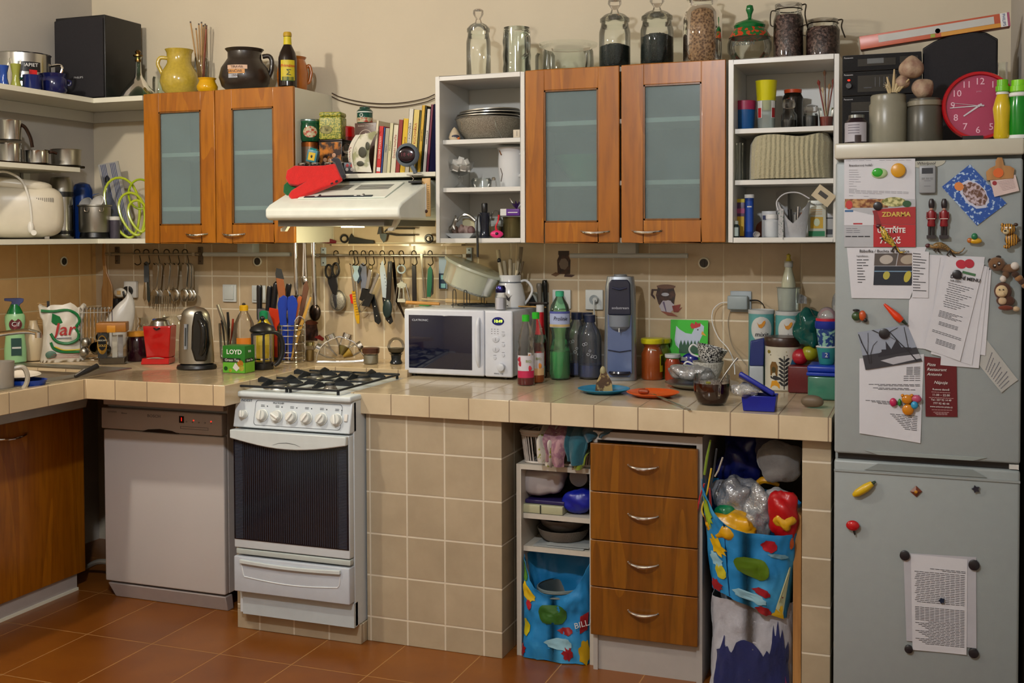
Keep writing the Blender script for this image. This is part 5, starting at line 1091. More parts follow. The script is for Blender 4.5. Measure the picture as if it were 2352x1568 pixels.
# long wooden spoon/board
a=at(246,605,Y=-.06);s=px(a);m=MB();m.prism(sc([(-12,60),(-10,98),(-6,64),(-5,0),(-2,-20),(12,-50),(14,-70),(12,-104),(6,-112),(-12,-112),(-18,-100),(-18,-62),(-14,-46),(-12,-20),(-15,20)],s),.008);one(m,'wooden_board','long handled curved wooden paddle leaning in the corner','paddle','wood_l',a-Vector((.0,0,.0)),0,bev=.002)
# cutlery drainer rack
p,s=sp(222,831,34,Z=ZC);p.z=ZC+.001
r=thing('dish_rack','chrome wire rack with ball feet and cup holders','rack',p,face(p)-10);m=MB()
for k in range(9):
    x=(-34+k*8)*s;m.tube([(x,-.02,22*s),(x,-.02,116*s),(x+3*s,-.015,119*s),(x+3*s,.03,116*s),(x+3*s,.03,20*s)],1.1*s,6)
m.tube([(-36*s,-.02,22*s),(34*s,-.02,22*s)],1.4*s,6);m.tube([(-36*s,-.02,112*s),(34*s,-.02,112*s)],1.2*s,6);m.out('wires','chrome',r)
m=MB();m.tube([(36*s*math.cos(t),26*s*math.sin(t),3*s) for t in [2*PI*i/24 for i in range(24)]],1.8*s,6,closed=True);m.out('base_ring','chrome',r)
for dx,dz in ((-20,44),(-24,22)):
    m=MB();m.ball(11*s,M=T(dx*s,-.035,dz*s));m.out('ball','steel_r',r)
for dx,dz in ((6,20),(20,44),(24,14)):
    m=MB();m.lathe(hollow(sc([(6,0),(13,10),(15,22)],s),.0015),20,cap=False,M=T(dx*s,-.04,dz*s)@R('X',50));m.out('cup_holder','#5a5038m',r)
# coffee jar
p,s=sp(260,838,30,Z=ZC);p.z=ZC+.001
r=thing('coffee_jar','square glass coffee jar with a brown lid and black label','jar',p,face(p)-8);h=30*s
m=MB();m.box(-h,-h*.8,0,h,h*.8,78*s,c=.008);m.out('jar','glass_n',r);bx('lid','#98601cs',r,-33*s,-27*s,74*s,33*s,27*s,96*s,c=.004);bx('lid_tab','#c08018s',r,-9*s,-28.5*s,74*s,10*s,-26*s,90*s,c=.001)
bx('label','#14120e',r,-30*s,-h*.8-.0008,16*s,-10*s,-h*.8,72*s);m=MB();m.lathe([(0,0),(11*s,0)],20,M=T(-20*s,-h*.8-.0012,46*s)@R('X',90)@Sc(1,2,1));m.out('label_oval','#b08018',r);m=MB();m.lathe([(0,0),(9*s,0)],20,M=T(-20*s,-h*.8-.0016,49*s)@R('X',90)@Sc(1,1.8,1));m.out('label_black','#0c0c0c',r);text('GOLD',7*s,'#c9a040',r,(-20*s,-h*.8-.002,44*s));text('NESCAFÉ',5*s,'#d0c8b0',r,(-20*s,-h*.8-.002,56*s))
bx('contents','#4a3a20',r,-27*s,-20*s,2*s,27*s,20*s,14*s)
for k,(dx,c_) in enumerate(((4,'#c8c0ac'),(16,'#a8a098'))):bx('sachet',c_,r,dx*s-5*s,-4*s+k*6*s,14*s,dx*s+6*s,-2*s+k*6*s,66*s)
p,s=sp(316,831,24,Z=ZC);p.z=ZC+.001
LT('jam_jar','dark plum jam jar with a speckled yellow lid','jar',p,s,[('jar','#2c0f18g',[(22,0),(24,3),(24,46),(20,56)]),('lid','#c9861c',[(22,57),(23,58),(23,67),(21,68),(0,68)])])
p=Vector((.55,-.30,ZC+.001));s=px(p);LT('glass_jar','empty ribbed glass jar behind the plum jam jar','jar',p,s,[('jar','glass',[(20,0),(24,4),(24,66),(20,72),(22,78),(20,84),(22,92)])])
p=Vector((.635,-.34,ZC+.001));s=px(p);r=LT('spray_can','slim blue and white can behind the plum jam jar','can',p,s,[('can','#c8c0b0s',[(9,0),(10,2),(10,70)]),('cap','#123c94s',[(11,70),(11,92),(0,93)])])
# red juicer / coffee maker
p,s=sp(366,838,30,Z=ZC);p.z=ZC+.001
r=thing('red_coffee_maker','glossy red coffee maker with a clear top beside the kettle','appliance',p,face(p)-16)
D('redgloss',plain,'b00c0c',.12,var=.15,sc=8,coat=.6)
m=MB();m.add([(x*s,y*s,z*s) for x,y,z in ((-36,-24,0),(28,-24,0),(30,26,0),(-34,26,0),(-34,-20,14),(28,-20,14),(30,26,14),(-34,26,14))],[(3,2,1,0),(4,5,6,7),(0,1,5,4),(1,2,6,5),(2,3,7,6),(3,0,4,7)]);m.out('base','redgloss',r,bev=.003)
m=MB();m.add([(x*s,y*s,z*s) for x,y,z in ((-26,-14,14),(26,-14,14),(30,26,14),(-28,26,14),(-32,-18,88),(32,-18,88),(34,26,88),(-34,26,88))],[(3,2,1,0),(4,5,6,7),(0,1,5,4),(1,2,6,5),(2,3,7,6),(3,0,4,7)]);m.out('body','redgloss',r,bev=.004)
m=MB();m.sheet(arc(30*s,-60,60,89*s,103*s),14,1,M=T(0,10*s,0));m.out('clear_window','glass_n',r);m=MB(T(0,10*s,0));m.lathe(sc([(24,88),(20,98),(6,104),(0,104)],s),24);m.out('filter','steel',r)
m=MB();m.tube([(-6*s,-20*s,84*s),(0,-21*s,80*s),(8*s,-20*s,84*s)],2*s,6);m.out('spout','black',r);m=MB();m.sheet(lambda u,v:((-24+44*u)*s,-22.6*s-.0015,(14+3*math.sin(u*PI)*v)*s),8,1);m.out('steel_line','chrome',r)
p=Vector((.73,-.35,ZC+.001));s=px(p);L1('glass_jar','wide clear glass jar behind the red coffee maker','jar',p,s,[(26,0),(28,4),(28,92),(24,98),(25,104)],'glass')
# kettle
p,s=sp(452,851,36,Z=ZC);p.z=ZC+.001
r=thing('electric_kettle','brushed steel and black electric kettle on its base','kettle',p,face(p)-8);m=MB(Sc(1,.8,1));m.lathe(sc([(44,0),(46,3),(44,9),(34,13),(0,13)],s),32);m.out('power_base','black',r)
def kb(u,v):
    a_=2*PI*u;z=14+132*v;rx=(40*(1-.28*v**2.2))*(1 if v<.86 else math.sqrt(max(0,1-((v-.86)/.14)**2))*.94+.02);ry=rx*.72
    return (rx*s*math.cos(a_)-2*s*v,ry*s*math.sin(a_),z*s)
m=MB();m.sheet(kb,40,26);m.out('kettle_body','steel_r',r)
m=MB();m.prism(sc([(0,20),(26,20),(34,60),(30,108),(14,136),(0,134),(-6,100),(-8,50)],s),50*s,y0=-33*s);m.out('handle_panel','#101010g',r,bev=.008)
m=MB();m.tube([(12*s,-34*s,116*s),(20*s,-42*s,104*s),(22*s,-44*s,80*s),(20*s,-42*s,52*s),(14*s,-34*s,36*s)],[5*s,7*s,7*s,7*s,5*s],10);m.out('handle','#161616g',r)
m=MB();m.tube([(-21*s,-25.5*s,48*s),(-20*s,-25*s,106*s)],4.2*s,8);m.out('water_gauge','#8c9094g',r);m=MB();m.tube([(-21*s,-28.5*s,56*s),(-20*s,-28*s,98*s)],2*s,8);m.out('gauge_scale','#3c4040g',r)
m=MB();m.prism(sc([(-36,110),(-44,124),(-26,128)],s),14*s,y0=-8*s);m.out('spout','steel_r',r,bev=.003)
# tea box LOYD
a=at(512,856,Z=ZC);b=at(563,858,Z=ZC);s=px(a);ww=math.hypot(b.x-a.x,b.y-a.y);ang=math.degrees(math.atan2(b.y-a.y,b.x-a.x))
r=thing('tea_box','small green lemon tea carton on the left worktop','box',(a.x,a.y,ZC+.001),ang);H=62*s;DD=.075
bx('carton','#1c6c1cs',r,0,0,0,ww,DD,H,c=.0008);bx('lower_panel','#58a024',r,.001,-.0005,.001,ww-.001,0,24*s);bx('black_band','#101810',r,0,-.0008,25*s,ww*.8,-.0001,34*s);bx('side_panel','#6aa828',r,ww-.0001,.002,.001,ww+.0006,DD-.002,24*s);bx('side_band','#101810',r,ww-.0001,.0,25*s,ww+.0008,DD*.8,33*s)
text('LOYD',15*s,'paperw',r,(ww*.52,-.001,48*s),off=.0004);text('Green Tea',8.5*s,'paperw',r,(ww*.42,-.0014,29.5*s));text('tea',10*s,'paperw',r,(ww+.0012,DD*.45,50*s),rz=90);text('Green Tea',6*s,'paperw',r,(ww+.0014,DD*.45,29*s),rz=90)
m=MB();m.prism(sc([(36,4),(26,12),(33,24),(44,12)],s),.0004,y0=-.0012);m.out('teabag_picture','#c8c4c0',r)
for dx,dz,rr,c_ in ((46,22,8,'#d89030'),(49,12,7,'#d8cc50'),(20,6,4,'#d8cc40'),(8,10,5,'#1c5c1c')):
    m=MB();m.lathe([(0,0),(rr*s,0)],18,M=T(dx*s,-.0009,dz*s)@R('X',90));m.out('lemon_picture',c_,r)
# glass of knives
p,s=sp(522,826,18,Z=ZC);p.z=ZC+.001
r=LT('glass_tumbler','tall glass tumbler of cutlery behind the tea box','glass',p,s,[('glass','dglass',[(15,0),(16,2),(19,78),(19,82)])])
for k,(x0,z0,x1,z1,c_,rr) in enumerate(((0,60,-20,126,'steel_r',4.5),(3,50,2,108,'black',3.4),(8,40,14,92,'#a03018s',2.8),(-6,40,-12,90,'black',2.4),(6,20,-4,78,'steel',2),(0,14,6,70,'steel',2))):
    m=MB();m.tube([(x0*s*.3,0,8*s),(x0*s,(k%3-1)*3*s,z0*s),((x0+x1)/2*s+1*s,(k%3-1)*4*s,(z0+z1)/2*s),(x1*s,(k%3-1)*4*s,z1*s)],[1.2*s,1.4*s,rr*s,rr*.8*s],8)
    one(m,'table_knife' if k<4 else 'table_fork',('largest steel handled knife leaning left','black handled knife upright','red handled small knife','slim black handled knife at left','plain steel fork low','plain steel fork')[k]+' in the tall glass tumbler','knife' if k<4 else 'fork',c_,p,face(p),'cutlery in the glass tumbler')
# oil bottle
p=Vector((1.02,-.30,ZC+.001));p.x=at(560,700,Y=-.34).x;p.y=-.34;s=px(p)
r=LT('oil_bottle','ribbed clear oil bottle with a yellow cap and orange label','bottle',p,s,[('bottle','glass_n',[(22,0),(23,3),(23,60),(22,64),(23,68),(22,72),(23,76),(22,80),(22,90),(14,108),(9,116),(9,120)]),('cap','#d0a014s',[(10,119),(10,130),(8,132),(0,132)]),('oil','#a87820g',[(20,1),(21.5,3),(21.5,26),(0,26)])]);decal(r,38*s,24*s,23.5*s,46*s,'#d07818')
m=MB();m.ball(4*s,3*s,3*s,M=T(0,0,134*s));m.out('cap_knob','black',r)
# french press
p,s=sp(604,850,22,Z=ZC);p.z=ZC+.001
r=thing('french_press','black framed glass french press coffee pot','coffee pot',p,face(p))
LA_('glass_beaker','glass_n',r,[(22,8),(23,10),(23,84)],s,28);LA_('base','black',r,[(24,0),(25,2),(25,14),(22,16),(0,16)],s,28);LA_('lid','black',r,[(28,86),(30,90),(26,98),(10,106),(4,108),(3,112)],s,28);m=MB();m.ball(6*s,M=T(0,0,117*s));m.out('knob','black',r)
m=MB();m.tube([(0,0,20*s),(0,0,86*s)],1*s,6);m.out('plunger_rod','chrome',r);m=MB();m.cyl(21*s,22*s,26*s,24);m.out('plunger_disc','chrome',r)
TU('handle','black',r,[(-22,82,-8),(-2,84,-24),(24,86,-16),(38,78,-10),(44,60,-8),(44,36,-8),(36,16,-10),(26,8,-10)],[3,3,4.5,5.5,6,6,5,4],s,10)
for dx in (-23,3):bx('frame_post','black',r,(dx-3)*s,-24*s,4*s,(dx+2)*s,-21*s,84*s)
bx('frame_arm','black',r,-24*s,-25*s,80*s,6*s,-22*s,85*s)
p=Vector((at(606,760,Y=-.32).x,-.32,ZC+.001));s=px(p)
r=LT('lemon_oil_bottle','yellow oil bottle with a green cap behind the french press','bottle',p,s,[('bottle','#b8a01cg',[(20,0),(22,3),(22,70),(18,86),(9,98),(9,102)]),('cap','#0c7a4cs',[(10,101),(10,116),(6,120),(0,120)])]);decal(r,26*s,20*s,22*s,52*s,'#c8b030')
# knife block with knives behind
kx=[(596,655,712,'#1c1c20g'),(620,657,706,'#1c1c20g'),(634,651,700,'#1c1c20g'),(664,652,690,'#1c1c20g')]
p=Vector((at(620,790,Y=-.22).x,-.22,ZC+.001));s=px(p);r=thing('knife_block','grey knife block behind the oil bottles holding black knives','knife block',p,face(p)*.3)
m=MB();m.prism(sc([(-28,0),(40,0),(46,100),(-30,118)],s),.06);m.out('block','#5c5c60',r,bev=.003)
for k,(u,v0,v1,c_) in enumerate(kx):
    a=at(u,v0,Y=-.20);b=at(u+(-3 if k else 0)-k*2,v1+22,Y=-.20);s2=px(a);m=MB();d=b-a;m.tube([Vector(),d*.1,d*.9,d],[5*s2,7*s2,6.4*s2,5*s2],10);q=one(m,'kitchen_knife',('leftmost','second','third','rightmost')[k]+' black knife handle in the grey knife block','knife',c_,a,0,'knives in the grey block');m=MB();m.cyl(4.6*s2,-.001,.0025,12);m.out('pommel','chrome',q);m=MB();m.tube([d,d*1.25],[4*s2,3.4*s2],8);m.out('bolster','chrome',q)
# wire utensil holder
p,s=sp(671,835,29,Z=ZC);p.z=ZC+.001
r=thing('utensil_basket','chrome wire basket of spatulas beside the french press','basket',p,face(p))
for k,z in enumerate((2,12,24,44,62,76,86)):
    m=MB();rr=(28+z*.02)*s;m.tube([(rr*math.cos(t),rr*math.sin(t)*.8,z*s) for t in [2*PI*i/26 for i in range(26)]],(1.4 if k in(0,6) else 1)*s,6,closed=True);m.out('wire_ring','chrome',r)
m=MB()
for k in range(10):
    t=2*PI*k/10;m.tube([(28*s*math.cos(t),22*s*math.sin(t),2*s),(28*s*math.cos(t),22*s*math.sin(t),(86 if k!=8 else 100)*s)],.9*s,5)
m.out('uprights','chrome',r);TU('wire_loop','chrome',r,[(6,10,-24),(6,86,-24),(10,102,-24),(18,108,-24),(26,102,-24),(30,86,-20),(30,10,-20)],1.2,s,6)
D('bluepl',plain,'0f349c',.25,var=.12)
def tool(name,lab,cat,mat,poly,th,dy,grp='utensils in the chrome wire basket',extra=None):
    m=MB();m.prism(sc(poly,s),th,y0=dy*s);o=one(m,name,lab,cat,mat,p,face(p),grp,bev=min(.002,th*.4));
    return o
tool('salad_server','left bright blue plastic salad server in the wire basket','utensil','bluepl',[(-24,6),(-16,6),(-10,70),(-12,110),(-8,140),(-10,152),(-18,156),(-28,150),(-32,136),(-28,100),(-24,60)],.004,-6)
tool('salad_server','right bright blue plastic salad server in the wire basket','utensil','bluepl',[(-10,6),(-2,6),(4,70),(10,110),(14,136),(10,150),(2,156),(-8,152),(-10,136),(-8,100),(-10,60)],.004,-12)
o=tool('spatula','brown wooden spatula with a scorched angled tip, tallest in the basket','utensil','#8a4a18',[(-20,8),(-14,8),(-12,120),(-14,170),(-22,215),(-34,218),(-36,205),(-32,170),(-24,110)],.006,4)
m=MB();m.prism(sc([(-16,192),(-22,215.5),(-34,218.5),(-36.4,205),(-35,196)],s),.0066,y0=3.9*s);m.out('scorched_tip','#1c1a14',o)
tool('wooden_spoon','slim orange wooden spatula leaning right in the basket','utensil','#a8541c',[(-14,6),(-10,6),(12,100),(24,150),(20,154),(14,150),(6,110)],.005,0)
tool('wooden_spoon','dark wooden spoon leaning right in the basket','utensil','#5c3418',[(2,6),(7,6),(26,110),(40,170),(36,190),(28,180),(20,130)],.006,6)
tool('wooden_spoon','pale yellow wooden stick at right in the basket','utensil','#b88a34',[(-4,6),(0,6),(20,70),(46,150),(42,152),(14,80)],.004,-16)
p0=p;p=Vector((at(641,720,Y=-.26).x,-.26,ZC+.001));s0=s;s=px(p)
m=MB();m.prism(sc([(-4,10),(4,10),(4,80),(12,92),(16,112),(14,120),(-16,124),(-18,116),(-8,92),(-4,80)],s),.006);one(m,'spatula','orange plastic spatula standing behind the french press','utensil','#c8381cs',p+Vector((-.012,-.012,0)),0,bev=.002)
m=MB();m.cyl(2*s,0,.03,6);
p=Vector((at(712,800,Y=-.2).x,-.2,ZC+.001));s=px(p);LT('glass_shaker','small tan spice shaker beside the wire basket','jar',p,s,[('jar','glass_n',[(9,0),(10,2),(10,36)]),('contents','#9a7a3c',[(8,1),(9,2),(9,26),(0,26)]),('cap','#a8a070m',[(10.4,36),(10.4,44),(0,45)])])
# wall switches and sockets
def sock(u,v,lab,kind,w=36,h=40):
    a=at(u,v,Y=-.008);s=px(a);r=thing('wall_switch' if kind=='switch' else 'wall_socket',lab,kind,a,0,'white wall switches and sockets')
    bx('plate','#c8cccas',r,-w/2*s,-.010,-h/2*s,w/2*s,0,h/2*s,c=.003)
    if kind=='switch':bx('rocker','#c0c4c0s',r,-w*.36*s,-.015,-h*.36*s,w*.34*s,-.010,h*.42*s,c=.002)
    else:
        m=MB(R('X',90));m.lathe([(.012,.009),(.020,.0095),(.021,.012),(.019,.012)],24,cap=False);m.out('socket_ring','#a8b0b4s',r);m=MB(R('X',90));m.cyl(.019,.009,.0105,24);m.out('recess','#8c9498s',r)
    return r,s
sock(529,673,'white rocker switch on the tiles above the oil bottle','switch');sock(596,675,'white wall switch partly behind the black knife handles','switch')
sock(1291,687,'white wall socket behind the green water bottle','socket',44,44);r,s=sock(1366,688,'white wall socket with a white plug left of the soda maker','socket',42,46)
q=thing('power_plug','white plug and lead in the socket beside the soda maker','plug',at(1369,688,Y=-.02));m=MB(R('X',90));m.cyl(.013,-.002,.02,18,r2=.010);m.out('plug_body','#b8bcbcs',q);m=MB();m.tube([(0,-.02,0),(0,-.03,-.01),(0,-.03,-.04),(.002,-.02,-.10),(.004,-.012,-.18)],.003,6);m.out('lead','#c0c4c4s',q)
a=at(300,668,Y=-.03);s=px(a);r=thing('wall_socket','white wall socket holding a big black plug in the left corner','socket',a);bx('plate','#c8c4bcs',r,-20*s,.0,-16*s,14*s,.022,22*s,c=.004);m=MB(R('X',90));m.cyl(11*s,-.002,.02,20,M=T(-4*s,0,0));m.out('black_plug','black',r);TU('lead','black',r,[(-4,0,-20),(-2,-10,-20),(0,-40,-8),(0,-66,-2)],2.4,s,6)
a=at(276,672,Y=-.05);r=thing('timer_plug','oval white timer plug with a paper tag in the left corner','timer',a);m=MB();m.ball(18*s,.012,11*s);m.out('case','#c8c0b0s',r);bx('tag','#b8945c',r,-4*s,-.0135,-4*s,6*s,-.011,5*s)
a=at(266,697,Y=-.03);r=thing('adapter','small black adapter below the oval timer plug','adapter',a);bx('case','black',r,-9*s,-.02,-14*s,12*s,.02,12*s,c=.003);TU('lead','black',r,[(0,-14),(6,-30),(12,-44),(13,-62),(8,-90)],1.4,s,6)
# ================================================================= RAILS
def rail(u0,u1,v,lab,br):
    a=at(u0,v,Y=-.06);b=at(u1,v,Y=-.06);r=thing('utensil_rail',lab,'rail',(a.x,-.06,a.z));L=b.x-a.x
    m=MB();m.tube([(0,0,0),(L,0,0)],.006,12);m.out('bar','steel_r',r)
    for x,mt in br:
        x=at(x,v,Y=-.04).x-a.x;m=MB();m.box(x-.013,.046,-.05,x+.013,.052,.035,c=.002);m.out('bracket_plate',mt,r);m=MB();m.box(x-.008,-.008,-.008,x+.008,.05,.008);m.out('bracket_arm','steel_r',r)
    for x,mt in br:
        x=at(x,v,Y=-.04).x-a.x
        for z in (-.035,.024):m=MB(R('X',90));m.cyl(.003,-.046,-.044,8,M=T(x,z,0));m.out('screw','iron',r)
    return a
rl=rail(243,458,583,'dark steel utensil rail with spoons and forks left of the stove',((260,'#5c4c3c'),(452,'#5c4c3c')))
rr_=rail(715,1062,586,'long steel utensil rail full of tools above the stove',((736,'#b8c4ccs'),(1078-6,'#b8c4ccs')))
def hook(u,v,L=26,lab='',grp='s-hooks on the utensil rails',Y=-.06):
    a=at(u,v,Y=Y);s=px(a);m=MB();pts=[(-5*s,0,-2*s),(-5*s,0,4*s),(-2*s,0,8*s),(3*s,0,7*s),(5*s,0,2*s),(5*s,0,-8*s),(7*s,0,-L*s*.8),(4*s,0,-L*s),(-1*s,0,-L*s*1.04),(-5*s,0,-L*s*.9)]
    pts=[(z*0+x*.5,x*1.2,z) for x,_,z in pts]
    m.tube(pts,1.2*s,6);o=one(m,'s_hook',lab,'hook','#4a4438m',a,0,grp);return a,s
hk=['first','second','third','fourth','fifth','sixth','seventh','eighth','ninth','tenth','eleventh']
HL=[hook(u,581,26,hk[i]+' s-hook from the left end of the rail of spoons') for i,u in enumerate((315,336,358,383,404,425))]
HR=[hook(u,584,24,hk[i]+' s-hook from the left end of the long rail over the stove') for i,u in enumerate((772,808,816,835,853,878,899,922,951,988))]
def hang(u,v,name,lab,cat,Y=-.062,grp='tools on the utensil rails',ry=0):
    a=at(u,v,Y=Y);s=px(a);r=thing(name,lab,cat,a,0,grp);r.rotation_euler[1]=math.radians(ry);return r,s
def pr(name,mat,r,poly,s,th=.003,y=0,bev=.0008):
    m=MB();m.prism(sc(poly,s),th,y0=y);return m.out(name,mat,r,bev=bev)
# left rail cutlery
r,s=hang(335,604,'table_knife','pair of table knives with black handles on the left rail','knife');pr('handle','#4a5054g',r,[(-6,0),(0,4),(6,0),(7,-44),(-6,-44)],s,.006);pr('blade','steel',r,[(-6,-44),(0,-44),(-1,-84),(-6,-88),(-10,-80)],s,.002);pr('second_blade','#2c3430g',r,[(1,-44),(7,-44),(10,-84),(5,-92),(1,-84)],s,.003,.002)
def fork(u,lab,dy=0,sp_=False,big=1,lean=0):
    r,s=hang(u,606,'table_spoon' if sp_ else 'table_fork',lab,'spoon' if sp_ else 'fork',Y=-.066+dy,ry=lean);pr('handle','steel_r',r,[(-7,-2),(0,3),(7,-2),(8,-12),(5,-52),(2,-60),(-2,-60),(-5,-52),(-8,-12)],s,.0045)
    if sp_:
        m=MB(T(0,0,-72*s));m.ball(12*s*big,.007,16*s*big,n=20,m=10);m.out('bowl','steel',r)
    else:
        pr('head','steel',r,[(-3,-58),(3,-58),(9,-66),(10,-74),(-10,-74),(-9,-66)],s,.002);m=MB()
        for k in range(4):m.box((-9.5+k*5.6)*s,0,-92*s,(-7+k*5.6)*s,.002,-73*s)
        m.out('tines','steel',r)
fork(357,'darker bundle fork hanging third on the left rail',0,False,1,4);fork(366,'fork tucked behind on the third hook of left rail',.004,False,1,2)
fork(384,'bright fork hanging on the fourth hook of the left rail',0,False,1,4);fork(392,'fork half behind on the fourth hook of left rail',.005,False,1,0)
fork(403,'bright round spoon left of the spoon bundle',0,True,1,2);fork(424,'bright front spoon of the rightmost bundle',-.004,True,1,2);fork(431,'second spoon in the rightmost bundle',.004,True,.95,-2);fork(436,'rearmost spoon in the rightmost bundle',.010,True,.95,-4)
# fluorescent tubes
def tube_lamp(u0,u1,v,ub0,ub1,vb0,vb1,Y,lab):
    a=at(u0,v,Y=Y);b=at(u1,v,Y=Y);r=thing('tube_light',lab,'light',a);L=b.x-a.x;m=MB();m.tube([(0,0,0),(L,0,b.z-a.z)],.010,12);m.out('tube','#b4b8b8s',r)
    c=at(ub0,vb0,Y=Y)-a;d=at(ub1,vb1,Y=Y)-a;bx('mount','#a8acaas',r,c.x,-.005,d.z,d.x,.05,min(c.z,ZB-.002-a.z),c=.002)
tube_lamp(468,668,584,546,582,556,582,-.10,'unlit tube light with a square mount beneath the left wall cabinet')
tube_lamp(1310,1580,587,1419,1461,556,582,-.12,'unlit tube light with a square mount beneath the wide wall cabinet')
# steel tools at the left end of right rail
for k,(u,v0,hh,lab) in enumerate(((678,536,146,'leftmost long steel ladle hanging beside the wall cabinet'),(699,540,104,'middle pair of steel tongs hanging beside the wall cabinet'),(720,536,176,'longest steel spoon hanging nearest the rail bracket'))):
    a=at(u,v0,Y=-.12);s=px(a);r=thing('steel_utensil',lab,'utensil',a,0,'long steel utensils by the cabinet')
    if k==1:
        for x in (-4,4):m=MB();m.tube([(x*s*.3,0,0),(x*s,0,-.9*hh*s),(x*.6*s,0,-hh*s)],[3*s,3.4*s,4*s],8);m.out('arm','chrome',r)
        m=MB();m.ball(9*s,5*s,12*s,M=T(0,0,-hh*s),amp=.15,fq=60);m.out('head','steel',r)
        m=MB();m.tube([(0,0,-hh*s),(4*s,0,-(hh+16)*s)],3*s,8);m.out('tip','#6a4a2c',r)
    else:
        m=MB();m.tube([(0,0,0),(0,0,-hh*.3*s),(2*s,0,-hh*.8*s),(3*s,0,-hh*s)],[5*s,5*s,5.5*s,4*s],10);m.out('handle','chrome',r)
        if k==0:
            m=MB(T(4*s,0,-hh*s));m.lathe(hollow(sc([(6,-16),(12,-8),(14,4)],s),.001),20,cap=False);m.out('bowl','chrome',r)
        else:
            m=MB(T(2*s,0,-(hh+6)*s));m.ball(15*s,7*s,20*s);m.out('bowl','#4a4038m',r)
# ledge and things behind the rail
m=MB();m.box(1.37,-.05,ZB-.016,2.01,-.0075,ZB-.008);one(m,'wall_ledge','narrow tiled ledge over the long utensil rail','ledge','tile_b')
zl=ZB-.0075
def ledge(u,name,lab,cat,build,v=555,Y=-.03):
    a=at(u,v,Y=Y);s=px(a);r=thing(name,lab,cat,(a.x,Y,zl));build(r,s)
def b1(r,s):
    m=MB(Sc(1,.2,1));m.tube([(-18*s,0,10*s),(0,0,14*s),(10*s,0,12*s)],[7*s,11*s,6*s],10);m.out('head','black',r);m=MB(Sc(1,.3,1));m.tube([(8*s,0,11*s),(30*s,0,7*s),(50*s,0,4.4*s)],[8*s,6*s,3*s],10);m.out('handle','#6c1424s',r)
ledge(728,'corkscrew','black and dark red tool lying on the ledge behind steel utensils','utensil',b1)
def b2(r,s):
    m=MB();m.tube([(-24*s+9*s*math.cos(t),0,12*s+8*s*math.sin(t)) for t in [2*PI*i/16 for i in range(16)]],2.4*s,6,closed=True);m.out('loop','black',r)
    pr('blade','#1c1e1c',r,[(-14,1),(52,1),(50,8),(30,10),(0,16),(-6,24),(-12,14)],s,.006)
ledge(812,'kitchen_shears','black shears lying on the ledge under the hood','scissors',b2)
def b3(r,s):
    pr('axe_head','#6a7470m',r,[(-14,24),(6,24),(2,8),(-4,3),(-12,14)],s,.006);TU('upper_handle','#3a3834g',r,[(0,28),(8,34),(20,35),(76,35)],2,s,8);TU('lower_handle','#3a3834g',r,[(4,24),(30,20),(76,20)],2,s,8);pr('jaw','#2c2a28',r,[(-20,22),(-14,46),(-10,46),(-8,24)],s,.005)
ledge(884,'garlic_press','steel jawed tool with two long dark handles on the ledge','utensil',b3)
def b4(r,s):
    m=MB();m.tube([(9*s*math.cos(t),0,12*s+8*s*math.sin(t)) for t in [2*PI*i/16 for i in range(16)]],3*s,6,closed=True);m.out('ring','black',r)
ledge(985,'rubber_ring','thick black ring standing at the right end of the ledge','ring',b4)
# tools of the right rail
r,s=hang(764,607,'scissors','black handled kitchen scissors hanging over a round strainer','scissors')
for cx_,cz_ in ((-10,-16),(8,-12)):
    m=MB();m.tube([((cx_+8.5*math.cos(t))*s,0,(cz_+15*math.sin(t))*s) for t in [2*PI*i/22 for i in range(22)]],2.6*s,8,closed=True);m.out('finger_loop','black',r)
pr('shank','black',r,[(-14,-28),(-6,-30),(0,-26),(8,-28),(12,-50),(8,-72),(-2,-66),(-12,-44)],s,.006);pr('blade','#8c949cm',r,[(-2,-64),(9,-70),(10,-96),(6,-104),(0,-82)],s,.003)
r,s=hang(776,668,'strainer','round fine strainer hanging behind the scissors','strainer',Y=-.045)
m=MB();m.tube([(20*s*math.cos(t),0,(-22+23*math.sin(t))*s) for t in [2*PI*i/28 for i in range(28)]],1.5*s,6,closed=True);m.out('rim','steel_r',r);m=MB(T(0,0,-22*s));m.ball(19*s,.014,22*s);m.out('mesh','mesh',r);TU('handle','steel_r',r,[(0,0),(-2,30),(-2,50)],1.6,s,6)
r,s=hang(806,606,'vegetable_peeler','yellow ribbed handle peeler with a red button','peeler',Y=-.068,ry=-6);pr('blade','steel_r',r,[(-2,0),(2,0),(3,-64),(-2,-64)],s,.002);pr('handle','#c8981cs',r,[(-5,-62),(3,-62),(8,-120),(6,-138),(0,-138),(-4,-120)],s,.006);pr('red_button','#c02018s',r,[(-12,-70),(-5,-68),(-4,-92),(-10,-90)],s,.006);m=MB()
for k in range(9):m.box(-4*s+k*.6*s,-.001,(-70-k*6)*s,4*s+k*.6*s,0,(-68-k*6)*s)
m.out('ribs','#8a6410',r)
r,s=hang(817,608,'bottle_opener','curvy blue grey handled bottle opener','opener',Y=-.07);pr('handle','#9cb4c4s',r,[(-9,-2),(9,-2),(5,-14),(9,-26),(3,-38),(-3,-38),(-8,-26),(-4,-14)],s,.006);pr('dark_edge','#1c2c3c',r,[(9,-2),(13,-6),(10,-20),(13,-34),(5,-44),(3,-38),(9,-26),(5,-14)],s,.004);pr('shaft','steel_r',r,[(-2,-38),(2,-38),(4,-80),(12,-108),(8,-112),(0,-84)],s,.002)
r,s=hang(834,607,'cheese_knife','broad grey cleaver blade behind the pizza tools','knife',Y=-.05);pr('blade','#74788cs',r,[(-8,0),(0,4),(8,-4),(10,-50),(4,-62),(-6,-62)],s,.002)
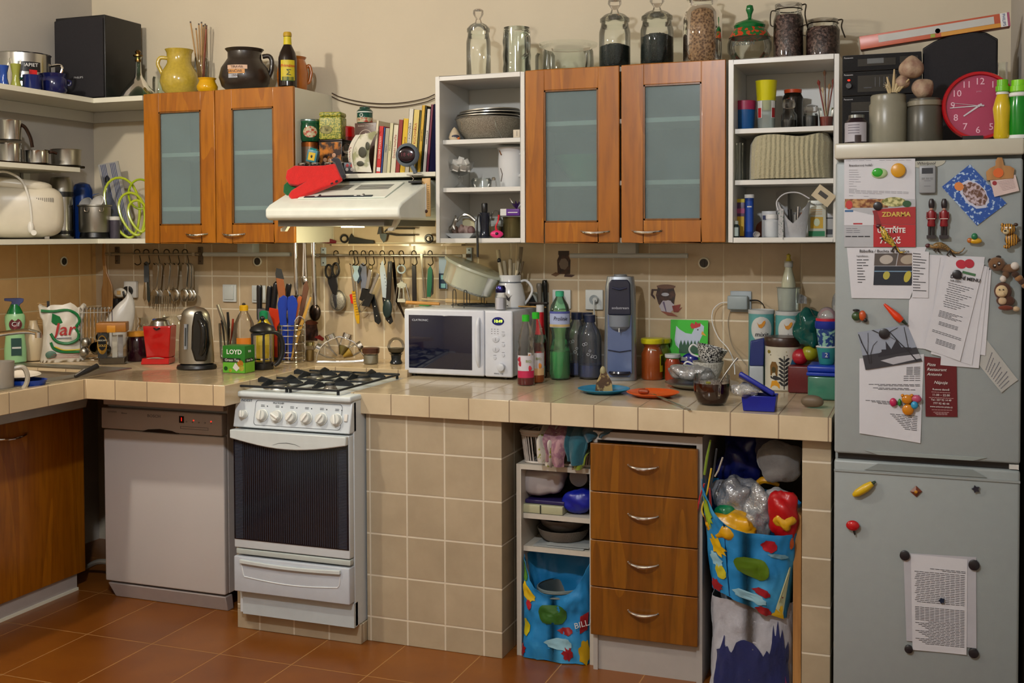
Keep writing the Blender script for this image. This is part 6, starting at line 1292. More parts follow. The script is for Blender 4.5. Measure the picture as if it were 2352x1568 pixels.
r,s=hang(851,615,'cooking_clamp','black headed steel rod ladle crossing in a V','utensil',ry=12);pr('rod','steel',r,[(-4,-4),(4,-4),(4,-52),(-4,-52)],s,.006);pr('head','black',r,[(-12,-50),(12,-48),(10,-84),(-14,-78)],s,.008);m=MB();m.tube([(5*s*math.cos(t),0,(2+5*math.sin(t))*s) for t in [2*PI*i/14 for i in range(14)]],1.1*s,6,closed=True);m.out('ring','brass',r)
r,s=hang(868,628,'garlic_press','steel rod press crossing the black ladle','utensil',Y=-.075,ry=24);pr('rod','steel',r,[(-3,0),(4,0),(3,-52),(-3,-52)],s,.006);pr('head','black',r,[(-6,-50),(8,-50),(10,-80),(-10,-86)],s,.008);TU('bail','steel',r,[(-8,-70),(-14,-94),(-4,-100),(6,-84)],1.2,s,6)
r,s=hang(877,598,'serrated_knife','dotted white bladed knife with a black handle','knife',Y=-.072,ry=-6);pr('blade','#a8b4c4s',r,[(-8,-20),(-2,-4),(2,0),(6,-20),(8,-90),(-8,-84)],s,.002);pr('handle','black',r,[(-9,-84),(8,-90),(8,-120),(12,-142),(4,-148),(-6,-136),(-8,-110)],s,.006);m=MB()
for k in range(7):m.ball(1*s,.0004,1.2*s,M=T((3+k*.4)*s,-.0002,(-34-k*8)*s))
m.out('holes','ink',r);m=MB()
for k in range(3):m.ball(1.6*s,.001,1.6*s,M=T((-3+k*2.4)*s,-.0005,(-92-k*24)*s))
m.out('rivets','steel',r)
r,s=hang(858,690,'kitchen_knife','black riveted knife handle hanging behind the press','knife',Y=-.05,ry=-12);pr('handle','black',r,[(-8,10),(4,14),(6,-20),(8,-50),(0,-56),(-8,-48),(-6,-20)],s,.006);m=MB()
for k in range(2):m.ball(1.6*s,.001,1.6*s,M=T(0,-.0005,(-14-k*22)*s))
m.out('rivets','steel',r)
r,s=hang(895,601,'spoon_ladle','dark green black plastic serving spoon on the long rail','spoon',Y=-.08,ry=3);pr('handle','black',r,[(-5,0),(4,2),(6,-4),(5,-88),(-6,-88)],s,.006);m=MB(T(-1*s,0,-108*s));m.ball(12*s,.010,22*s);m.out('bowl','#1c2c2cs',r);pr('hanging_slot','steel',r,[(-1,-4),(1,-4),(1,-24),(-1,-24)],s,.0065,-.0005)
r,s=hang(903,602,'kitchen_knife','thin pointed knife behind the black serving spoon','knife',Y=-.05,ry=-6);pr('blade','#3c342cm',r,[(-4,0),(4,0),(5,-90),(20,-140),(12,-128),(-4,-90)],s,.002)
r,s=hang(922,612,'corkscrew','pale winged corkscrew with a ring top','corkscrew');m=MB();m.tube([(10*s*math.cos(t),0,(-6+9*math.sin(t))*s) for t in [2*PI*i/18 for i in range(18)]],2*s,8,closed=True);m.out('ring','#b0c0ccs',r);TU('screw','steel',r,[(-1,-14),(1,-20),(-1,-26),(1,-34)],1.4,s,6);pr('bridge','#b8b8acs',r,[(-12,-40),(-3,-36),(-3,-32),(3,-32),(3,-36),(12,-40),(12,-46),(4,-50),(-4,-50),(-12,-46)],s,.006);TU('frame','#b8b8acs',r,[(-4,-46),(-8,-74)],1.5,s);TU('frame','#b8b8acs',r,[(4,-46),(6,-74)],1.5,s);pr('foot_ring','#c0bcacs',r,[(-11,-74),(9,-74),(9,-82),(-11,-82)],s,.012);TU('wing','steel',r,[(-11,-43),(-14,-60),(-18,-90)],1.5,s);TU('wing','steel',r,[(11,-43),(16,-60),(22,-86)],1.5,s)
r,s=hang(950,610,'knife_steel','plain long black handled tool behind the microwave top','utensil');pr('handle','#1c181cs',r,[(-5,0),(0,2),(5,0),(6,-90),(-4,-90)],s,.008)
r,s=hang(968,584,'steel_skewer','slim pointed steel skewer hanging directly from the rail','skewer',Y=-.07);pr('rod','#a09c90m',r,[(-4,2),(3,2),(3,-30),(8,-100),(6,-100),(-1,-30)],s,.003)
r,s=hang(988,614,'vegetable_peeler','green handled peeler at the right end of the long rail','peeler');pr('handle','#1c6a4cs',r,[(-6,-4),(0,4),(5,-6),(4,-40),(0,-68),(-9,-68),(-8,-30)],s,.006);pr('dark_back','#1c1c18',r,[(5,-6),(8,-20),(7,-60),(2,-66),(4,-40)],s,.004)
a=at(1024,640,Y=-.12);s=px(a);r=thing('hanging_card','tall blue and grey card hanging behind the plastic tub','card',at(1018,655,Y=-.03));bx('card','#9cb0c0s',r,-11*s,0,-8*s,10*s,.002,70*s);bx('dark_panel','#0c2c48',r,-11*s,-.0006,-8*s,8*s,0,28*s);bx('picture','#7cb4b8',r,-6*s,-.001,14*s,4*s,-.0004,24*s);bx('picture','#7cb4b8',r,-6*s,-.001,-6*s,6*s,-.0004,4*s)
# ================================================================= SPICE RACK, SMALL JARS
p=Vector((at(780,820,Y=-.19).x,-.19,ZC+.001));s=px(p)
r=thing('spice_rack','half round wire spice rack behind the hob','rack',p,face(p))
for dy in (-10,10):TU('arch_wire','chrome',r,[(-52,2,dy),(-50,20,dy),(-34,44,dy),(0,58,dy),(34,44,dy),(50,20,dy),(52,2,dy),(-52,2,dy)],1.3,s,6)
m=MB()
for x in (-52,0,52):m.tube([(x*s,-10*s,2*s),(x*s,10*s,2*s)],1.1*s,5)
m.out('cross_wires','chrome',r)
for k,ang in enumerate((-62,-22,20,60)):
    q=thing('spice_jar',('leftmost','second','third, topmost','rightmost')[k]+' silver lidded spice jar in the half round rack','jar',p+Vector((0,0,8*s)),face(p),'glass spice jars in the wire rack');q.rotation_euler[1]=math.radians(ang)
    o1=LA_('jar','glass_n',q,[(5,8),(12,26),(13,46),(10,50)],s,20);LA_('lid','chrome',q,[(11,50),(12,51),(12,60),(10,61),(0,61)],s,20)
    if k>1:LA_('contents',('','','#8a7a3c','#b08a1c')[k],q,[(4,10),(10.5,26),(11,30),(0,32)],s,20)
p=Vector((at(852,830,Y=-.2).x,-.2,ZC+.001));s=px(p);r=LT('salt_jar','small glass jar with a brown wooden lid behind the hob','jar',p,s,[('jar','glass_n',[(16,0),(17,2),(17,24)]),('salt','#b0ac98',[(15,1),(16,2),(16,20),(0,20)]),('lid','#4a281cs',[(19,24),(20,26),(20,36),(18,37),(0,37)])])
p=Vector((at(910,836,Y=-.17).x,-.17,ZC+.001));s=px(p);r=LT('glass_globe','glass globe on a dark ceramic foot beside the microwave','ornament',p,s,[('foot','#1c2024g',[(13,0),(15,2),(11,10),(12,20),(16,24)]),('globe','glass_n',[(8,22),(17,28),(21,40),(17,53),(8,60),(0,61)]),('contents','#5c5440',[(8,23),(17,29),(19,36),(0,38)])])
# wall decals: printed pictures on the tiles
def sticker(u,v,lab,parts):
    a=at(u,v,Y=-.0078);s=px(a);r=thing('wall_sticker',lab,'sticker',a,0,'painted stickers on the tiles')
    for i,(n,mt,poly) in enumerate(parts):
        m=MB();m.prism(sc(poly,s),.0004,y0=-.0004*(i+1));m.out(n,mt,r)
def blob(cx_,cz_,rx,rz,n=18,w=0,sd=0):return [(cx_+rx*math.cos(2*PI*i/n)*(1+w*math.sin(i*2.3+sd)),cz_+rz*math.sin(2*PI*i/n)*(1+w*math.sin(i*2.3+sd))) for i in range(n)]
D('jugp',plain,'4a2c20',.5,col2='241410',sc=60,edge=(.4,.6))
sticker(1294,605,'brown storage jar sticker on the tiles over the sockets',[('jar','jugp',[(-14,-24),(16,-24),(17,8),(13,16),(13,28),(-11,28),(-11,16),(-15,8)]),('label','#7c6c60',blob(1,-1,11,13,w=.06)),('lid','#2c1a12',[(-12,20),(14,20),(14,29),(-12,29)]),('leaf','#6a4a2c',[(-30,-26),(-18,-20),(-8,-24),(-18,-30)]),('seeds','#3a1c10',[(4,-24),(28,-26),(20,-31),(2,-30)])])
sticker(1530,690,'brown jug sticker with garlic and peppers right of the soda maker',[('jug','jugp',[(-18,-8),(-24,12),(-20,28),(-22,34),(22,34),(18,28),(22,14),(18,-10),(0,-22)]),('rim','#6a4a38',blob(0,32,22,5)),('handle','#3a2218',[(-20,26),(-34,26),(-36,12),(-26,2),(-26,8),(-31,14),(-29,22),(-20,22)]),('shine','#a8a8b0',blob(-2,14,9,4)),('garlic','#b8b0b8',blob(2,-14,17,15,w=.08)),('garlic_line','#6a5c78',[(-8,-4),(0,-28),(2,-28),(-4,-2)]),('pepper','#7c2c24',[(14,-12),(34,-8),(30,-18),(38,-14),(28,-26),(18,-26)]),('onion','#8a4a38',[(-12,-24),(14,-28),(28,-36),(4,-34)])])
sticker(715,762,'brown jug sticker on the tiles behind the wire basket',[('jug','jugp',[(-18,-20),(16,-20),(18,0),(14,22),(-14,22),(-18,0)]),('rim','#5c2c18',blob(0,21,18,5)),('leaf','#4a3418',[(-14,26),(6,30),(20,34),(4,26)]),('peppers','#7c2018',[(8,-12),(30,-20),(34,-14),(22,-6)])])
sticker(292,742,'small dark floral sticker on the tiles in the left corner',[('stem','#4a2c18',[(-14,-8),(12,8),(14,10),(-12,-10)]),('flower','#6a2c18',blob(-4,-2,7,4,w=.3)),('flower','#4a3c18',blob(10,8,5,3,w=.3))])
# ================================================================= MICROWAVE
ZR=ZCR+.001
a=at(930,862,Z=ZR);b=at(1174,872,Z=ZR);s=px(a);mw=b.x-a.x+.012
r=thing('microwave','white microwave oven with clock display and dark door window','microwave',(a.x,a.y,ZR));H=.278;Dp=.30
bx('body','#cfd4dcs',r,.002,.012,.012,mw-.002,Dp,H,c=.006)
dw=mw*.745
m=MB();m.box(0,-.006,.010,dw,.014,H+.001,c=.008);dr=m.out('door','#d2d6e0s',r)
D('mwglass',plain,'10142c',.08,var=.2,coat=.6);bx('window','mwglass',dr,.022,-.0075,.034,dw-.052,-.004,H-.024,c=.002)
m=MB();m.tube([(dw-.022,-.006,.05),(dw-.022,-.020,.08),(dw-.022,-.022,H*.5),(dw-.022,-.020,H-.06),(dw-.022,-.006,H-.03)],[.005,.009,.010,.009,.005],10);m.out('door_handle','#d2d6e0s',dr)
text('CLATRONIC',.012,'#d0d4e0',dr,(.075,-.0082,H-.045),sx=1.1)
m=MB();m.box(dw+.002,-.006,.010,mw,.014,H+.001,c=.008);cp=m.out('control_panel','#d2d6e0s',r)
cx_=(dw+mw)/2;m=MB();m.lathe([(0,.0035),(.024,.0035),(.0265,0)],32,M=T(cx_,-.006,H-.042)@R('X',90)@Sc(1,.65,1));m.out('display_bezel','#141c6cg',cp)
text('10:49',.017,'led_g',cp,(cx_+.002,-.0102,H-.042))
for k in range(9):
    bx('button_mark','inkg',cp,cx_-.03+(k%3)*.013,-.0066,H-.075-(k//3)*.009,cx_-.024+(k%3)*.013,-.006,H-.073-(k//3)*.009)
for x,z,rr in ((-.010,H-.115,.014),(-.010,H-.155,.014)):
    m=MB();m.lathe([(rr,0),(rr,.003),(rr*.8,.004),(0,.004)],24,M=T(cx_+x,-.006,z)@R('X',90)@Sc(1.05,.85,1));m.out('program_button','#c6cad4s',cp);bx('button_bar','inkg',cp,cx_+x-.0006,-.0106,z-.006,cx_+x+.0006,-.0098,z+.006)
for x,z in ((.022,H-.095),(.022,H-.137),(.022,H-.178),(-.014,H-.19)):
    m=MB();m.lathe([(.0065,0),(.0065,.003),(0,.0035)],18,M=T(cx_+x,-.006,z)@R('X',90));m.out('round_button','#c6cad4s',cp);bx('button_label','inkg',cp,cx_+x-.006,-.0066,z+.010,cx_+x+.006,-.006,z+.0115)
m=MB();m.lathe([(.016,0),(.015,.018),(.012,.020),(0,.020)],24,M=T(cx_+.016,-.006,.052)@R('X',90));m.out('timer_knob','#ccd0d8s',cp);text('MWG 728',.009,'ink',cp,(cx_+.002,-.0066,.024))
for x in (.03,mw-.04):
    for y in (.03,.26):m=MB();m.cyl(.010,0,.013,12,M=T(x,y,0));m.out('foot','black',r)
mwp=Vector((a.x,a.y,ZR));ZMW=ZR+H+.0015
# items on the microwave
p=mwp+Vector((.29,.13,H+.0015));m=MB()
for rr in (.025,.05,.075,.10,.125):m.tube([(rr*math.cos(t),rr*.9*math.sin(t),.012) for t in [2*PI*i/28 for i in range(28)]],.0016,6,closed=True)
for t in (0,PI/3,2*PI/3):m.tube([(-.125*math.cos(t),-.112*math.sin(t),.0135),(.125*math.cos(t),.112*math.sin(t),.0135)],.0016,6)
r=thing('grill_rack','round dark wire grill rack lying on the microwave','rack',p);m.out('wires','iron',r)
for x,y in ((-.105,-.05),(-.045,-.075),(-.085,.05),(-.03,.08)):
    TU('leg_loop','iron',r,[(x,.002,y),(x,.068,y),(x+.006,.076,y),(x+.013,.068,y),(x+.013,.012,y)],.0016,1)
for k,(x0,x1,y,z,c_,rr,lab) in enumerate(((.05,.24,.19,.028,'#c8b088',.0028,'thin pale skewer lying across the microwave top'),(.02,.17,.10,.018,'#b8823c',.008,'orange speckled wooden rolling stick on the microwave'),(.085,.27,.235,.020,'#c8a878',.010,'fat pale wooden handle lying behind the wire rack'),(.33,.56,.20,.022,'#2c1c14',.005,'dark skewer sticking out right of the white jug'),(.35,.57,.14,.010,'#b89050',.0035,'pale wooden skewer lying right of the white jug'))):
    m=MB();m.tube([(x0,y,z),(x1,y+.01,z-.004)],[rr,rr*.8],10);o=one(m,'wooden_skewer',lab,'skewer',c_,mwp+Vector((-.06 if k<2 else 0,0,H+.0015)))
    if k==3:m=MB();m.ball(.012,.007,.007,M=T(x1-.01,y+.01,z-.003));m.out('spoon_tip','black',o)
m=MB();m.box(0,0,0,.05,.03,.012,c=.003);one(m,'sponge','small green sponge at the left rear of the microwave','sponge','#1c8a3cc',mwp+Vector((-.01,.16,H+.002)))
# tilted plastic tub
a1=at(1014,590,Y=-.20);p=Vector((at(1080,640,Y=-.17).x,-.17,at(1080,640,Y=-.17).z));s=px(p)
r=thing('plastic_tub','translucent round plastic tub tipped over on the microwave','tub',p,face(p));r.rotation_euler[1]=math.radians(21);r.rotation_euler[0]=math.radians(6)
m=MB(T(0,0,-26*s));pr_=sc([(52,0),(60,6),(64,40),(68,52),(70,52)],s);m.lathe([(0,0)]+pr_,40,cap=False);m.out('tub_body','tub',r)
m=MB(T(0,0,-26*s));m.lathe(sc([(70,50),(72,52),(71,57),(60,58),(0,60)],s),40,cap=False);m.out('lid','tub',r)
# white jug of knives
p=Vector((at(1172,690,Y=-.15).x,-.15,ZMW));s=px(p)
r=thing('jug','white enamel jug on the microwave holding pale handled knives','jug',p,face(p));LA_('body','ceram',r,[(32,0),(35,3),(35,24),(28,52),(25,57),(25,75)],s,32,t=.002);LA_('rim_line','#6a7078',r,[(25.4,57),(26.2,58.5),(25.4,60)],s,32)
TU('handle','ceram',r,[(24,60,-4),(36,62,-4),(48,50,-4),(50,36,-4),(42,20,-4),(33,8,-4)],3,s,10)
m=MB();m.prism(sc([(-12,34),(-4,24),(6,32),(0,26),(-2,16),(-8,20)],s),.0006,y0=-35*s);m.out('ornament','#3c3c44',r)
kn=((-28,-22,108,3.6,'#b0a488','black'),(-16,-24,132,4.6,'#c0b698',None),(-8,-12,108,4.4,'#b0a488',None),(2,0,112,4.4,'#a89c80',None),(10,8,102,4,'#a89c80',None),(14,14,86,3.6,'#b0a488',None),(18,16,112,4.2,'#b4a88c',None),(20,22,138,5,'#8c8068',None),(26,26,106,2.2,'#5c4c34',None),(-2,2,148,1,'#d0c098',None),(8,14,150,1,'#d0c098',None))
for k,(x0,x1,z,rr,c_,tp) in enumerate(kn):
    m=MB();y=((k*7)%5-2)*4*s;dx=(x1*1.25-x1*.5);m.tube([(x1*.4*s,y*.6,20*s),(x1*.8*s,y,66*s),(x1*1.12*s,y,(z-6)*s),(x1*1.15*s,y,z*s)],[1.2*s,rr*.9*s,rr*s,rr*.8*s],8)
    q=one(m,'kitchen_knife' if k<9 else 'wooden_skewer',('black tipped knife at far left','broad pale knife handle leaning left','second upright pale knife handle','central pale knife handle','right of centre pale knife handle','shortest pale knife handle','pale handle before the tall one','tallest broad brown handle','thin dark handle at far right','left thin skewer','right thin skewer')[k]+' in the white jug','knife' if k<9 else 'skewer',c_,p,face(p),'handles in the white jug')
    if tp:m=MB();m.ball(4.4*s,4.4*s,6*s,M=T(x1*1.15*s,y,z*s));m.out('butt','black',q)
p=Vector((at(1150,698,Y=mwp.y+.03).x,mwp.y+.03,ZMW));s=px(p)
r=LT('salt_shaker','glass salt shaker with a dark metal top on the microwave','shaker',p,s,[('shaker','glass_n',[(12,0),(14,2),(13,30),(11,40)]),('salt','#d4d4dc',[(11,1),(12.5,2),(12,28),(0,29)]),('cap','#3a3870m',[(11,40),(12,42),(12,50),(9,56),(0,57)])])
# ================================================================= BOTTLES
def base(u,v,rpx,y=None):
    p,s=sp(u,v,rpx,Z=ZR) if y is None else (Vector((at(u,700,Y=y).x,y,ZR)),0)
    p.z=ZR;return p,px(p)
def juice(u,v,lab,c1,c2,lc,grp='fruit syrup bottles'):
    p,s=base(u,v,20);r=thing('syrup_bottle',lab,'bottle',p,face(p),grp)
    LA_('bottle','glass_n',r,[(18,0),(20,3),(20,74),(17,90),(19,100),(14,124),(8,142),(8,148)],s,28);LA_('syrup',c1,r,[(17,1),(19,4),(19,20),(0,20)],s,24);LA_('cap','#2cb028s',r,[(8.6,146),(8.8,160),(7,161),(0,161)],s,20)
    decal(r,44*s,50*s,20*s,44*s,'#c8c4cc');decal(r,44*s,16*s,20*s,26*s,c2,'fruit_band',0,.0011)
    for x,z in ((-34,60),(-30,50),(20,40)):
        m=MB();t=math.radians(x*1.2);m.ball(5*s,.0012,6*s,M=T(20.4*s*math.sin(t),-20.6*s*math.cos(t),z*s));m.out('fruit_picture',lc,r)
    text('BIO',8*s,'#7c8a2c',r,(6*s,-21.2*s,56*s))
    return r
juice(1208,886,'front syrup bottle with pink red contents and cherries on the label','#7c1828g','#b81c4c','#b01c34')
juice(1231,880,'second syrup bottle with orange contents behind the cherry one','#c8601cg','#d8b080','#d07c1c')
p,s=base(1241,868,16);r=thing('syrup_bottle','red labelled glass bottle with a white cap, rearmost of the three','bottle',p,face(p),'fruit syrup bottles')
LA_('bottle','gglass',r,[(15,0),(16,3),(16,84),(10,108),(8,130),(8,150)],s,24);LA_('contents','#8c1420g',r,[(14,1),(15,3),(15,80),(0,80)],s,20);LA_('neck_sleeve','#b01020s',r,[(12.4,98),(9.6,116),(9,150)],s,24);LA_('cap','#c8c8ccs',r,[(9,150),(9,166),(0,167)],s,20);decal(r,24*s,34*s,16*s,44*s,'#a01020');decal(r,24*s,24*s,16*s,16*s,'#98a8a0','label_text')
text('C',10*s,'paperw',r,(2*s,-12.6*s,110*s))
p,s=base(1286,873,24);r=thing('water_bottle','large green plastic water bottle with a pale printed label','bottle',p,face(p))
D('gbottle',glass,'c4f2d0',.5,1.,.05,frost=.07)
LA_('bottle','gbottle',r,[(14,0),(22,2),(24,12),(24,60),(19,84),(18,100),(23,118),(24,130),(24,152),(20,170),(10,186),(8,192)],s,32);LA_('water','#5cae74g',r,[(13,1),(22,4),(23,14),(23,64),(0,64)],s,28);LA_('cap','#38a880s',r,[(10,190),(10,201),(8,202),(0,202)],s,20)
decal(r,58*s,36*s,24*s,138*s,'#a8b4d8');text('Prolinie',13*s,'#1c1c3c',r,(1*s,-25.4*s,140*s),shear=.3,sx=.85,bend=24*s);decal(r,58*s,6*s,24*s,124*s,'#c8b078','label_band',0,.0012);decal(r,58*s,5*s,24*s,154*s,'#4c54a0','label_top',0,.0012)
def soda(u,v,lab,sc_=1):
    p,s=base(u,v,25);s*=sc_;r=thing('soda_bottle',lab,'bottle',p,face(p),'grey soda maker bottles');LA_('bottle','bglass',r,[(18,0),(26,4),(27,10),(27,96),(22,112),(12,126),(11,130)],s,30);LA_('water','#566290g',r,[(20,2),(26,6),(26,32),(0,32)],s,28);LA_('cap','#1c2440s',r,[(13,130),(13,146),(0,147)],s,20)
    m=MB()
    for x,z,rr in ((-4,58,3),(0,66,2.4),(6,54,2.6),(12,52,3.6),(3,52,1.6),(-9,82,3),(-14,80,3)):
        m.tube([((x+rr*math.cos(t))*s,-math.sqrt(max(0,(27.3)**2-(x+rr*math.cos(t))**2))*s,(z+rr*math.sin(t))*s) for t in [2*PI*i/12 for i in range(12)]],.4*s,4,closed=True)
    m.out('bubble_print','#c8ccd8',r)
    return r
soda(1355,872,'front grey soda bottle with bubble print beside the soda maker');soda(1325,866,'grey soda bottle behind and left of the front one');
p=Vector((at(1348,700,Y=-.06).x,-.05,ZR));s=px(p);LT('soda_bottle','rear grey soda bottle, only its cap showing','bottle',p,s,[('bottle','bglass',[(20,0),(24,4),(24,96),(12,128)]),('cap','#1c2440s',[(12,128),(12,142),(0,143)])],'grey soda maker bottles')
# sodastream
a=at(1386,874,Z=ZR);b=at(1462,870,Z=ZR);p=Vector(((a.x+b.x)/2-.003,a.y+.065,ZR));s=px(p)
r=thing('soda_maker','silver and navy upright soda maker with an open bottle bay','appliance',p,face(p)*.75)
def ss(w0,d0,z0,z1,mat,name,yy=0,c=.02):
    m=MB();m.box(-w0*s,(-d0+yy)*s,z0*s,w0*s,(d0+yy)*s,z1*s,c=c);return m.out(name,mat,r)
D('silv',plain,'9aa0a8',.3,.6,var=.06)
m=MB()
def ssb(u,v):
    a_=2*PI*u;z=v*236;k=1-.10*max(0,(v-.0))-.25*max(0,v-.9)*4;cx_=math.copysign(abs(math.cos(a_))**.55,math.cos(a_));sy_=math.copysign(abs(math.sin(a_))**.6,math.sin(a_))
    return (38*k*cx_*s,(30*k*sy_+4)*s,z*s)
m.sheet(ssb,40,20);m.sheet(lambda u,v:(ssb(u,1)[0]*v,ssb(u,1)[1]*v,236*s+.004*(1-v)),40,3);m.out('body','silv',r)
m=MB();pt=[(-28,12),(28,12),(31,26),(28,236-92),(-26,236-92),(-30,26)];pt=[(-22,8),(22,8),(28,20),(27,150),(-27,150),(-28,20)];m.prism(sc(pt,s),.004,y0=-28.6*s);m.out('bay','#5c6c94g',r,bev=.003)
m=MB();m.prism(sc([(-26,150),(-24,222),(-18,230),(18,230),(24,222),(26,150)],s),.012,y0=-33*s);m.out('front_cover','#1c2036s',r,bev=.004)
m=MB();m.lathe(sc([(14,0),(16,2),(14,6),(0,7)],s),20,M=T(0,0,235*s));m.out('top_button','silv',r)
m=MB();m.tube([(-16*s,-34*s,212*s),(0,-36*s,208*s),(16*s,-34*s,212*s)],2.6*s,8);m.out('lever','#2c3048g',r);text('sodastream',8.4*s,'#b8bcc8',r,(2*s,-33.4*s-.0006,166*s))
m=MB();m.lathe(sc([(18,118),(24,124),(26,150),(0,150)],s),24,M=T(0,-24*s,0));m.out('nozzle_cup','#7c8490g',r);m=MB();m.tube([(0,-44*s,112*s),(0,-44*s,138*s)],1.4*s,8);m.out('nozzle','paperw',r)
m=MB(Sc(1,.7,1));m.lathe(sc([(22,14),(26,18),(24,22),(0,22)],s),24,M=T(0,-38*s,0));m.out('drip_tray','#181c30g',r);m=MB();m.tube([(-26*s,-30*s,70*s),(0,-31*s,66*s),(26*s,-30*s,70*s)],1.2*s,6);m.out('bay_line','#20263c',r)
# knife / thing hanging behind
for k,(u,v0,v1,c_,lab) in enumerate(((1238,650,716,'#7c7468s','grey brown handle standing behind the microwave corner'),(1251,643,722,'#141414g','black knife handle standing behind the microwave corner'))):
    a=at(u,v0,Y=-.03);b=at(u+3,v1,Y=-.03);s=px(a);m=MB();d=b-a;m.tube([Vector(),d*.12,d*.6,Vector((d.x,0,ZR-a.z+.001))],[5*s,7*s,5*s,4*s],10);one(m,'kitchen_knife',lab,'knife',c_,a)
m=MB();m.box(0,0,0,.055,.004,.02);
a=at(1222,700,Y=-.012);m=MB();m.box(0,0,ZR-a.z+.001,.075,.008,.055,c=.002);one(m,'cutting_board','white cutting board with a scorched spatula leaning behind the bottles','board','#b0b4acs',a)
a=at(1228,660,Y=-.02);s=px(a);m=MB();m.prism(sc([(-10,0),(-2,12),(6,-4),(8,-60),(-10,-60)],s),.004);o=one(m,'spatula','tan spatula with a dark tip behind the microwave','utensil','#b0803cs',at(1225,690,Y=-.0225));m=MB();m.prism(sc([(-10,0),(-2,12.5),(6,-4),(6,-12),(-10,-12)],s),.0046,y0=-.0003);m.out('dark_tip','black',o)
# ================================================================= PLATES
p,s=sp(1387,918,0,Z=ZR);pb=at(1387,886,Z=ZR);p=(p+pb)/2;p.z=ZR;s=px(p)
L1('plate','round blue plastic plate holding a wedge of cake','plate',p,s,[(38,0),(40,1),(58,9),(60,10),(58,11),(40,4),(0,3.5)],'#0c7ca8s',n=40)
m=MB();m.add([(x*s,y*s,z*s) for x,y,z in ((-20,-14,0),(20,-12,0),(4,22,0),(-18,-12,18),(18,-10,22),(-4,6,48),(2,10,50))],[(0,2,1),(0,1,4,3),(1,2,6,4),(0,3,5),(2,0,5,6),(3,4,6,5)])
o=one(m,'cake_wedge','brown marbled cake wedge standing on the blue plate','cake','marble',p+Vector((0,0,4*s)),face(p)) if False else None
D('marble',plain,'4a3420',.8,col2='a08c5c',sc=34,edge=(.48,.56),bump=.6)
o=one(m,'cake_wedge','brown marbled cake wedge standing on the blue plate','cake','marble',p+Vector((0,0,4*s)),face(p))
m=MB();m.ball(7*s,6*s,12*s,M=T(-2*s,8*s,44*s));m.out('tip','#98906c',o)
p,s=sp(1500,928,0,Z=ZR);pb=at(1500,893,Z=ZR);p=(p+pb)/2;p.z=ZR;s=px(p)
L1('plate','round orange plastic plate with sausages on it','plate',p,s,[(38,0),(40,1),(59,9),(61,10),(59,11),(40,4),(0,3.5)],'#d85410s',n=40)
D('saus',plain,'8c3a1c',.35,var=.2,sc=50)
for dx,dy,rz,ln,lab in ((-26,4,60,9,'upper short sausage on the orange plate'),(-20,-8,-8,12,'lower sausage at the front of the orange plate')):
    m=MB();m.tube([(-ln*s,0,0),(-ln*.6*s,0,1*s),(ln*.6*s,0,1*s),(ln*s,0,0)],[4*s,6*s,6*s,4*s],12);one(m,'sausage',lab,'sausage','saus',p+Vector((dx*s,dy*s,9.5*s if rz==60 else 10*s)),rz,'sausages on the orange plate')
a=at(1500,905,Z=ZR+.016);b=at(1584,940,Z=ZR+.004);d=b-a;L=d.length;m=MB();m.box(0,-.006,-.001,L*.45,.006,.001);m.box(L*.45,-.0045,-.0018,L,.0045,.0018,c=.001);r=one(m,'table_knife','steel knife resting on the orange plate rim','knife','steel',a,math.degrees(math.atan2(d.y,d.x)));r.rotation_euler[1]=math.asin(-d.z/L)
# jars with yellow lids
p,s=base(1498,873,24);r=thing('preserve_jar','tall jar of orange brown preserve with a yellow lid and string','jar',p,face(p));LA_('jar','#8c4218g',r,[(23,0),(25,3),(25,58),(18,74),(22,82)],s,28);LA_('lid','#c8c018s',r,[(25,82),(26,84),(26,92),(24,94),(0,94)],s,28)
m=MB();m.tube([(20*s*math.cos(t),20*s*math.sin(t),(66+3*math.sin(3*t))*s) for t in [2*PI*i/20 for i in range(20)]],1.6*s,6,closed=True);m.out('string','#b8b0a0',r);decal(r,16*s,40*s,25*s,38*s,'#b8b818','side_label',62);decal(r,10*s,22*s,25*s,44*s,'#2c2c10','label_print',62,.0012)
p=Vector((at(1516,700,Y=-.05).x,-.055,ZR));s=px(p);LT('preserve_jar','second jar with a yellow lid standing behind the first','jar',p,s,[('jar','#5c6c24g',[(23,0),(25,3),(25,60),(20,76),(22,80)]),('lid','#b8b418s',[(25,80),(26,82),(26,90),(0,91)])])
p,s=base(1545,866,0,-.12);LT('preserve_jar','small jar of red paste with a white lid','jar',p,s,[('jar','#94381cg',[(17,0),(18,3),(18,40),(14,50)]),('lid','#c4c8ccs',[(17,52),(18,54),(18,60),(0,61)])])
p,s=base(1575,866,0,-.08);LT('preserve_jar','small jar with a grey lid partly behind the red paste jar','jar',p,s,[('jar','#7c4a34g',[(15,0),(16,3),(16,34),(12,42)]),('lid','#a8aca8s',[(15,44),(16,46),(16,52),(0,53)])])
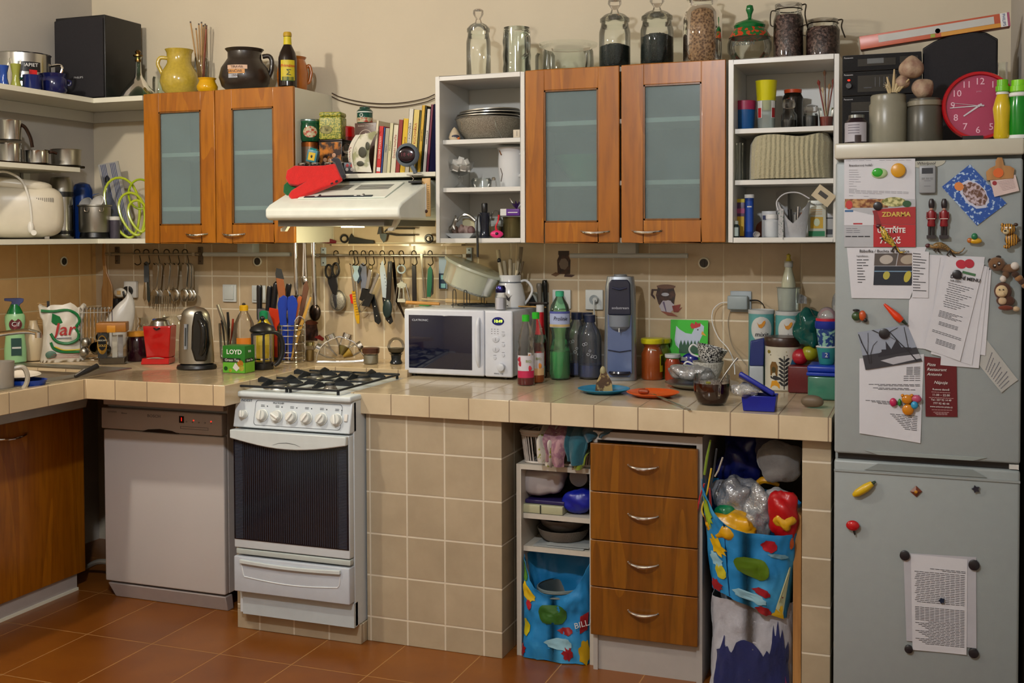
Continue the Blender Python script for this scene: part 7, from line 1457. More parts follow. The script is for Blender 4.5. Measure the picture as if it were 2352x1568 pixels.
# hen card
a=at(1540,838,Y=-.03);b=at(1626,838,Y=-.03);s=px(a);W=(b.x-a.x);r=thing('picture_card','bright green card with a white hen picture leaning on the tiles','card',(a.x+W/2,-.05,ZR),0,rx=-6);w2=W/2;H=133*s;z0=H-98*s
bx('card','#2cb81c',r,-w2,0,0,w2,.003,H);m=MB();m.prism([(x*s,z0+z*s) for x,z in ((-33,52),(-30,84),(-22,76),(-8,68),(6,66),(14,84),(24,92),(34,84),(33,70),(26,54),(20,38),(10,30),(-20,30),(-30,40))],.0008,y0=-.0008);m.out('hen_body','#b8c4d8',r)
m=MB();m.prism([(x*s,z0+z*s) for x,z in ((6,78),(2,86),(6,92),(12,88),(14,95),(20,90),(26,92),(26,84),(16,80))],.001,y0=-.0016);m.out('hen_comb','#b81c20',r);m=MB();m.prism([(x*s,z0+z*s) for x,z in ((28,66),(40,62),(30,74))],.001,y0=-.0016);m.out('hen_beak','#d89c1c',r);m=MB();m.ball(1.6*s,.001,1.6*s,M=T(20*s,-.001,z0+76*s));m.out('hen_eye','ink',r)
m=MB();m.prism([(-22*s,z0+22*s)]+[((-22+i*4)*s,z0+(52 if i%2 else 40)*s) for i in range(13)]+[(28*s,z0+22*s)],.001,y0=-.0026);m.out('grass','#0c4a2c',r)
p,s=base(1583,850,0,-.11);m=MB();m.ball(22*s,10*s,22*s);one(m,'blue_ball','dark blue round lid behind the small jars','lid','#141c7cg',p+Vector((0,0.02,40*s)),0,rx=0);
m=MB();m.cyl(8*s,0,20*s,16);one(m,'spool','small spool under the dark blue lid','spool','#2c2c6cs',p+Vector((0,.02,0)))
# cups
p,s=base(1627,858,0,-.20);p.z=ZR+.012
D('leafcup',plain,'c8c8c4',.25,col2='14141c',pat='noise',sc=190,edge=(.5,.53));D('whitecup',plain,'bdbab0',.3,col2='d4d2ca',pat='voronoi',sc=120,bump=.8,bsc=150)
m=MB();m.lathe([(0,0),(.03,.0),(.06,.006),(.062,.008),(.03,.004),(0,.004)],32,cap=False);one(m,'saucer','pale saucer under the white embossed cup','saucer','ceram',p-Vector((0,0,.0115)))
s=px(p);r=thing('cup','white embossed cup standing under the patterned cup','cup',p,face(p));LA_('cup_body','whitecup',r,[(16,0),(20,2),(30,24),(36,46)],s,32,t=.002);TU('handle','ceram',r,[(-30,36),(-48,44),(-56,32),(-44,20),(-24,16)],2.4,s,8)
p2=p+Vector((.006,0,54*s));r=thing('cup','black and white leaf patterned cup tipped inside the white cup','cup',p2,face(p),ry=14);m=MB();m.lathe(hollow(sc([(18,-12),(26,-4),(36,26)],s),.002),32,cap=False);m.out('cup_body','leafcup',r);TU('handle','ceram',r,[(-30,16),(-44,20),(-50,8),(-42,-2),(-26,-4)],2.2,s,8)
m=MB();m.ball(5*s,3*s,4*s,M=T(20*s,-30*s,22*s)@R('Z',0));m.out('dark_patch','black',r)
# steel plate + bag
p,s=sp(1612,915,0,Z=ZR);pb=at(1612,866,Z=ZR);p=(p+pb)/2+Vector((0,.0,0));p.z=ZR;s=px(p)
L1('steel_tray','round polished steel dish beneath the plastic bag','tray',p,s,[(60,0),(64,2),(82,10),(84,11),(80,12),(60,4),(0,4)],'steel_r',n=44)
def crumple(name,lab,cat,mat,p,rx,ry,rz_,amp,fq,sd,rz=0,e=.9,grp=None,n=44,m_=28):
    m=MB();m.ball(rx,ry,rz_,n=n,m=m_,e=e,amp=amp,fq=fq,sd=sd)
    if name!='potato':m.v=[v*(1+.10*abs(noise.noise(v*fq*2.6+Vector((sd,0,0))))) for v in m.v]
    return one(m,name,lab,cat,mat,p,rz,grp)
D('bagclear',glass,'e4e8ec',.6,1.1,.12,frost=.3,bump=1.);D('bagdark',glass,'c8ccd4',.5,1.,.15,frost=.36,bump=1.)
crumple('plastic_bag','crumpled clear plastic bag lying on the steel dish','bag','bagclear',p+Vector((-.055,.03,.050)),.085,.045,.030,.22,26,3,-14)
# tea mug
p,s=sp(1635,932,30,Z=ZR);p.z=ZR;s=px(p)
r=thing('tea_mug','glass mug of dark red tea with a spoon','mug',p,face(p));LA_('mug','glass_n',r,[(26,0),(32,4),(40,24),(42,44),(41,68)],s,36);D('tea',plain,'3c0e06',.1,var=.1,coat=.4);LA_('tea','tea',r,[(24,2),(31,6),(39,24),(41,42),(41,50),(0,50)],s,36);TU('handle','glass_n',r,[(16,50,-38),(18,52,-46),(17,40,-52),(16,24,-48),(15,20,-38)],3,s,10)
m=MB();m.ball(6*s,2*s,2*s,M=T(-8*s,-10*s,51*s));m.out('lemon_slice','#8c8c2c',r)
m=MB();m.tube([(14*s,0,42*s),(28*s,0,66*s),(48*s,8*s,94*s),(58*s,10*s,106*s)],[1.8*s,2*s,2.6*s,3.4*s],8);one(m,'teaspoon','steel teaspoon handle leaning out of the tea mug','spoon','steel',p+Vector((.0,.0,0)),face(p))
# blue lunch box
a=at(1704,943,Z=ZR);b=at(1783,945,Z=ZR);s=px(a);W=b.x-a.x+.004
D('bluebox',plain,'10208c',.3,var=.12)
r=thing('lunch_box','dark blue lunch box with its lid propped open at the counter edge','box',(a.x-.002,a.y,ZR),2);m=MB();Hh=36*s
m.add([(.006,0,0),(W-.006,0,0),(W-.006,.075,0),(.006,.075,0),(0,-.004,Hh),(W,-.004,Hh),(W,.08,Hh),(0,.08,Hh),(.004,0,Hh),(W-.004,0,Hh),(W-.004,.076,Hh),(.004,.076,Hh),(.008,.004,.003),(W-.008,.004,.003),(W-.008,.072,.003),(.008,.072,.003)],
 [(3,2,1,0),(0,1,5,4),(1,2,6,5),(2,3,7,6),(3,0,4,7),(4,5,9,8),(5,6,10,9),(6,7,11,10),(7,4,8,11),(8,9,13,12),(9,10,14,13),(10,11,15,14),(11,8,12,15),(12,13,14,15)]);m.out('box_body','bluebox',r,bev=.003)
m=MB(T(-.014,.03,Hh+.058)@R('Y',30)@R('X',-14));m.box(0,-.045,0,W*1.14,.045,.016,c=.005);m.out('lid','bluebox',r)
crumple('plastic_bag','crumpled clear wrap spilling from the blue lunch box','bag','bagclear',Vector((a.x+.005,a.y+.012,ZR+Hh+.015)),.045,.03,.02,.25,40,9,-25)
# canister
p,s=sp(1798,898,38,Z=ZR);p.z=ZR;s=px(p)
r=thing('canister','large white canister with folk art print and a dark brown lid','canister',p,face(p));LA_('canister_body','#c4c0b0s',r,[(38,0),(40,2),(40,100)],s,40);LA_('lid','#38241cs',r,[(41,100),(42,102),(42,118),(40,121),(0,121)],s,40)
def cpat(name,mat,poly,a0,d=.0008):
    m=MB();R_=40*s+d;n=len(poly)
    def w3(x,z):t=math.radians(a0)+x*s/R_;return (R_*math.sin(t),-R_*math.cos(t),z*s)
    cx=sum(q[0] for q in poly)/n;cz=sum(q[1] for q in poly)/n
    vs=[w3(cx,cz)]+[w3(*q) for q in poly];m.add(vs,[(0,i+1,(i+1)%n+1) for i in range(n)]);return m.out(name,mat,r)
for k in range(7):
    for sg in (-1,1):
        z=14+k*9;cpat('printed_leaf','#1c1c20',[(0,z-3),(sg*6,z-1),(sg*13,z+6),(sg*9,z+8),(sg*3,z+4)],4)
cpat('printed_stem','#1c1c20',[(-1,4),(1,4),(1,80),(-1,80)],4,.001)
cpat('printed_jug','#2c6c94',[(-8,50),(8,50),(9,72),(4,86),(-2,88),(-4,76),(-10,60)],38);cpat('printed_sack','#6a4a18',[(-9,34),(9,34),(10,56),(5,66),(-5,66),(-10,56)],-30);cpat('printed_label','#3c3410',blob(0,48,5,7),-30,.0014)
cpat('printed_spoon','#7c6c1c',[(-26,88),(20,88),(20,90),(-26,90)],-16);cpat('printed_spoon_head','#7c6c1c',blob(-24,88,5,4),-16,.001);cpat('printed_spoon','#3c3010',[(-20,80),(22,80),(22,82),(-20,82)],-16);cpat('printed_bread','#c88c18',[(-12,6),(12,6),(11,16),(4,24),(-8,22)],-26);cpat('printed_fish','#1c1c20',[(-14,32),(0,35),(12,30),(12,26),(0,24),(-12,28)],-24)
cpat('printed_pepper','#b81c1c',[(-2,4),(4,8),(18,30),(14,32),(0,14)],44);cpat('printed_berries','#1c1c20',[(-8,38),(10,38),(10,46),(-8,46)],36);cpat('printed_berries','#1c1c20',[(-8,28),(10,28),(10,35),(-8,35)],36)
# blue-white bottle left of canister
p,s=base(1738,868,0,-.22);r=thing('baby_bottle','tall blue topped white bottle wedged beside the folk art canister','bottle',p,face(p));m=MB();m.box(-16*s,-14*s,0,16*s,14*s,50*s,c=.006);m.out('lower_body','#a8b0b8s',r);m=MB();m.add([(x*s,y*s,z*s) for x,y,z in ((-16,-14,50),(16,-14,50),(16,14,50),(-16,14,50),(-14,-12,106),(18,-12,114),(18,12,114),(-14,12,106))],[(3,2,1,0),(4,5,6,7),(0,1,5,4),(1,2,6,5),(2,3,7,6),(3,0,4,7)]);m.out('blue_top','#1c2c6cs',r,bev=.004)
# mixit tubes
for k,(u,y,lab) in enumerate(((1749,-.12,'left teal cereal tube with an orange bird'),(1811,-.13,'right teal cereal tube under the bottle in a beaker'))):
    p,s=base(u,0,0,y);r=thing('cereal_tube',lab,'tube',p,face(p),'teal cereal tubes');LA_('tube','#5c9c9cs',r,[(28,0),(29,2),(29,162)],s,36);LA_('rim','#b8bcbcs',r,[(29.6,162),(30,170),(28,171),(27,169),(0,168)],s,36)
    m=MB();m.sheet(lambda a_,b_:((29.6)*s*math.sin((a_-.5)*1.7*math.sqrt(max(.0,1-(2*b_-1)**2)+.02)),-(29.6)*s*math.cos((a_-.5)*1.7*math.sqrt(max(0,1-(2*b_-1)**2)+.02)),(100+56*b_)*s),16,16);m.out('white_disc','#c4c4c0',r)
    m=MB();m.prism(sc([(-10,144),(-6,138),(0,140),(4,146),(8,148),(9,144),(6,136),(0,130),(-6,132)],s),.0006,y0=-30.4*s);m.out('bird','#c8841c',r);text('mixit',15*s,'ink',r,(0,-31*s,116*s),shear=.2,bend=40*s)
    tp=p
# beaker + bottle on right tube
p=Vector((tp.x,tp.y,ZR+171.5*px(tp)));s=px(p)
LT('measuring_beaker','clear plastic beaker standing on the right cereal tube','beaker',p,s,[('beaker','jarplast',[(22,0),(23,2),(26,52),(29,54)])])
r=LT('milk_bottle','slim milky glass bottle with a yellow nipple inside the beaker','bottle',p+Vector((0,0,.003)),s,[('bottle','#b0b098g',[(15,0),(16,4),(16,60),(14,72),(8,94),(8,98)]),('collar','#a8a8a0s',[(9,98),(10,100),(10,112),(0,113)]),('teat','#c8b83cs',[(7,112),(4,120),(5,126),(0,130)])])
m=MB();m.sheet(lambda u,v:((18+22*u)*s,-.01*math.sin(u*6),(18+26*v*(1-u*.4)-u*2)*s),8,8,th=.001);one(m,'clear_wrap','crumpled clear wrap sticking out of the beaker','wrap','bagclear',p)
# right stack
a=at(1846,915,Z=ZR);s=.00152;bxx=Vector((a.x,-.50,ZR))
r=thing('food_container','green plastic food container with a bright blue lid','container',(3.515,-.49,ZR));m=MB();Hc=.085;m.box(0,0,0,.104,.13,Hc,c=.008);m.out('container_body','gtub',r);m=MB();m.box(.006,.008,.004,.098,.122,Hc*.45,c=.006);m.out('contents','#2c7c6cs',r);m=MB();m.box(-.004,-.006,Hc,.108,.136,Hc+.012,c=.003);m.box(-.002,-.002,Hc+.012,.106,.132,Hc+.036,c=.008);m.out('lid','#1034a0s',r)
zt_=ZR+Hc+.037;p=Vector((3.575,-.43,zt_));s=px(p);r=LT('yogurt_cup','small teal printed cup on the blue lid','cup',p,s,[('cup','#2c8484s',[(16,0),(17,2),(23,38)]),('rim','paperw',[(23,38),(25,40),(23,41)])]);decal(r,16*s,14*s,20*s,22*s,'#14408c','badge',-6,.002);text('2',14*s,'paperw',r,(-1*s,-24*s,22*s))
p=p+Vector((.0,.0,41*s));r=LT('yogurt_cup','blue and white patterned cup stacked over the teal cup','cup',p,s,[('cup','cupp',[(18,0),(19,2),(24,40)]),('blue_rim','#142c8cs',[(25,40),(27,44),(27,56),(25,58)]),('red_rim','#b02038s',[(25,58),(25,64)])]) if D('cupp',plain,'8cb8a8',.4,col2='1c3c7c',sc=70,edge=(.46,.52)) is None else None
p=p+Vector((0,0,64*s));m=MB();m.ball(22*s,22*s,26*s,n=24,m=14);one(m,'dome_lid','clear pinkish dome lid topping the stacked cups','lid','filmy',p)
crumple('plastic_bag','dark green crumpled plastic bag behind the stacked cups','bag','#0c4a44g',Vector((3.50,-.28,ZR+.24)),.05,.06,.07,.25,22,4)
for k,(x,z,c_,lab) in enumerate(((3.47,.13,'#a01828s','red ball shaped container behind the blue lid'),(3.505,.145,'#8c8c18s','olive round container behind the blue lid'))):
    m=MB();m.ball(.03,n=20,m=12);one(m,'round_container',lab,'container',c_,(x,-.30,ZR+z-.0));
bx2=MB();bx2.box(3.43,-.34,0,3.54,-.24,.10,c=.006);one(bx2,'storage_box','dark red storage box behind the green food container','box','#5c1418s',(0,0,ZR))
# stone
p,s=sp(1865,937,10,Z=ZR);p.z=ZR;crumple('potato','brown oval stone like potato near the right counter end','potato','#6a5a48',p+Vector((0,0,14*s)),26*s,16*s,14*s,.06,20,2)
# charger
a=at(1700,692,Y=-.01);s=px(a);r=thing('phone_charger','white socket with a grey charger and two cables on the tiles','charger',a);bx('socket_plate','#a8b4bcs',r,-22*s,-.006,-24*s,26*s,.002,24*s,c=.003);bx('charger_body','#98a4a8s',r,-26*s,-.04,-18*s,20*s,-.006,14*s,c=.006)
P_=[at(1675,694,Y=-.03),at(1655,696,Y=-.03),at(1638,712,Y=-.04),at(1636,740,Y=-.05),at(1650,775,Y=-.08),at(1672,800,Y=-.12),at(1685,830,Y=-.16),at(1688,860,Y=-.2)];m=MB();m.tube([q-a for q in P_],.0022,6);m.out('white_cable','paperw',r)
P_=[at(1722,690,Y=-.03),at(1740,690,Y=-.03),at(1752,698,Y=-.04),at(1756,708,Y=-.04)];m=MB();m.tube([q-a for q in P_],[.004,.003,.0018,.0018],6);m.out('black_cable','black',r)
P_=[at(1678,712,Y=-.012),at(1672,740,Y=-.012),at(1680,790,Y=-.012),at(1700,820,Y=-.014),at(1715,840,Y=-.014)];m=MB();m.tube([q-a for q in P_],.0016,6);m.out('thin_cable','#a89c88',r)
P_=[Vector((at(1700,840,Y=-.25).x,-.25,ZR+.06)),Vector((at(1690,850,Y=-.3).x,-.3,ZR+.03)),Vector((at(1688,858,Y=-.35).x,-.33,ZR+.004)),Vector((at(1700,870,Y=-.35).x,-.35,ZR+.003))]
# right-of-everything bundle clear bag near fridge
crumple('plastic_bag','clear grey plastic bag squeezed beside the fridge above the cups','bag','filmy',Vector((3.60,-.30,ZR+.30)),.018,.05,.06,.3,30,8)
# ================================================================= FRIDGE FRONT
Yd=YF-.0008
def paper(name,label,cs,lay=0,mat='paper',curl=.003,cat='paper',grp=None,n=10):
    Y=Yd-.0012*lay;P=[at(u,v,Y=Y) for u,v in cs];o=P[0].copy();q=[p-o for p in P]
    def f(a,b,d=0):
        t=q[0]*(1-a)*(1-b)+q[1]*a*(1-b)+q[2]*a*b+q[3]*(1-a)*b
        return Vector((t.x,-.0012-d-curl*(math.sin(a*2.6+b*3)*.3+.35)*b-abs(a-.5)*curl*.5*b,t.z))
    r=thing(name,label,cat,o,0,grp);m=MB();m.sheet(lambda a,b:f(a,b),n,n,th=-.0005);m.out('sheet',mat,r,ang=60);return r,f
def lines(r,f,rows,mat='inkg',th=.006,name='print'):
    m=MB()
    for b,a0,a1 in rows:
        n=max(1,int((a1-a0)*12))
        for i in range(n):
            x0=a0+(a1-a0)*i/n;x1=a0+(a1-a0)*(i+.86)/n;m.add([f(x0,b,.0009),f(x1,b,.0009),f(x1,b+th,.0009),f(x0,b+th,.0009)],[(0,1,2,3)])
    return m.out(name,mat,r)
def patch(r,f,pts,mat,name='picture',d=.0009):
    m=MB();cx=sum(p[0] for p in pts)/len(pts);cz=sum(p[1] for p in pts)/len(pts);n=len(pts)
    m.add([f(cx,cz,d)]+[f(a,b,d) for a,b in pts],[(0,i+1,(i+1)%n+1) for i in range(n)]);return m.out(name,mat,r)
def rect(a0,b0,a1,b1,k=4):
    return [(a0+(a1-a0)*i/k,b0) for i in range(k)]+[(a1,b0+(b1-b0)*i/k) for i in range(k)]+[(a1+(a0-a1)*i/k,b1) for i in range(k)]+[(a0,b1+(b0-b1)*i/k) for i in range(k)]
def el(cx,cz,rx,rz,n=20,w=0,sd=0):return [(cx+rx*math.cos(2*PI*i/n)*(1+w*math.sin(i*2.3+sd)),cz+rz*math.sin(2*PI*i/n)*(1+w*math.sin(i*2.3+sd))) for i in range(n)]
def ptx(r,f,a,b,s_,size,mat,al='LEFT',rot=0,**k):
    p=f(a,b,.003);text(s_,size,mat,r,tuple(p),rx=90,ry=rot,al=al,**k)
rnd=random.Random(5)
# recipe sheet
r,f=paper('recipe_sheet','white recipe sheet under the green and orange magnets at top left',[(1939,366),(2102,364),(2102,470),(1939,462)],1)
lines(r,f,[(.03,.02,.4),(.03,.5,.96)]+[(.25+i*.055,.07,.14+rnd.random()*.12) for i in range(8)]+[(.70,.07,.20),(.73,.07,.92),(.76,.07,.92),(.79,.07,.55),(.86,.07,.14),(.86,.28,.36),(.90,.36,.48)]);ptx(r,f,.07,.15,'Bramborový koláč:',.009,'ink')
# flyer
r,f=paper('flyer','pizza flyer with a gold ZDARMA and red UŠETŘÍTE coupon',[(1939,457),(2103,457),(2103,567),(1939,567)],2,'#a8aab0s',.002)
D('foodp',plain,'b8905c',.3,col2='6c3418',sc=70,edge=(.4,.6));D('salad',plain,'c8c48c',.3,col2='6a6c34',sc=90,edge=(.42,.6))
patch(r,f,rect(.01,.0,.62,.18),'foodp','pizza_picture');patch(r,f,el(.07,.12,.05,.09),'#b02c28','tomato_picture',.0012);patch(r,f,[(.0,.2),(.42,.34),(.42,.55),(0,.55)],'paper','white_field',.0013);patch(r,f,el(.70,.06,.17,.10),'salad','bowl_picture',.0014);patch(r,f,el(.88,.1,.06,.07),'#1c4a24','leaf_picture',.0016)
patch(r,f,[(.42,.24),(.56,.2),(1,.16),(1,.53),(.42,.53)],'#9c1c20','red_field',.0012);patch(r,f,[(.40,.24),(.46,.24),(.53,.53),(.46,.53)],'#7c1418','red_curve',.0015)
patch(r,f,rect(.01,.23,.13,.27),'#2c5c8c','blue_tag',.0015);patch(r,f,rect(.13,.5,.26,.53),'#a01c28','red_tag',.0016);lines(r,f,[(.31,.02,.36),(.35,.02,.36),(.44,.02,.38),(.47,.02,.38),(.61,.03,.2),(.65,.03,.24),(.69,.03,.24)],'inkg',.008);lines(r,f,[(.77,.02,.38)],'ink',.02)
ptx(r,f,.535,.325,'ZDARMA',.0195,'#c8a848',off=.0006,sx=1.02);lines(r,f,[(.40,.62,.86),(.44,.58,.92),(.49,.66,.86)],'#c8a8a0',.008,'small_print')
patch(r,f,rect(.415,.535,1.0,1.0),'#a8141c','coupon',.0016);ptx(r,f,.47,.66,'UŠETŘÍTE',.0205,'paperw',off=.0006,sx=.93);ptx(r,f,.50,.87,'79 Kč',.026,'paperw',off=.0006,sx=.95)
# cake recipe
r,f=paper('recipe_sheet','cake recipe sheet titled Bábofka with two photos',[(1945,568),(2128,567),(2090,686),(1956,684)],0,curl=.004)
ptx(r,f,.16,.075,'Bábofka / Buchta ke kávičce',.0125,'ink',sx=1.02);lines(r,f,[(.24+i*.055,.12,.2+rnd.random()*.1) for i in range(9)],'ink',.014);ptx(r,f,.12,.17,'Ingredience:',.007,'ink')
patch(r,f,rect(.36,.12,.66,.36),'#4c4440','photo_left');patch(r,f,rect(.67,.12,.94,.36),'#5c4a40','photo_right');patch(r,f,el(.52,.24,.09,.09),'#a8a098','dough_picture',.0013);patch(r,f,el(.81,.24,.10,.09),'#a09484','dough_picture',.0013);patch(r,f,rect(.365,.37,.955,.74),'#0c1828','oven_photo',.0012);patch(r,f,el(.55,.55,.05,.08),'#a8a040','cake_picture',.0015);patch(r,f,el(.86,.57,.05,.11),'#b0a438','cake_picture',.0015);patch(r,f,rect(.37,.46,.94,.48),'#6c8ca8','glare_line',.0014)
r,f=paper('list_strip','narrow printed list strip beside the cake recipe photos',[(2095,574),(2134,578),(2132,684),(2095,683)],3,curl=.002);lines(r,f,[(.06+i*.06,.06,.4+rnd.random()*.5) for i in range(14)],'ink',.016)
# stack of menus
MS=[([(2112,584),(2262,590),(2248,700),(2122,802)],0,'rearmost wide blank menu sheet of the pile on the fridge'),([(2088,690),(2160,590),(2130,801),(2085,798)],1,'plain blank sheet at the left of the menu pile'),([(2180,612),(2277,620),(2263,816),(2170,800)],1,'blank menu sheet fanned out furthest to the right'),([(2176,600),(2272,614),(2248,845),(2160,838)],2,'blank menu sheet hanging lowest in the pile'),([(2174,592),(2268,612),(2232,838),(2138,812)],3,'blank menu sheet directly behind the printed menu')]
for c_,ly,lab in MS:paper('menu_sheet',lab,c_,ly,curl=.004,grp='menu sheets piled on the fridge door')
r,f=paper('menu_sheet','front printed DENNÍ MENU sheet with a red balloon logo',[(2175,585),(2261,605),(2205,829),(2122,800)],5,curl=.005,grp='menu sheets piled on the fridge door')
patch(r,f,el(.42,.06,.14,.045),'#b01c34','logo');patch(r,f,el(.62,.035,.13,.045),'#a81830','logo_ball',.0012);patch(r,f,rect(.5,.12,.85,.145),'#3c6a44','logo_band',.0014);ptx(r,f,.22,.205,'DENNÍ MENU',.0138,'ink',rot=9,off=.0003);ptx(r,f,.24,.245,'NA DEN',.008,'ink',rot=9)
lines(r,f,[(.27+i*.022,.2+.02*(i%3),.9-.1*(i%4)) for i in range(12)],'ink',.005);lines(r,f,[(.57+i*.014,.16,.8-.14*(i%3)) for i in range(5)]+[(.68+i*.014,.22,.75) for i in range(3)]+[(.78+i*.016,.1,.9) for i in range(2)]+[(.86+i*.014,.26,.8) for i in range(4)],'ink',.005)
# photograph
r,f=paper('photograph','tilted photo postcard of bare trees before dark spires',[(1970,763),(2084,745),(2118,829),(1988,849)],3,'#8c94a4g',.001,'photo')
patch(r,f,rect(0,.62,1,1),'#2c2c34','river_bank');patch(r,f,[(.3,.82),(.6,.78),(1,.80),(1,.92),(.5,.97)],'#a8a8b0','snow',.0012)
patch(r,f,[(.28,.64),(.36,.60),(.37,.54),(.39,.60),(.45,.58),(.49,.34),(.53,.58),(.60,.6),(.66,.58),(.70,.34),(.74,.56),(.9,.6),(.9,.7),(.28,.72)],'#1c1c28','spires',.0014)
def branch(pts,w_):
    m=MB()
    for (a,b),(c,d) in zip(pts,pts[1:]):m.add([f(a-w_,b,.002),f(a+w_,b,.002),f(c+w_*.7,d,.002),f(c-w_*.7,d,.002)],[(0,1,2,3)])
    m.out('tree','#14141c',r)
branch([(.10,.86),(.10,.6),(.04,.3),(.01,.05)],.012);branch([(.13,.86),(.16,.6),(.24,.4),(.34,.3)],.008);branch([(.92,.98),(.84,.7),(.72,.4),(.62,.12)],.014);branch([(.84,.7),(.88,.4),(.92,.05)],.008);branch([(.1,.6),(.16,.3),(.2,.05)],.006);branch([(.72,.4),(.56,.2),(.5,.0)],.006);branch([(.3,.0),(.4,.1),(.62,.12),(.8,.04)],.02)
# lower sheet
r,f=paper('printed_sheet','creased sheet printed in reverse under the spires postcard',[(1974,823),(2122,813),(2114,1017),(1974,994)],0,curl=.006)
lines(r,f,[(.14+i*.016,.74,.97) for i in range(6)]+[(.24+i*.025,.7,.97) for i in range(3)]+[(.34,.15,.97),(.355,.3,.97),(.385,.22,.8),(.40,.3,.9),(.55,.1,.95),(.565,.2,.95),(.58,.3,.97)]+[(.46+i*.018,.80,.97) for i in range(5)]+[(.70+i*.02,.5+.03*i,.95) for i in range(9)],'ink',.006)
# pizza card
r,f=paper('menu_card','dark red pizza restaurant card with white lettering',[(2123,818),(2197,826),(2199,957),(2126,956)],1,'#5c0c18s',.001)
for a,b,t_,z_ in ((.07,.13,'Pizza',.0125),(.07,.21,'Restaurant',.0125),(.07,.29,'Antonio',.0125),(.28,.42,'Nápoje',.013)):ptx(r,f,a,b,t_,z_,'paperw',shear=.3)
for b,t_,z_ in ((.535,'Rozvoz denně',.0082),(.63,'11.00 – 22.00',.009),(.715,'Tel.: 257 92 14 49',.0078),(.775,'777 92 40 44',.0085),(.83,'www.antonio-pizza.cz',.0072)):ptx(r,f,.5,b,t_,z_,'paperw',al='CENTER')
lines(r,f,[(.58,.2,.8),(.675,.12,.9),(.88,.2,.85),(.92,.25,.75),(.94,.3,.7),(.96,.34,.7)],'#b89898',.008)
r,f=paper('receipt','crumpled till receipt hanging to the right of the menus',[(2249,838),(2262,775),(2338,872),(2300,901)],0,'#a8a8a4',.006);lines(r,f,[(.25+i*.08,.1,.85-.1*(i%3)) for i in range(9)],'inkg',.018)
# freezer sheet
paper('printed_sheet','back sheet of the pair held by four round magnets',[(2075,1269),(2242,1279),(2243,1488),(2082,1470)],0,'#b0b0b8',.004)
r,f=paper('printed_sheet','front printed sheet held by four magnets on the freezer door',[(2092,1272),(2222,1284),(2220,1503),(2096,1491)],1,curl=.004);lines(r,f,[(.13,.34,.98),(.145,.56,.98)]+[(.17+i*.0185,.06+.05*((i*3)%4)/4,.97) for i in range(18)]+[(.54+i*.0165,.06+(.3 if i>8 else 0)*(i%5)/5,.97) for i in range(24)],'ink',.005)
# artwork diamond
D('art',plain,'1c4c9c',.3,col2='a8c0d8',sc=95,edge=(.55,.62));D('art2',plain,'5c3c2c',.4,col2='b8a8b0',sc=120,edge=(.45,.6))
r,f=paper('art_card','blue square art card turned on its corner with a white ringed pot',[(2163,429),(2228,377),(2312,467),(2244,518)],1,'art',.001,'card')
patch(r,f,el(.52,.5,.30,.32,24,.05),'#b8bcd0','ring');patch(r,f,el(.54,.5,.26,.27,24,.05),'art2','pot_picture',.0012);patch(r,f,el(.36,.2,.12,.09),'#c87838','orange_detail',.0014)
# ---- magnets
def mag(name,lab,u,v,cat='magnet',grp='magnets on the fridge door',lay=6):
    p=at(u,v,Y=Yd-.0012*lay);return thing(name,lab,cat,p,0,grp),px(p)
def disc(u,v,rr,lab,mat='#1c1a20s',lay=6,h=.006):
    p=at(u,v,Y=Yd-.0012*lay);s=px(p);m=MB(R('X',90));m.lathe([(rr*s,-.006),(rr*s,h*.8),(rr*s*.85,h),(0,h)],24);return one(m,'round_magnet',lab,'magnet',mat,p,0,'magnets on the fridge door')
disc(2016,473,10,'black round magnet on the pizza picture of the flyer',lay=4);disc(2198,630,10.5,'black round magnet below the red logo of the menu',lay=9);disc(2031,766,12,'black round magnet at the top of the spires postcard',lay=5)
disc(2078,1275,11,'dark round magnet at upper left of the freezer sheet',lay=3);disc(2237,1297,12,'dark round magnet at upper right of the freezer sheet',lay=3);disc(2087,1490,9,'smaller dark round magnet at lower left of the freezer sheet',lay=3);disc(2236,1499,11,'dark round magnet at lower right of the freezer sheet',lay=3)
disc(2063,391,16,'orange round fruit magnet on the top recipe sheet','#c8901cs',lay=3,h=.01)
r,s=mag('fruit_magnet','green and white oval fruit magnet on the top recipe sheet',2020,398,lay=3);m=MB();m.ball(18*s,.008,12*s);m.out('rind','#a8c090s',r);m=MB();m.ball(12*s,.004,10*s,M=T(-4*s,-.006,2*s));m.out('flesh','#2c9c2cg',r)
r,s=mag('timer','small grey digital kitchen timer magnet under the badge',2130,412,'timer',lay=2);bx('case','#8c9094s',r,-18*s,-.012,-32*s,18*s,.002,32*s,c=.004);bx('display','#20242c',r,-12*s,-.0128,13*s,12*s,-.0118,26*s)
for x in (-9,0,9):bx('button','#787c80s',r,(x-3)*s,-.0135,0,(x+3)*s,-.0115,4*s)
for z in (-4,-16):bx('print','inkg',r,-7*s,-.0126,z*s,7*s,-.0119,(z+1)*s)
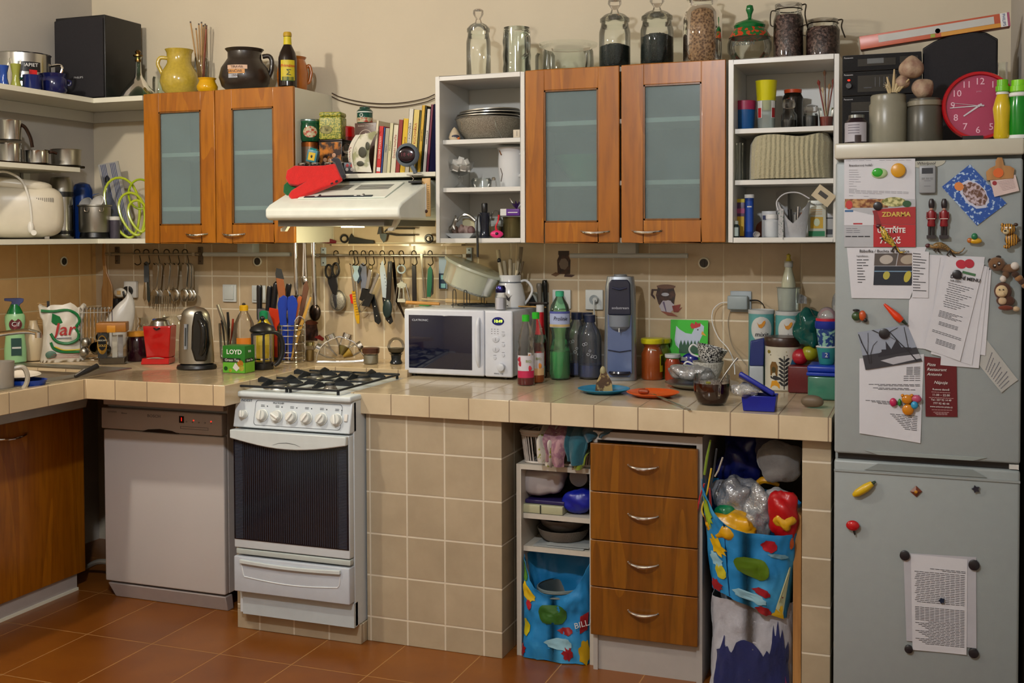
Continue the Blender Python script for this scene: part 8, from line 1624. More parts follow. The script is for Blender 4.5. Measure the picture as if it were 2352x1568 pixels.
for k,(u,lab) in enumerate(((2139,'left of the two red coated guardsman figure magnets'),(2168,'right of the two red coated guardsman figure magnets'))):
    r,s=mag('guard_figure',lab,u,548,lay=3)
    bx('base','#20181c',r,-10*s,-.014,0,10*s,.0,8*s);m=MB()
    for x in (-4,4):m.tube([(x*s,-.007,8*s),(x*.9*s,-.007,34*s)],[3*s,3.4*s],10)
    m.out('trousers','#1c1418s',r);m=MB();m.lathe(sc([(8,28),(9,30),(7,46),(8,58),(6,64),(2,66)],s),16,M=T(0,-.008,0)@Sc(1,.7,1));m.out('coat','#7c101cs',r);m=MB();m.ball(4*s,4*s,5*s,M=T(0,-.008,69*s));m.out('face','#b08878',r)
    m=MB();m.lathe(sc([(5.4,70),(6.6,76),(6.6,84),(4,91),(0,92)],s),16,M=T(0,-.007,0));m.out('bearskin_hat','#1c1218s',r);m=MB()
    for x in (-1,1):m.tube([(x*8*s,-.008,61*s),(x*9.5*s,-.008,48*s),(x*6*s,-.014,42*s)],[2.6*s,2.2*s,1.8*s],8)
    m.out('arms','#6c0e18s',r);bx('belt','#c8c0b8',r,-8*s,-.0145,45*s,8*s,-.013,46.5*s)
def lizard(u,v,lab,sc_,mat,pts,lay):
    r,s=mag('lizard_magnet',lab,u,v,lay=lay);s*=sc_;m=MB();m.tube([(x*s,-.004-.004*math.sin(i),z*s) for i,(x,z) in enumerate(pts)],[a*s for a in (2.5,5,7.5,8.5,7,4,2.6,1.8,1)][:len(pts)],10);m.out('body',mat,r);m=MB();m.ball(6*s,.005,5*s,M=T((pts[0][0]-3)*s,-.005,pts[0][1]*s));m.out('head','#4a1c24s',r)
    m=MB()
    for i,dx,dz in ((2,-6,-12),(2,4,-14),(5,-6,-12),(5,8,-13)):
        x,z=pts[i];m.tube([(x*s,-.004,z*s),((x+dx)*s,-.004,(z+dz)*s),((x+dx+5)*s,-.004,(z+dz-2)*s)],[2.4*s,1.8*s,1*s],6)
    m.out('legs','#2c2420s',r)
D('liz',plain,'3a3a2c',.35,col2='8c6c3c',pat='voronoi',sc=240,edge=(.3,.5));D('liz2',plain,'1c2c24',.3,col2='c8a83c',pat='voronoi',sc=200,edge=(.3,.5))
lizard(2040,545,'gold spotted lizard magnet climbing over the red coupon',1,'liz2',[(-18,26),(-12,18),(-8,8),(-2,-2),(6,-10),(14,-20),(24,-32),(32,-34),(38,-32)],5)
lizard(2160,572,'dark lizard magnet with a long curled tail below the guardsmen',1,'liz',[(-24,8),(-16,6),(-8,8),(0,8),(10,4),(20,-2),(32,-8),(44,-6),(52,4)],5)
# wooden board + note pad
r,s=mag('board_magnet','small wooden cutting board magnet at the top right',2297,390,lay=2);pr('board','wood_l',r,[(-28,-24),(28,-20),(30,2),(20,8),(8,10),(6,20),(4,28),(-6,28),(-10,20),(-10,10),(-22,4),(-30,-4)],s,.008,-.008);m=MB(R('X',90));m.lathe([(11*s,.008),(11*s,.010),(0,.010)],20,M=T(-4*s,-7*s,0));m.out('orange_slice','#c85c1c',r)
r,f=paper('note_pad','small white printed notepad hanging from the wooden board magnet',[(2274,414),(2332,401),(2341,438),(2284,452)],6,'#c8b4b0',.001,'pad');lines(r,f,[(.2+i*.09,.25+.02*i,.9) for i in range(7)],'#a89090',.02);patch(r,f,el(.14,.22,.09,.13),'#8c1c28','logo')
# toys
def ballp(r,name,mat,x,z,rx,rz,s,y=-.008,ry=.008):
    m=MB();m.ball(rx*s,ry,rz*s,M=T(x*s,y,z*s),n=18,m=10);return m.out(name,mat,r)
D('tiger',plain,'b8842c',.4,col2='2c1a10',pat='wave',sc=120,st=(.4,0,1),edge=(.68,.74))
r,s=mag('tiger_magnet','small yellow striped tiger cub magnet at the right edge',2317,540);ballp(r,'body','tiger',6,-10,15,15,s);ballp(r,'head','tiger',-2,14,16,13,s,-.014,.012);ballp(r,'muzzle','#c8b890',-7,8,7,6,s,-.024,.006);ballp(r,'nose','black',-9,10,3,2,s,-.030,.003);ballp(r,'ear','tiger',-14,24,4,4,s,-.012,.004);ballp(r,'ear','#3c2414',14,24,5,4,s,-.012,.004);ballp(r,'foot','tiger',-4,-26,8,5,s,-.014,.008);ballp(r,'tail','#3c2414',20,-12,5,3,s)
for x in (-6,2):ballp(r,'eye','paperw',x,17,2.4,2.4,s,-.025,.002)
r,s=mag('duck_magnet','tiny duck magnet with green head and yellow body',2238,548);ballp(r,'body','#c8981cs',2,-5,14,7,s);ballp(r,'head','#1c6a44s',0,5,7,8,s,-.012);ballp(r,'wing','#a85c1cs',-10,-4,6,6,s,-.010,.004)
r,s=mag('raccoon_magnet','brown plush raccoon magnet with a striped tail at the right edge',2308,612,lay=4);ballp(r,'head','#6c4c30c',-18,6,18,16,s,-.014,.016);ballp(r,'body','#6c4c30c',10,-4,20,10,s,-.010,.012);ballp(r,'paw','#c8c0b8c',20,2,9,9,s,-.018,.01);ballp(r,'paw','#c8c0b8c',-4,-28,7,8,s,-.014,.01);ballp(r,'leg','#5c4028c',2,-18,8,10,s,-.010,.01);ballp(r,'ear','#241810c',-32,12,5,7,s,-.012,.006);ballp(r,'ear','#241810c',-14,22,6,4,s,-.012,.006)
for x,z in ((-23,2),(-14,7)):ballp(r,'eye_patch','#2c1c14',x,z,4,5,s,-.028,.003);ballp(r,'eye','paperw',x+1,z+1,1.6,1.6,s,-.031,.001)
for k in range(5):ballp(r,'tail_ring','#8c643cc' if k%2 else '#3c2414c',22+k*7,-18-k*8,9,8,s,-.012,.009)
r,s=mag('monkey_magnet','brown plush monkey magnet with crossed arms below the raccoon',2303,672,lay=3);ballp(r,'hood','#4c2c1cc',0,4,19,21,s,-.010,.012);ballp(r,'face','#c8b088c',-3,4,13,14,s,-.020,.008);ballp(r,'body','#4c2c1cc',6,-18,20,14,s,-.008,.012);ballp(r,'bib','#b8a080c',-1,-18,9,9,s,-.018,.006);ballp(r,'arm','#6a2c18c',6,-34,16,6,s,-.016,.008);ballp(r,'paw','#b8a080c',28,-36,8,6,s,-.012,.008);ballp(r,'muzzle','#c8b088c',-3,-3,7,5,s,-.027,.004)
for x in (-8,0):ballp(r,'eye','black',x,8,1.6,1.6,s,-.029,.002)
r,s=mag('carrot_magnet','bright orange chilli shaped magnet with a dark stem',2056,720);m=MB();m.tube([(-24*s,-.006,22*s),(-14*s,-.007,12*s),(4*s,-.008,-6*s),(14*s,-.007,-16*s)],[2.4*s,5*s,9*s,7*s],12);m.out('carrot','#d0380cs',r);m=MB();m.tube([(16*s,-.006,-16*s),(26*s,-.006,-24*s)],[4*s,2.4*s],8);m.out('stem','#1c2c1cs',r)
r,s=mag('bird_magnet','little dark green and orange bird magnet left of the chilli',1973,724,lay=2);ballp(r,'body','#2c4424s',-6,-2,10,10,s);ballp(r,'wing','#b0481cs',8,0,8,12,s,-.010);ballp(r,'crest','black',-6,12,8,3,s);ballp(r,'tail','#1c1c1c',14,-10,5,5,s)
r,s=mag('tulip_magnet','small pink tulip magnet on the lower printed sheet',2058,923,lay=2);ballp(r,'flower','#b02050s',-6,0,8,10,s);ballp(r,'leaf','#2c7c34s',8,0,4,9,s)
r,s=mag('bear_magnet','glossy orange bear magnet holding a blue and pink parcel',2090,928,lay=2);ballp(r,'head','#c07818g',-6,12,12,11,s,-.010);ballp(r,'body','#c07818g',-4,-12,13,13,s,-.010);ballp(r,'pink_parcel','#b04868s',14,14,11,9,s,-.010);ballp(r,'blue_parcel','#2c8cb8s',10,0,8,9,s,-.014);ballp(r,'ear','#c07818g',-16,20,4,4,s);ballp(r,'ear','#c07818g',4,21,4,4,s)
r,s=mag('corn_magnet','yellow corn cob magnet at upper left of the freezer door',1983,1122,lay=1);m=MB();m.tube([(-22*s,-.008,-16*s),(-12*s,-.009,-9*s),(6*s,-.009,4*s),(20*s,-.008,15*s)],[4*s,9*s,10*s,6*s],12);m.out('cob','#c8a414s',r);m=MB()
for k in (-5,0,5):m.tube([((-18+k*.5)*s,-.0135,(-13-k*.9)*s),((4+k*.5)*s,-.018+abs(k)*.0003,(3-k*.9)*s),((18+k*.4)*s,-.0145,(13-k*.6)*s)],.9*s,5)
m.out('kernel_rows','#8c7410',r);m=MB();m.tube([(20*s,-.008,15*s),(27*s,-.007,20*s)],[4*s,2*s],8);m.out('stem','#1c3418s',r)
r,s=mag('diamond_magnet','small brown diamond shaped magnet on the freezer door',2104,1128,lay=1);m=MB();m.add([(0,-.002,13*s),(13*s,-.002,1*s),(1*s,-.002,-13*s),(-13*s,-.002,-1*s),(0,-.010,0),(0,.001,13*s),(13*s,.001,1*s),(1*s,.001,-13*s),(-13*s,.001,-1*s)],[(0,4,1),(1,4,2),(2,4,3),(3,4,0),(0,1,6,5),(1,2,7,6),(2,3,8,7),(3,0,5,8)]);m.out('gem','#6c3420s',r,ang=5);ballp(r,'centre','#b07818s',0,0,4,4,s,-.009,.002)
r,s=mag('star_magnet','small dark star shaped magnet at upper right of the freezer',2241,1122,lay=1);m=MB();m.prism([((9 if i%2 else 5)*s*math.cos(i*PI/5),(9 if i%2 else 5)*s*math.sin(i*PI/5)) for i in range(10)],.008,y0=-.008);m.out('star','#1c1c2cs',r)
r,s=mag('star_magnet','tiny dark blue star magnet in the middle of the freezer sheet',2163,1378,lay=3);m=MB();m.prism([((7 if i%2 else 4.5)*s*math.cos(i*PI/5),(7 if i%2 else 4.5)*s*math.sin(i*PI/5)) for i in range(10)],.007,y0=-.007);m.out('star','#10243cs',r)
r,s=mag('tomato_magnet','red tomato magnet with a dark stalk on the freezer door',1959,1205,lay=1);ballp(r,'tomato','#b0141cg',0,0,15,12,s,-.009,.010);m=MB();m.tube([(2*s,-.008,-10*s),(5*s,-.008,-21*s)],[2.6*s,2*s],8);m.out('stalk','black',r)
# ================================================================= TOP OF FRIDGE
ZF=1.801
a=at(1934,220,Y=-.60);b=at(2116,220,Y=-.60);W=b.x-a.x;s=px(a)
zt=[ZF,at(1934,222,Y=-.6).z,at(1934,166,Y=-.6).z,at(1934,127,Y=-.6).z]
for k in range(3):
    r=thing('stereo_unit',('bottom black hi-fi unit half hidden by the jars','middle black hi-fi amplifier with a red light and knob','top black hi-fi tuner with a grey display')[k],'stereo',(a.x,-.60,zt[k]+.0005),0,'stacked hi-fi units');h=zt[k+1]-zt[k]-.001
    bx('case','black',r,0,.006,0,W,.30,h,c=.002);bx('fascia','#0c0d10c',r,.001,0,.002,W-.001,.008,h-.001,c=.002);text('Panasonic',.0075,'#c8c8cc',r,(.006,-.0006,h-.010),al='LEFT')
    if k==2:
        bx('recess','#0c0c10g',r,.05,-.001,.016,W*.68,0,h-.016);bx('display','#5c6064g',r,W*.32,-.002,h*.42,W*.53,-.0008,h*.72);bx('cassette_flap','#0c0c10g',r,W*.73,-.001,.02,W*.96,0,h-.014)
    elif k==1:
        m=MB(R('X',90));m.lathe([(.010,0),(.009,.010),(0,.010)],18,M=T(.022,h*.42,0));m.out('volume_knob','#202024s',r);m=MB();m.ball(.0045,.002,.003,M=T(.022,-.001,h*.66));m.out('power_light','led_r',r);bx('equaliser_panel','#0c0c10g',r,.05,-.001,.012,W*.7,0,h-.014)
        m=MB()
        for q in range(4):m.box(W*.42+q*.014,-.003,h*.34,W*.42+q*.014+.002,-.001,h*.74)
        m.out('sliders','#3c3c44',r);bx('button_strip','#2c2c34',r,.07,-.002,h*.3,W*.38,-.001,h*.34)
    else:bx('cd_drawer','#0c0c10g',r,.03,-.001,h-.05,W*.4,0,h-.02);bx('silver_line','#7c8084',r,.03,-.0015,h-.053,W*.4,-.0005,h-.0515)
a=at(2117,200,Y=-.62);b=at(2292,200,Y=-.62);H=at(2200,70,Y=-.62).z-ZF
w_=(min(b.x,X1-.03)-a.x)/2;r=thing('loudspeaker','black loudspeaker on the fridge behind the pink clock','speaker',(a.x+w_+.002,-.58,ZF+.0005))
tp_=lambda k:[(-w_*k,0),(w_*k,0),(w_*k,H*.93),(w_*.7,H*.99),(w_*.3,H*1.02),(-w_*.2,H*1.0),(-w_*.7,H*.94),(-w_*k,H*.885)]
m=MB();m.prism(tp_(1),.26,y0=.014);m.out('cabinet','black',r,bev=.003);m=MB();m.prism([(x,z*.97+.004) for x,z in tp_(.97)],.016,y0=-.002);m.out('grille','blackm',r,bev=.004)
# lamp carton
a=at(1976,102,Y=-.56);b=at(2318,47,Y=-.56);d=b-a;L=d.length;s=px(a);ang=math.degrees(math.atan2(d.z,d.x));bb=at(1975,116,Y=-.56)
r=thing('tube_carton','long orange and white lamp carton lying across the loudspeaker','carton',(a.x,-.56,a.z),0,ry=0);r.rotation_euler[1]=math.radians(-ang);hh=15*s
bx('carton','#b8583cs',r,0,-.028,-hh,L,.024,hh,c=.001);bx('white_window','#b8b8b4',r,L*.13,-.0288,-hh*.35,L*.90,-.0278,hh*.72);bx('orange_band','#c88c2c',r,L*.55,-.0286,-hh*.98,L*.94,-.0278,-hh*.38);bx('white_end','paperw',r,L*.94,-.0288,-hh,L*.985,-.0278,hh);text('PHILIPS',.0125,'#1c3c7c',r,(L*.962,-.0294,0),ry=90);bx('pink_end','#a04868',r,L*.986,-.0287,-hh,L*1.0005,-.0278,hh)
m=MB();m.lathe([(0,0),(.008,0)],20,M=T(L*.53,-.0292,-hh*.05)@R('X',90));m.out('green_mark','#1c4a34',r);bx('small_mark','#8c9c2c',r,L*.48,-.0290,-hh*.9,L*.51,-.0278,-hh*.4)
# pill jar
p,s=on(1967,Y=-.84,Z=ZF,v=300);r=LT('vitamin_jar','dark plastic jar with a white label and steel lid on the fridge','jar',p,s,[('jar','#1c0c18g',[(25,0),(26,2),(26,50),(18,60)]),('lid','#8c9090m',[(17,60),(18,61),(18,68),(0,69)])]);decal(r,60*s,44*s,26*s,28*s,'#a8a4ac','label',-10);decal(r,14*s,18*s,26*s,12*s,'#2c1c1c','print',8,.0012)
for z in (26,32,38,44):decal(r,26*s,1.6*s,26*s,z*s,'#6a6470','small_print',-14,.0012)
for u,w_,h,mt,lab,Y in ((2040,42,112,'#7f7c6c','pale grey stoneware garlic jar on the fridge',-.82),(2124,39,101,'#4a4840','dark grey lidded jar on the fridge beside the clock',-.82)):
    p,s=on(u,Y=Y,Z=ZF,v=280);r=LT('stone_jar',lab,'jar',p,s,[('jar',mt+'s',[(w_-1,0),(w_,2),(w_,h-22),(w_-3,h-17),(w_-3,h-2)]),('rim',mt+'s',[(w_-5,h-4),(w_-4,h),(w_-6,h+1)])])
    if u>2100:LA_('lid','#7a7464s',r,[(w_-3,h-18),(w_,h-16),(w_,h-6),(w_-8,h-1),(0,h-1)],s,28);m=MB();m.box(30*s,-20*s,20*s,34*s,-14*s,70*s);
    jt=(p,s,h)
p,s=on(2080,Y=-.80,Z=ZF,v=200)
def garlic(u,v,rx,lab,sd):
    q=at(u,v,Y=-.82);s=px(q);r=thing('garlic_bulb',lab,'garlic',q,0,'dried garlic heads on the stone jars');m=MB()
    def g(a,b):
        t=-PI/2+PI*b;k=1+.10*abs(math.sin(a*PI*5+sd));rr=rx*s*math.cos(t)**.8*k if b<1 else 0;return (rr*math.cos(2*PI*a),rr*math.sin(2*PI*a),rx*s*.85*math.sin(t)+(rx*.35*s*max(0,b-.8)*5))
    m.sheet(g,40,18);m.out('bulb','garl',r)
    return r,s
D('garl',plain,'a48c74',.6,col2='8a6a5a',pat='noise',sc=40,edge=(.4,.62),bump=.4)
garlic(2094,158,26,'topmost pinkish garlic head in the heap on the jars',0)
r,s=garlic(2118,205,24,'reddish garlic head resting on the dark jar',1);r.rotation_euler[1]=math.radians(50)
r,s=garlic(2072,190,16,'garlic head among dry stalks on the pale jar',2)
q=at(2052,196,Y=-.83);s=px(q);r=thing('garlic_stalks','dry frayed garlic stalks poking up from the pale jar','garlic',q)
for k,(x,z,x2,z2_) in enumerate(((0,-16,2,36),(-6,-16,-14,20),(6,-16,20,4),(10,-14,34,12),(-8,-18,-16,2),(4,-16,10,18))):
    m=MB();m.tube([(x*s,0,z*s),((x+x2)/2*s,-.004,(z+z2_)/2*s),(x2*s,(k%3-1)*.008,z2_*s)],[4*s,3.4*s,1.6*s],8);m.out('stalk','#b09c74',r)
for k in range(10):
    m=MB();a_=k*.7;m.tube([(-14*s,-.01,0),((-14+8*math.cos(a_))*s,-.014,8*math.sin(a_)*s)],.5*s,4);m.out('root','#c0b08c',r)
# clock
p=at(2248,246,Y=-.84);s=px(p);R_=80*s;p.z=ZF+R_+.001
r=thing('wall_clock','pink wall clock with a red rim standing on the fridge','clock',p,4);r.rotation_euler[0]=math.radians(-4)
m=MB(R('X',90));m.lathe([(R_*.9,-.02),(R_*.98,-.018),(R_,.004),(R_*.97,.014),(R_*.90,.012),(R_*.88,.002)],56,cap=True);m.out('rim','#b0101cg',r)
m=MB(R('X',90));m.lathe([(R_*.9,.002),(R_*.9,.0035),(0,.0035)],48);m.out('dial','#a03858s',r)
for n_ in range(1,13):
    a_=math.radians(90-30*n_-2);text(str(n_),R_*.27,'#e0b8c8',r,(R_*.70*math.cos(a_),-.0042,R_*.70*math.sin(a_)),ext=.0002)
text('prim',R_*.07,'#c890a4',r,(0,-.0042,R_*.42))
def hand(a_,L,w,mt,y,name):
    m=MB();d=Vector((math.cos(a_),0,math.sin(a_)));n_=Vector((-d.z,0,d.x))*w;c=Vector((0,y,0));m.add([c-d*L*.18+n_,c+d*L+n_*.7,c+d*L-n_*.7,c-d*L*.18-n_],[(0,1,2,3)]);m.add([c-d*L*.18+n_+Vector((0,.0006,0)),c+d*L+n_*.7+Vector((0,.0006,0)),c+d*L-n_*.7+Vector((0,.0006,0)),c-d*L*.18-n_+Vector((0,.0006,0))],[(3,2,1,0)]);m.out(name,mt,r)
hand(math.radians(215),R_*.50,.0028,'#c0bcc4',-.0052,'hour_hand');hand(math.radians(183),R_*.78,.0018,'#c0bcc4',-.0062,'minute_hand');hand(math.radians(172),R_*.72,.0007,'#c0bcc4',-.0070,'second_hand');m=MB(R('X',90));m.cyl(.004,.0035,.008,14);m.out('hub','#c0bcc4s',r);bx('stand_foot','black',r,-R_*.45,-.02,-R_*.999,R_*.1,.01,-R_*.88)
# bottles beside the clock
p,s=on(2301,Y=-.70,Z=ZF,v=260);L1('glass_bottle','clear glass bottle neck rising behind the green caps','bottle',p,s,[(14,0),(15,4),(15,110),(12,140),(11,180),(12,186)],'dglass')
p,s=on(2302,Y=-.892,Z=ZF,v=260);s*=.93;r=LT('bubble_bottle','yellow wavy bottle with a lime cap right of the clock','bottle',p,s,[('bottle','#c8ac1cg',[(16,0),(20,6),(18,40),(22,76),(16,100),(12,112)]),('neck_ring','paperw',[(14,110),(15,114),(13,116)]),('cap','#6cb81cs',[(13,116),(16,118),(16,130),(13,131),(13,146),(0,147)])])
p,s=on(2340,Y=-.89,Z=ZF,v=260);r=LT('bubble_bottle','green bubble bottle with a lime cap at the right edge','bottle',p,s,[('bottle','#0c7c1cg',[(22,0),(24,4),(22,40),(24,70),(20,96)]),('neck_ring','paperw',[(20,96),(22,98),(22,104),(18,106)]),('cap','#7cc81cs',[(18,106),(21,108),(21,120),(17,121),(17,134),(0,135)]),('base_ring','paperw',[(24.3,0),(24.5,2),(24.3,8)])])
# ================================================================= UNDER THE WORKTOP
def Zp(v,Y,u=1260):return at(u,v,Y=Y).z
# laundry basket
a=at(1180,1060,Y=-.74);b=at(1252,1060,Y=-.74);W=.30;s=px(a);zb=zs[0]+.001;H=.115
r=thing('plastic_basket','white slotted plastic basket overflowing with kitchen cloths','basket',(xs0+.004,-.755,zb));m=MB();
def bk_(u,v):
    a_=2*PI*u;k=1+.10*v;return (W/2+W/2*k*.9*math.copysign(abs(math.cos(a_))**.3,math.cos(a_)),.10+.10*k*.9*math.copysign(abs(math.sin(a_))**.3,math.sin(a_)),H*v)
for k in range(44):
    if k%1==0:m.tube([bk_(k/44,.08),bk_(k/44,.86)],.0028,5)
for v in (.04,.9):m.tube([bk_(i/44,v) for i in range(44)],.005,6,closed=True)
m.out('slats','#b0a8a0s',r);m=MB();m.tube([bk_(i/44,1) for i in range(44)],.008,6,closed=True);m.out('rim','#b0a8a0s',r);m=MB();m.sheet(lambda u,v:(W/2+(bk_(u,0)[0]-W/2)*v,.10+(bk_(u,0)[1]-.10)*v,.002),32,2);m.out('floor','#b0a8a0s',r)
def cloth(name,lab,u0,u1,v0,v1,Y,mat,sd,grp='cloths in the white basket',dz=0):
    a=at(u0,v0,Y=Y);b=at(u1,v1,Y=Y);w_=b.x-a.x;h=a.z-b.z
    m=MB();m.sheet(lambda u,v:(w_*(.5+(u-.5)*(1-.5*v*(1 if sd%2 else .6)))+.012*noise.noise(Vector((u*3,v*2,sd))),-.012*math.sin(u*9+sd)-.03*math.sin(min(1,v*1.4)*PI*.5)+.02+.06*(1-min(1,v*3)),-h*v+.01*math.sin(u*3+sd)*(v)),26,22,th=.005)
    return one(m,name,lab,'cloth',mat,a,0,grp)
D('flowercl',plain,'b8b0a4',.9,col2='8a8c3c',sc=45,edge=(.58,.62));D('pinkcl',plain,'a07c80',.95,col2='8a6070',sc=60,bump=.4)
cloth('kitchen_towel','white towel with green pattern hanging over the basket front',1234,1276,985,1068,-.79,'flowercl',1);cloth('kitchen_towel','pink frilled cloth hanging over the basket',1248,1304,984,1066,-.80,'pinkcl',2);cloth('kitchen_towel','teal cloth bulging over the basket beside the drawers',1288,1358,984,1062,-.80,'#0c4a58c',3);cloth('kitchen_towel','olive yellow cloth end peeping below the teal cloth',1316,1350,1030,1072,-.79,'#6c7c14c',4)
cloth('kitchen_towel','dark teal cloth spilling on top of the drawer unit',1330,1404,984,1012,-.79,'#0c3a48c',5)
# shelf 1
zz1=zs[1]+.001
def bxw(name,lab,cat,u0,u1,Yf,d,z0,h,mat,c=.003,grp=None,rz=0):
    a=at(u0,1150,Y=Yf);b=at(u1,1150,Y=Yf);m=MB();m.box(0,0,0,b.x-a.x,d,h,c=c);return one(m,name,lab,cat,mat,(a.x,Yf,z0),rz,grp)
o=bxw('food_tray','pale green shrink wrapped tray on the upper shelf under the counter','tray',1198,1292,-.735,.15,zz1,.030,'#a8a888s');bx('wrap_band','#1c2418',o,.07,-.0008,0,.075,0,.031);
bxw('folded_bag','dark purple folded bag under the white napkin pack','bag',1206,1296,-.72,.14,zz1+.031,.014,'#241c4cs')
crumple('napkin_pack','plastic wrapped pack of white napkins on the upper shelf','pack','#9c9494g',Vector((at(1250,1120,Y=-.65).x,-.655,zz1+.046+.062)),.078,.055,.05,.10,14,1,e=.5)
m=MB(R('Y',20)@R('X',90));m.cyl(.034,-.10,.02,24);one(m,'paper_roll','grey paper roll standing tilted beside the napkin pack','roll','#7c7c80',Vector((at(1332,1120,Y=-.66).x-.006,-.64,zz1+.125)));crumple('plastic_bag','bright blue plastic bag on the upper shelf by the drawers','bag','#0c1c8cs',Vector((at(1328,1170,Y=-.68).x,-.675,zz1+.045)),.055,.05,.042,.2,20,6)
zz2=zs[2]+.001
for k,(x0,x1,z,lab) in enumerate(((1224,1340,.001,'lower newspaper sheet on the second shelf'),(1256,1352,.006,'upper folded newspaper sheet on the second shelf'))):
    bxw('newspaper',lab,'paper',x0,x1,-.735+.01*k,.2,zz2+z-.001,.0035,'#8c9090',c=.0005)
D('wicker',plain,'7c7468',.8,col2='4c443c',pat='wave',sc=120,st=(1,1,1),edge=(.4,.6),bump=.8)
p=Vector((at(1295,1230,Y=-.62).x,-.625,zz2+.0105))
m=MB();m.lathe(hollow([(.075,0),(.085,.012),(.097,.04)],.004),36,cap=False);one(m,'wicker_basket','round grey wicker basket on the second shelf','basket','wicker',p)
m=MB();m.lathe(hollow([(.05,0),(.078,.02),(.090,.045)],.003),36,cap=False);one(m,'bowl','large grey bowl nested in the wicker basket','bowl','#5c5854s',p+Vector((0,0,.032)));m=MB();m.lathe(hollow([(.03,0),(.05,.02),(.062,.04)],.003),32,cap=False);one(m,'bowl','small pale bowl atop the larger grey bowl','bowl','#8c8882s',p+Vector((.018,0,.058)))
# shopping bags
D('bagblue',plain,'1c7cb8',.42,col2='48a0cc',sc=6,edge=(.5,.72),bump=.35,bsc=22)
def shop(name,lab,cxu,Y,z0,w0,w1,d0,d1,zt,tilt=0,sd=0,mat='bagblue',top=None,rz=0):
    cx_=cxu;r=thing(name,lab,'bag',(cx_,Y,z0),rz)
    def f(u,v,d=0):
        a_=2*PI*u-PI/2;ww=w0+(w1-w0)*v+d;dd=d0+(d1-d0)*v+d;c_=math.copysign(abs(math.cos(a_))**.55,math.cos(a_));s_=math.copysign(abs(math.sin(a_))**.55,math.sin(a_))
        z=zt*v*(1+(top(c_,s_) if top else 0)*v)+tilt*c_*ww*(1-.5*v)
        nn=.010*noise.noise(Vector((c_*2.2,s_*2+v*3,sd)))+.004*noise.noise(Vector((c_*8,s_*6+v*9,sd+4)))
        return Vector((c_*(ww+nn),s_*(dd+nn*1.5),z))
    m=MB();m.sheet(f,80,26,th=.0015);m.out('bag_shell',mat,r,ang=70);m=MB();m.sheet(lambda u,v:(f(u,0)[0]*v,f(u,0)[1]*v,f(u,0)[2]+.002),40,3);m.out('bag_bottom',mat,r)
    return r,f
def onb(r,f,poly,mat,name,d=.0035):
    m=MB();cx_=sum(p[0] for p in poly)/len(poly);cz=sum(p[1] for p in poly)/len(poly);n=len(poly);vs=[];fs=[];K=7
    for k in range(K+1):
        for a,b in poly:vs.append(f(cx_+(a-cx_)*k/K,cz+(b-cz)*k/K,d))
    for k in range(K):
        for i in range(n):fs.append((k*n+i,k*n+(i+1)%n,(k+1)*n+(i+1)%n,(k+1)*n+i))
    m.add(vs,fs);return m.out(name,mat,r,ang=60)
def fruits(r,f,L):
    for nm,mt,u,v,a,b,w_ in L:onb(r,f,el(u,v,a,b,18,w_,u*9),mt,'printed_'+nm)
# left bag (on floor)
xa=xs0+.012;xb=xs1-.012
r,f=shop('shopping_bag','blue fruit print shopping bag on the floor below the shelves',(xa+xb)/2,-.70,.003,(xb-xa)/2-.004,(xb-xa)/2-.006,.085,.085,zs[2]-.036,tilt=-.0,sd=2,top=lambda c,s:-.34*(1-abs(c)**3) if s<0 else -.02)
fruits(r,f,(('apple','#2c5c20s',.0,.60,.030,.16,.03),('lemon','#b8ac1cs',-.12,.32,.035,.10,.05),('pear','#c8a81cs',-.10,.78,.05,.10,.1),('strawberry','#a8202cs',-.085,.63,.018,.07,.1),('cloud','#8cb8c8s',.02,.20,.03,.07,.1),('cherry','#8c1420s',-.14,.08,.035,.06,.2),('cherry','#8c1420s',.035,.10,.02,.07,.2),('strawberry','#8c2028s',.03,.36,.025,.05,.1),('banana','#b08c10s',.14,.12,.05,.12,.15),('leaf','#4a7c2cs',-.15,.95,.04,.09,.1)))
onb(r,f,[(.10,.32),(.17,.34),(.17,.54),(.105,.52)],'#8c1c24s','red_badge',.0035);p_=f(.135,.43,.010);text('BILLA',.03,'paperw',r,tuple(p_+Vector((-.002,-.004,0))),rx=90,ry=-12,rz=30)
p=Vector(((xa+xb)/2+.02,-.69,.075));m=MB(R('Y',-4));m.lathe(hollow([(.07,0),(.075,.01),(.088,.17),(.092,.175)],.002),36,cap=False);o=one(m,'plastic_bucket','grey translucent bucket inside the lower left shopping bag','bucket','#3c4444s',p);m=MB(R('Y',-4));m.lathe([(.088,.150),(.093,.152),(.093,.158),(.088,.160)],36,cap=False);m.lathe([(.089,.168),(.096,.170),(.096,.178),(.090,.180)],36,cap=False);m.out('rim','#6c7878s',o)
m=MB();m.sheet(lambda u,v:((.16*(u-.5)),.02*math.sin(u*5),.16*v+.04*u),10,10,th=.002);one(m,'bin_lid','dark grey round lid standing behind the bucket','lid','#242828s',p+Vector((-.01,.10,.05)))
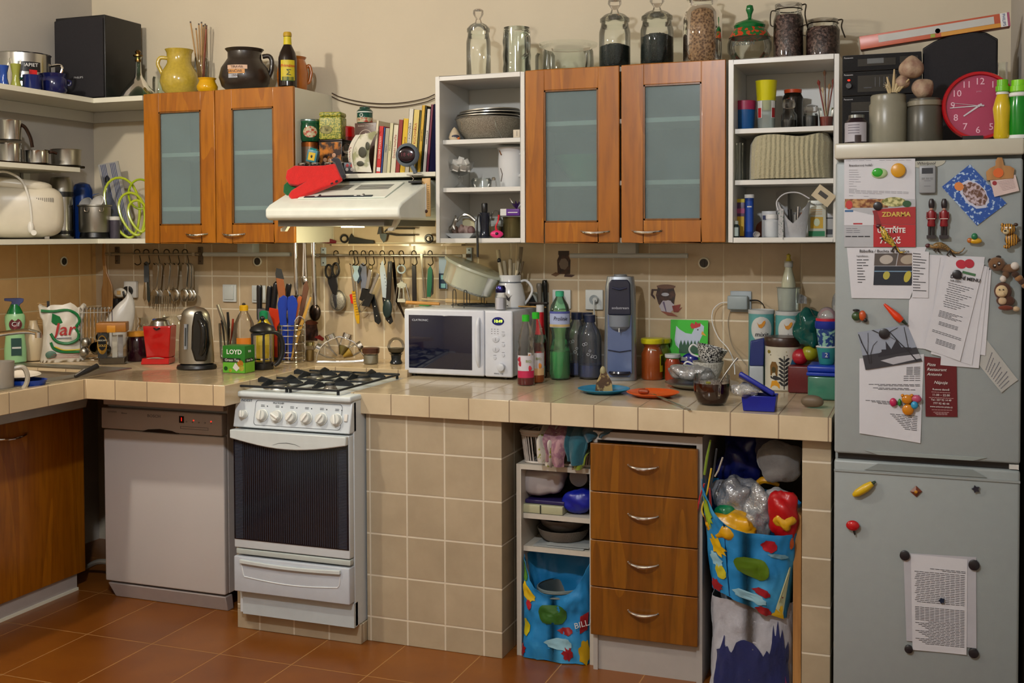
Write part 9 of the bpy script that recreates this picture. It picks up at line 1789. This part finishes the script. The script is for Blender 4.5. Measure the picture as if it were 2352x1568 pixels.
# right stack: tote bag at the floor, blue bag on it
xa=at(1626,1500,Y=-.80).x;xb=at(1822,1500,Y=-.80).x
r,f=shop('tote_bag','white fabric tote bag with a navy city skyline on the floor',(xa+xb)/2,-.70,.003,(xb-xa)/2,(xb-xa)/2-.004,.12,.11,.30,sd=5,mat='#a8a8b0c')
sk=[(-.11,.42),(-.085,.44),(-.07,.62),(-.062,.46),(-.05,.48),(-.04,.44),(-.03,.42),(-.018,.54),(-.004,.58),(.01,.5),(.02,.42),(.03,.5),(.04,.45),(.05,.62),(.056,.8),(.064,.6),(.075,.84),(.085,.62),(.10,.74),(.115,.5),(.14,.6),(.15,.4)]
m=MB();vs=[]
for i in range(57):
    u=-.11+.26*i/56;h=[a[1]+(b[1]-a[1])*(u-a[0])/(b[0]-a[0]) for a,b in zip(sk,sk[1:]) if a[0]<=u+1e-6<=b[0]+2e-6][0];vs+=[f(u,h*j/8,.0035) for j in range(9)]
m.add(vs,[(i*9+j,i*9+9+j,i*9+10+j,i*9+j+1) for i in range(56) for j in range(8)]);m.out('skyline','#101850c',r,ang=60)
onb(r,f,[(.12,.0),(.12,.22),(.15,.1),(.16,0)],'#8c1c4cc','pink_figure',.003)
xa=at(1603,1300,Y=-.85).x;xb=at(1828,1300,Y=-.85).x
r,f=shop('shopping_bag','blue fruit print shopping bag stuffed with plastic bags, upper right',(xa+xb)/2,-.745,.30,(xb-xa)/2-.034,(xb-xa)/2,.09,.11,.27,tilt=-.34,sd=8,top=lambda c,s:(-.10+.50*max(0,-c)**3+.10*max(0,c)) if s<0 else .3)
fruits(r,f,(('apple','#4c6c14s',.015,.52,.030,.14,.03),('grapes','#8ca428s',-.13,.86,.035,.12,.25),('banana','#c8a014s',-.085,.58,.045,.10,.25),('lemon','#b8b02cs',-.075,.28,.032,.09,.05),('strawberry','#a01424s',.045,.85,.026,.08,.1),('strawberry','#8c1424s',.03,.24,.025,.05,.1),('cherry','#8c1c24s',-.11,.08,.04,.07,.2),('kiwi','#6c3c20s',-.165,.7,.018,.07,.05),('fig','#a84c20s',.155,.9,.015,.07,.05),('cloud','#88b4c4s',-.10,.40,.04,.08,.15),('cloud','#88b4c4s',.01,.13,.03,.06,.15),('cloud','#6c9cb0s',.09,.74,.05,.03,.1),('pepper','#8c1820s',.04,.02,.03,.05,.1)))
onb(r,f,[(.09,.10),(.16,.62),(.175,.62),(.14,.05)],'#a8ac88s','tan_stripe');onb(r,f,[(.07,.0),(.13,.22),(.15,.0)],'#b8941cs','yellow_panel');onb(r,f,[(.125,.26),(.15,.40),(.165,.34),(.14,.18)],'#7c2424s','red_badge',.003)
onb(r,f,[(-.04,.0),(-.036,.0),(-.036,1),(-.04,1)],'#0c3c6cs','seam',.001)
cx_=(xa+xb)/2;zt_=.30+.29
def stuff_(name,lab,u,v,Y,rx,ry,rz_,mat,amp,fq,sd,e=1):
    a=at(u,v,Y=Y);s=px(a);return crumple(name,lab,'bag',mat,a,rx*s,ry,rz_*s,amp,fq,sd,e=e,grp=None)
stuff_('plastic_bag','crumpled yellow plastic bag in the front of the stuffed bag',1684,1210,-.81,56,.045,34,'#c8940cs',.22,26,1)
stuff_('plastic_bag','red and gold snack bag at the right of the stuffed bag',1800,1180,-.80,34,.04,58,'#a80c14s',.16,22,2)
o=stuff_('snack_wrapper','gold foil wrapper on the red snack bag',1802,1198,-.825,22,.02,20,'#c8981cg',.25,40,3)
stuff_('plastic_bag','greyish clear plastic bag heaped in the stuffed bag',1690,1140,-.73,50,.06,48,'bagdark',.24,22,4);stuff_('plastic_bag','white clear plastic bag draped down the middle of the heap',1738,1190,-.76,34,.05,62,'bagclear',.25,24,5);stuff_('plastic_bag','green plastic bag glimpsed at the left of the heap',1665,1180,-.76,26,.04,26,'#0c6c44g',.2,26,6)
stuff_('plastic_bag','dark blue plastic bag behind the heap',1700,1060,-.62,46,.06,62,'#0c1450s',.22,20,7);stuff_('cloth_bag','grey white cloth bag hanging at the upper right of the opening',1792,1060,-.70,46,.06,44,'#6c6a68c',.16,16,8,.8);stuff_('cloth_bag','dull grey bag hanging at the top of the opening',1740,1035,-.6,56,.05,40,'#3c3a48c',.16,16,9)
stuff_('plastic_bag','pale bag end sticking up beside the red snack bag',1790,1142,-.75,28,.03,22,'#8c8c90s',.24,28,10)
stuff_('plastic_bag','black bag mass filling the dark back of the opening',1720,1300,-.44,46,.08,120,'#0c0a10s',.12,12,11)
m=MB();a=at(1740,1110,Y=-.7);m.tube([(0,0,0),(.02,-.01,.015),(.045,-.01,.012),(.07,0,.0)],[.010,.012,.010,.006],8);one(m,'yellow_ribbon','yellow twisted strap lying at the top of the heap','strap','#b8840cs',a)
for k,(c_,pts,lab) in enumerate((('#a81018c',[(1618,1110),(1608,1140),(1600,1180)],'red cord hanging at the left of the stuffed bag'),('#c8a414c',[(1634,1075),(1624,1130),(1612,1170),(1622,1192)],'yellow cord hanging at the left of the stuffed bag'),('#1c1c20c',[(1646,1030),(1640,1080),(1632,1120)],'black cord hanging at the left of the stuffed bag'),('#8c1418c',[(1630,1120),(1632,1160),(1626,1196)],'dark red thick cord beside the yellow one'),('#6c8414c',[(1632,1010),(1624,1050),(1618,1090)],'olive strap hanging under the worktop near the drawers'),('#9c9488c',[(1660,1050),(1650,1080),(1642,1094)],'pale thin string hanging near the dark blue bag'))):
    P_=[at(u,v,Y=-.81) for u,v in pts];m=MB();m.tube([q-P_[0] for q in P_],[.003,.005,.0045,.004][:len(P_)] if k in(3,4) else .003,8);one(m,'cord',lab,'cord',c_,P_[0],0,'coloured cords by the stuffed bag')
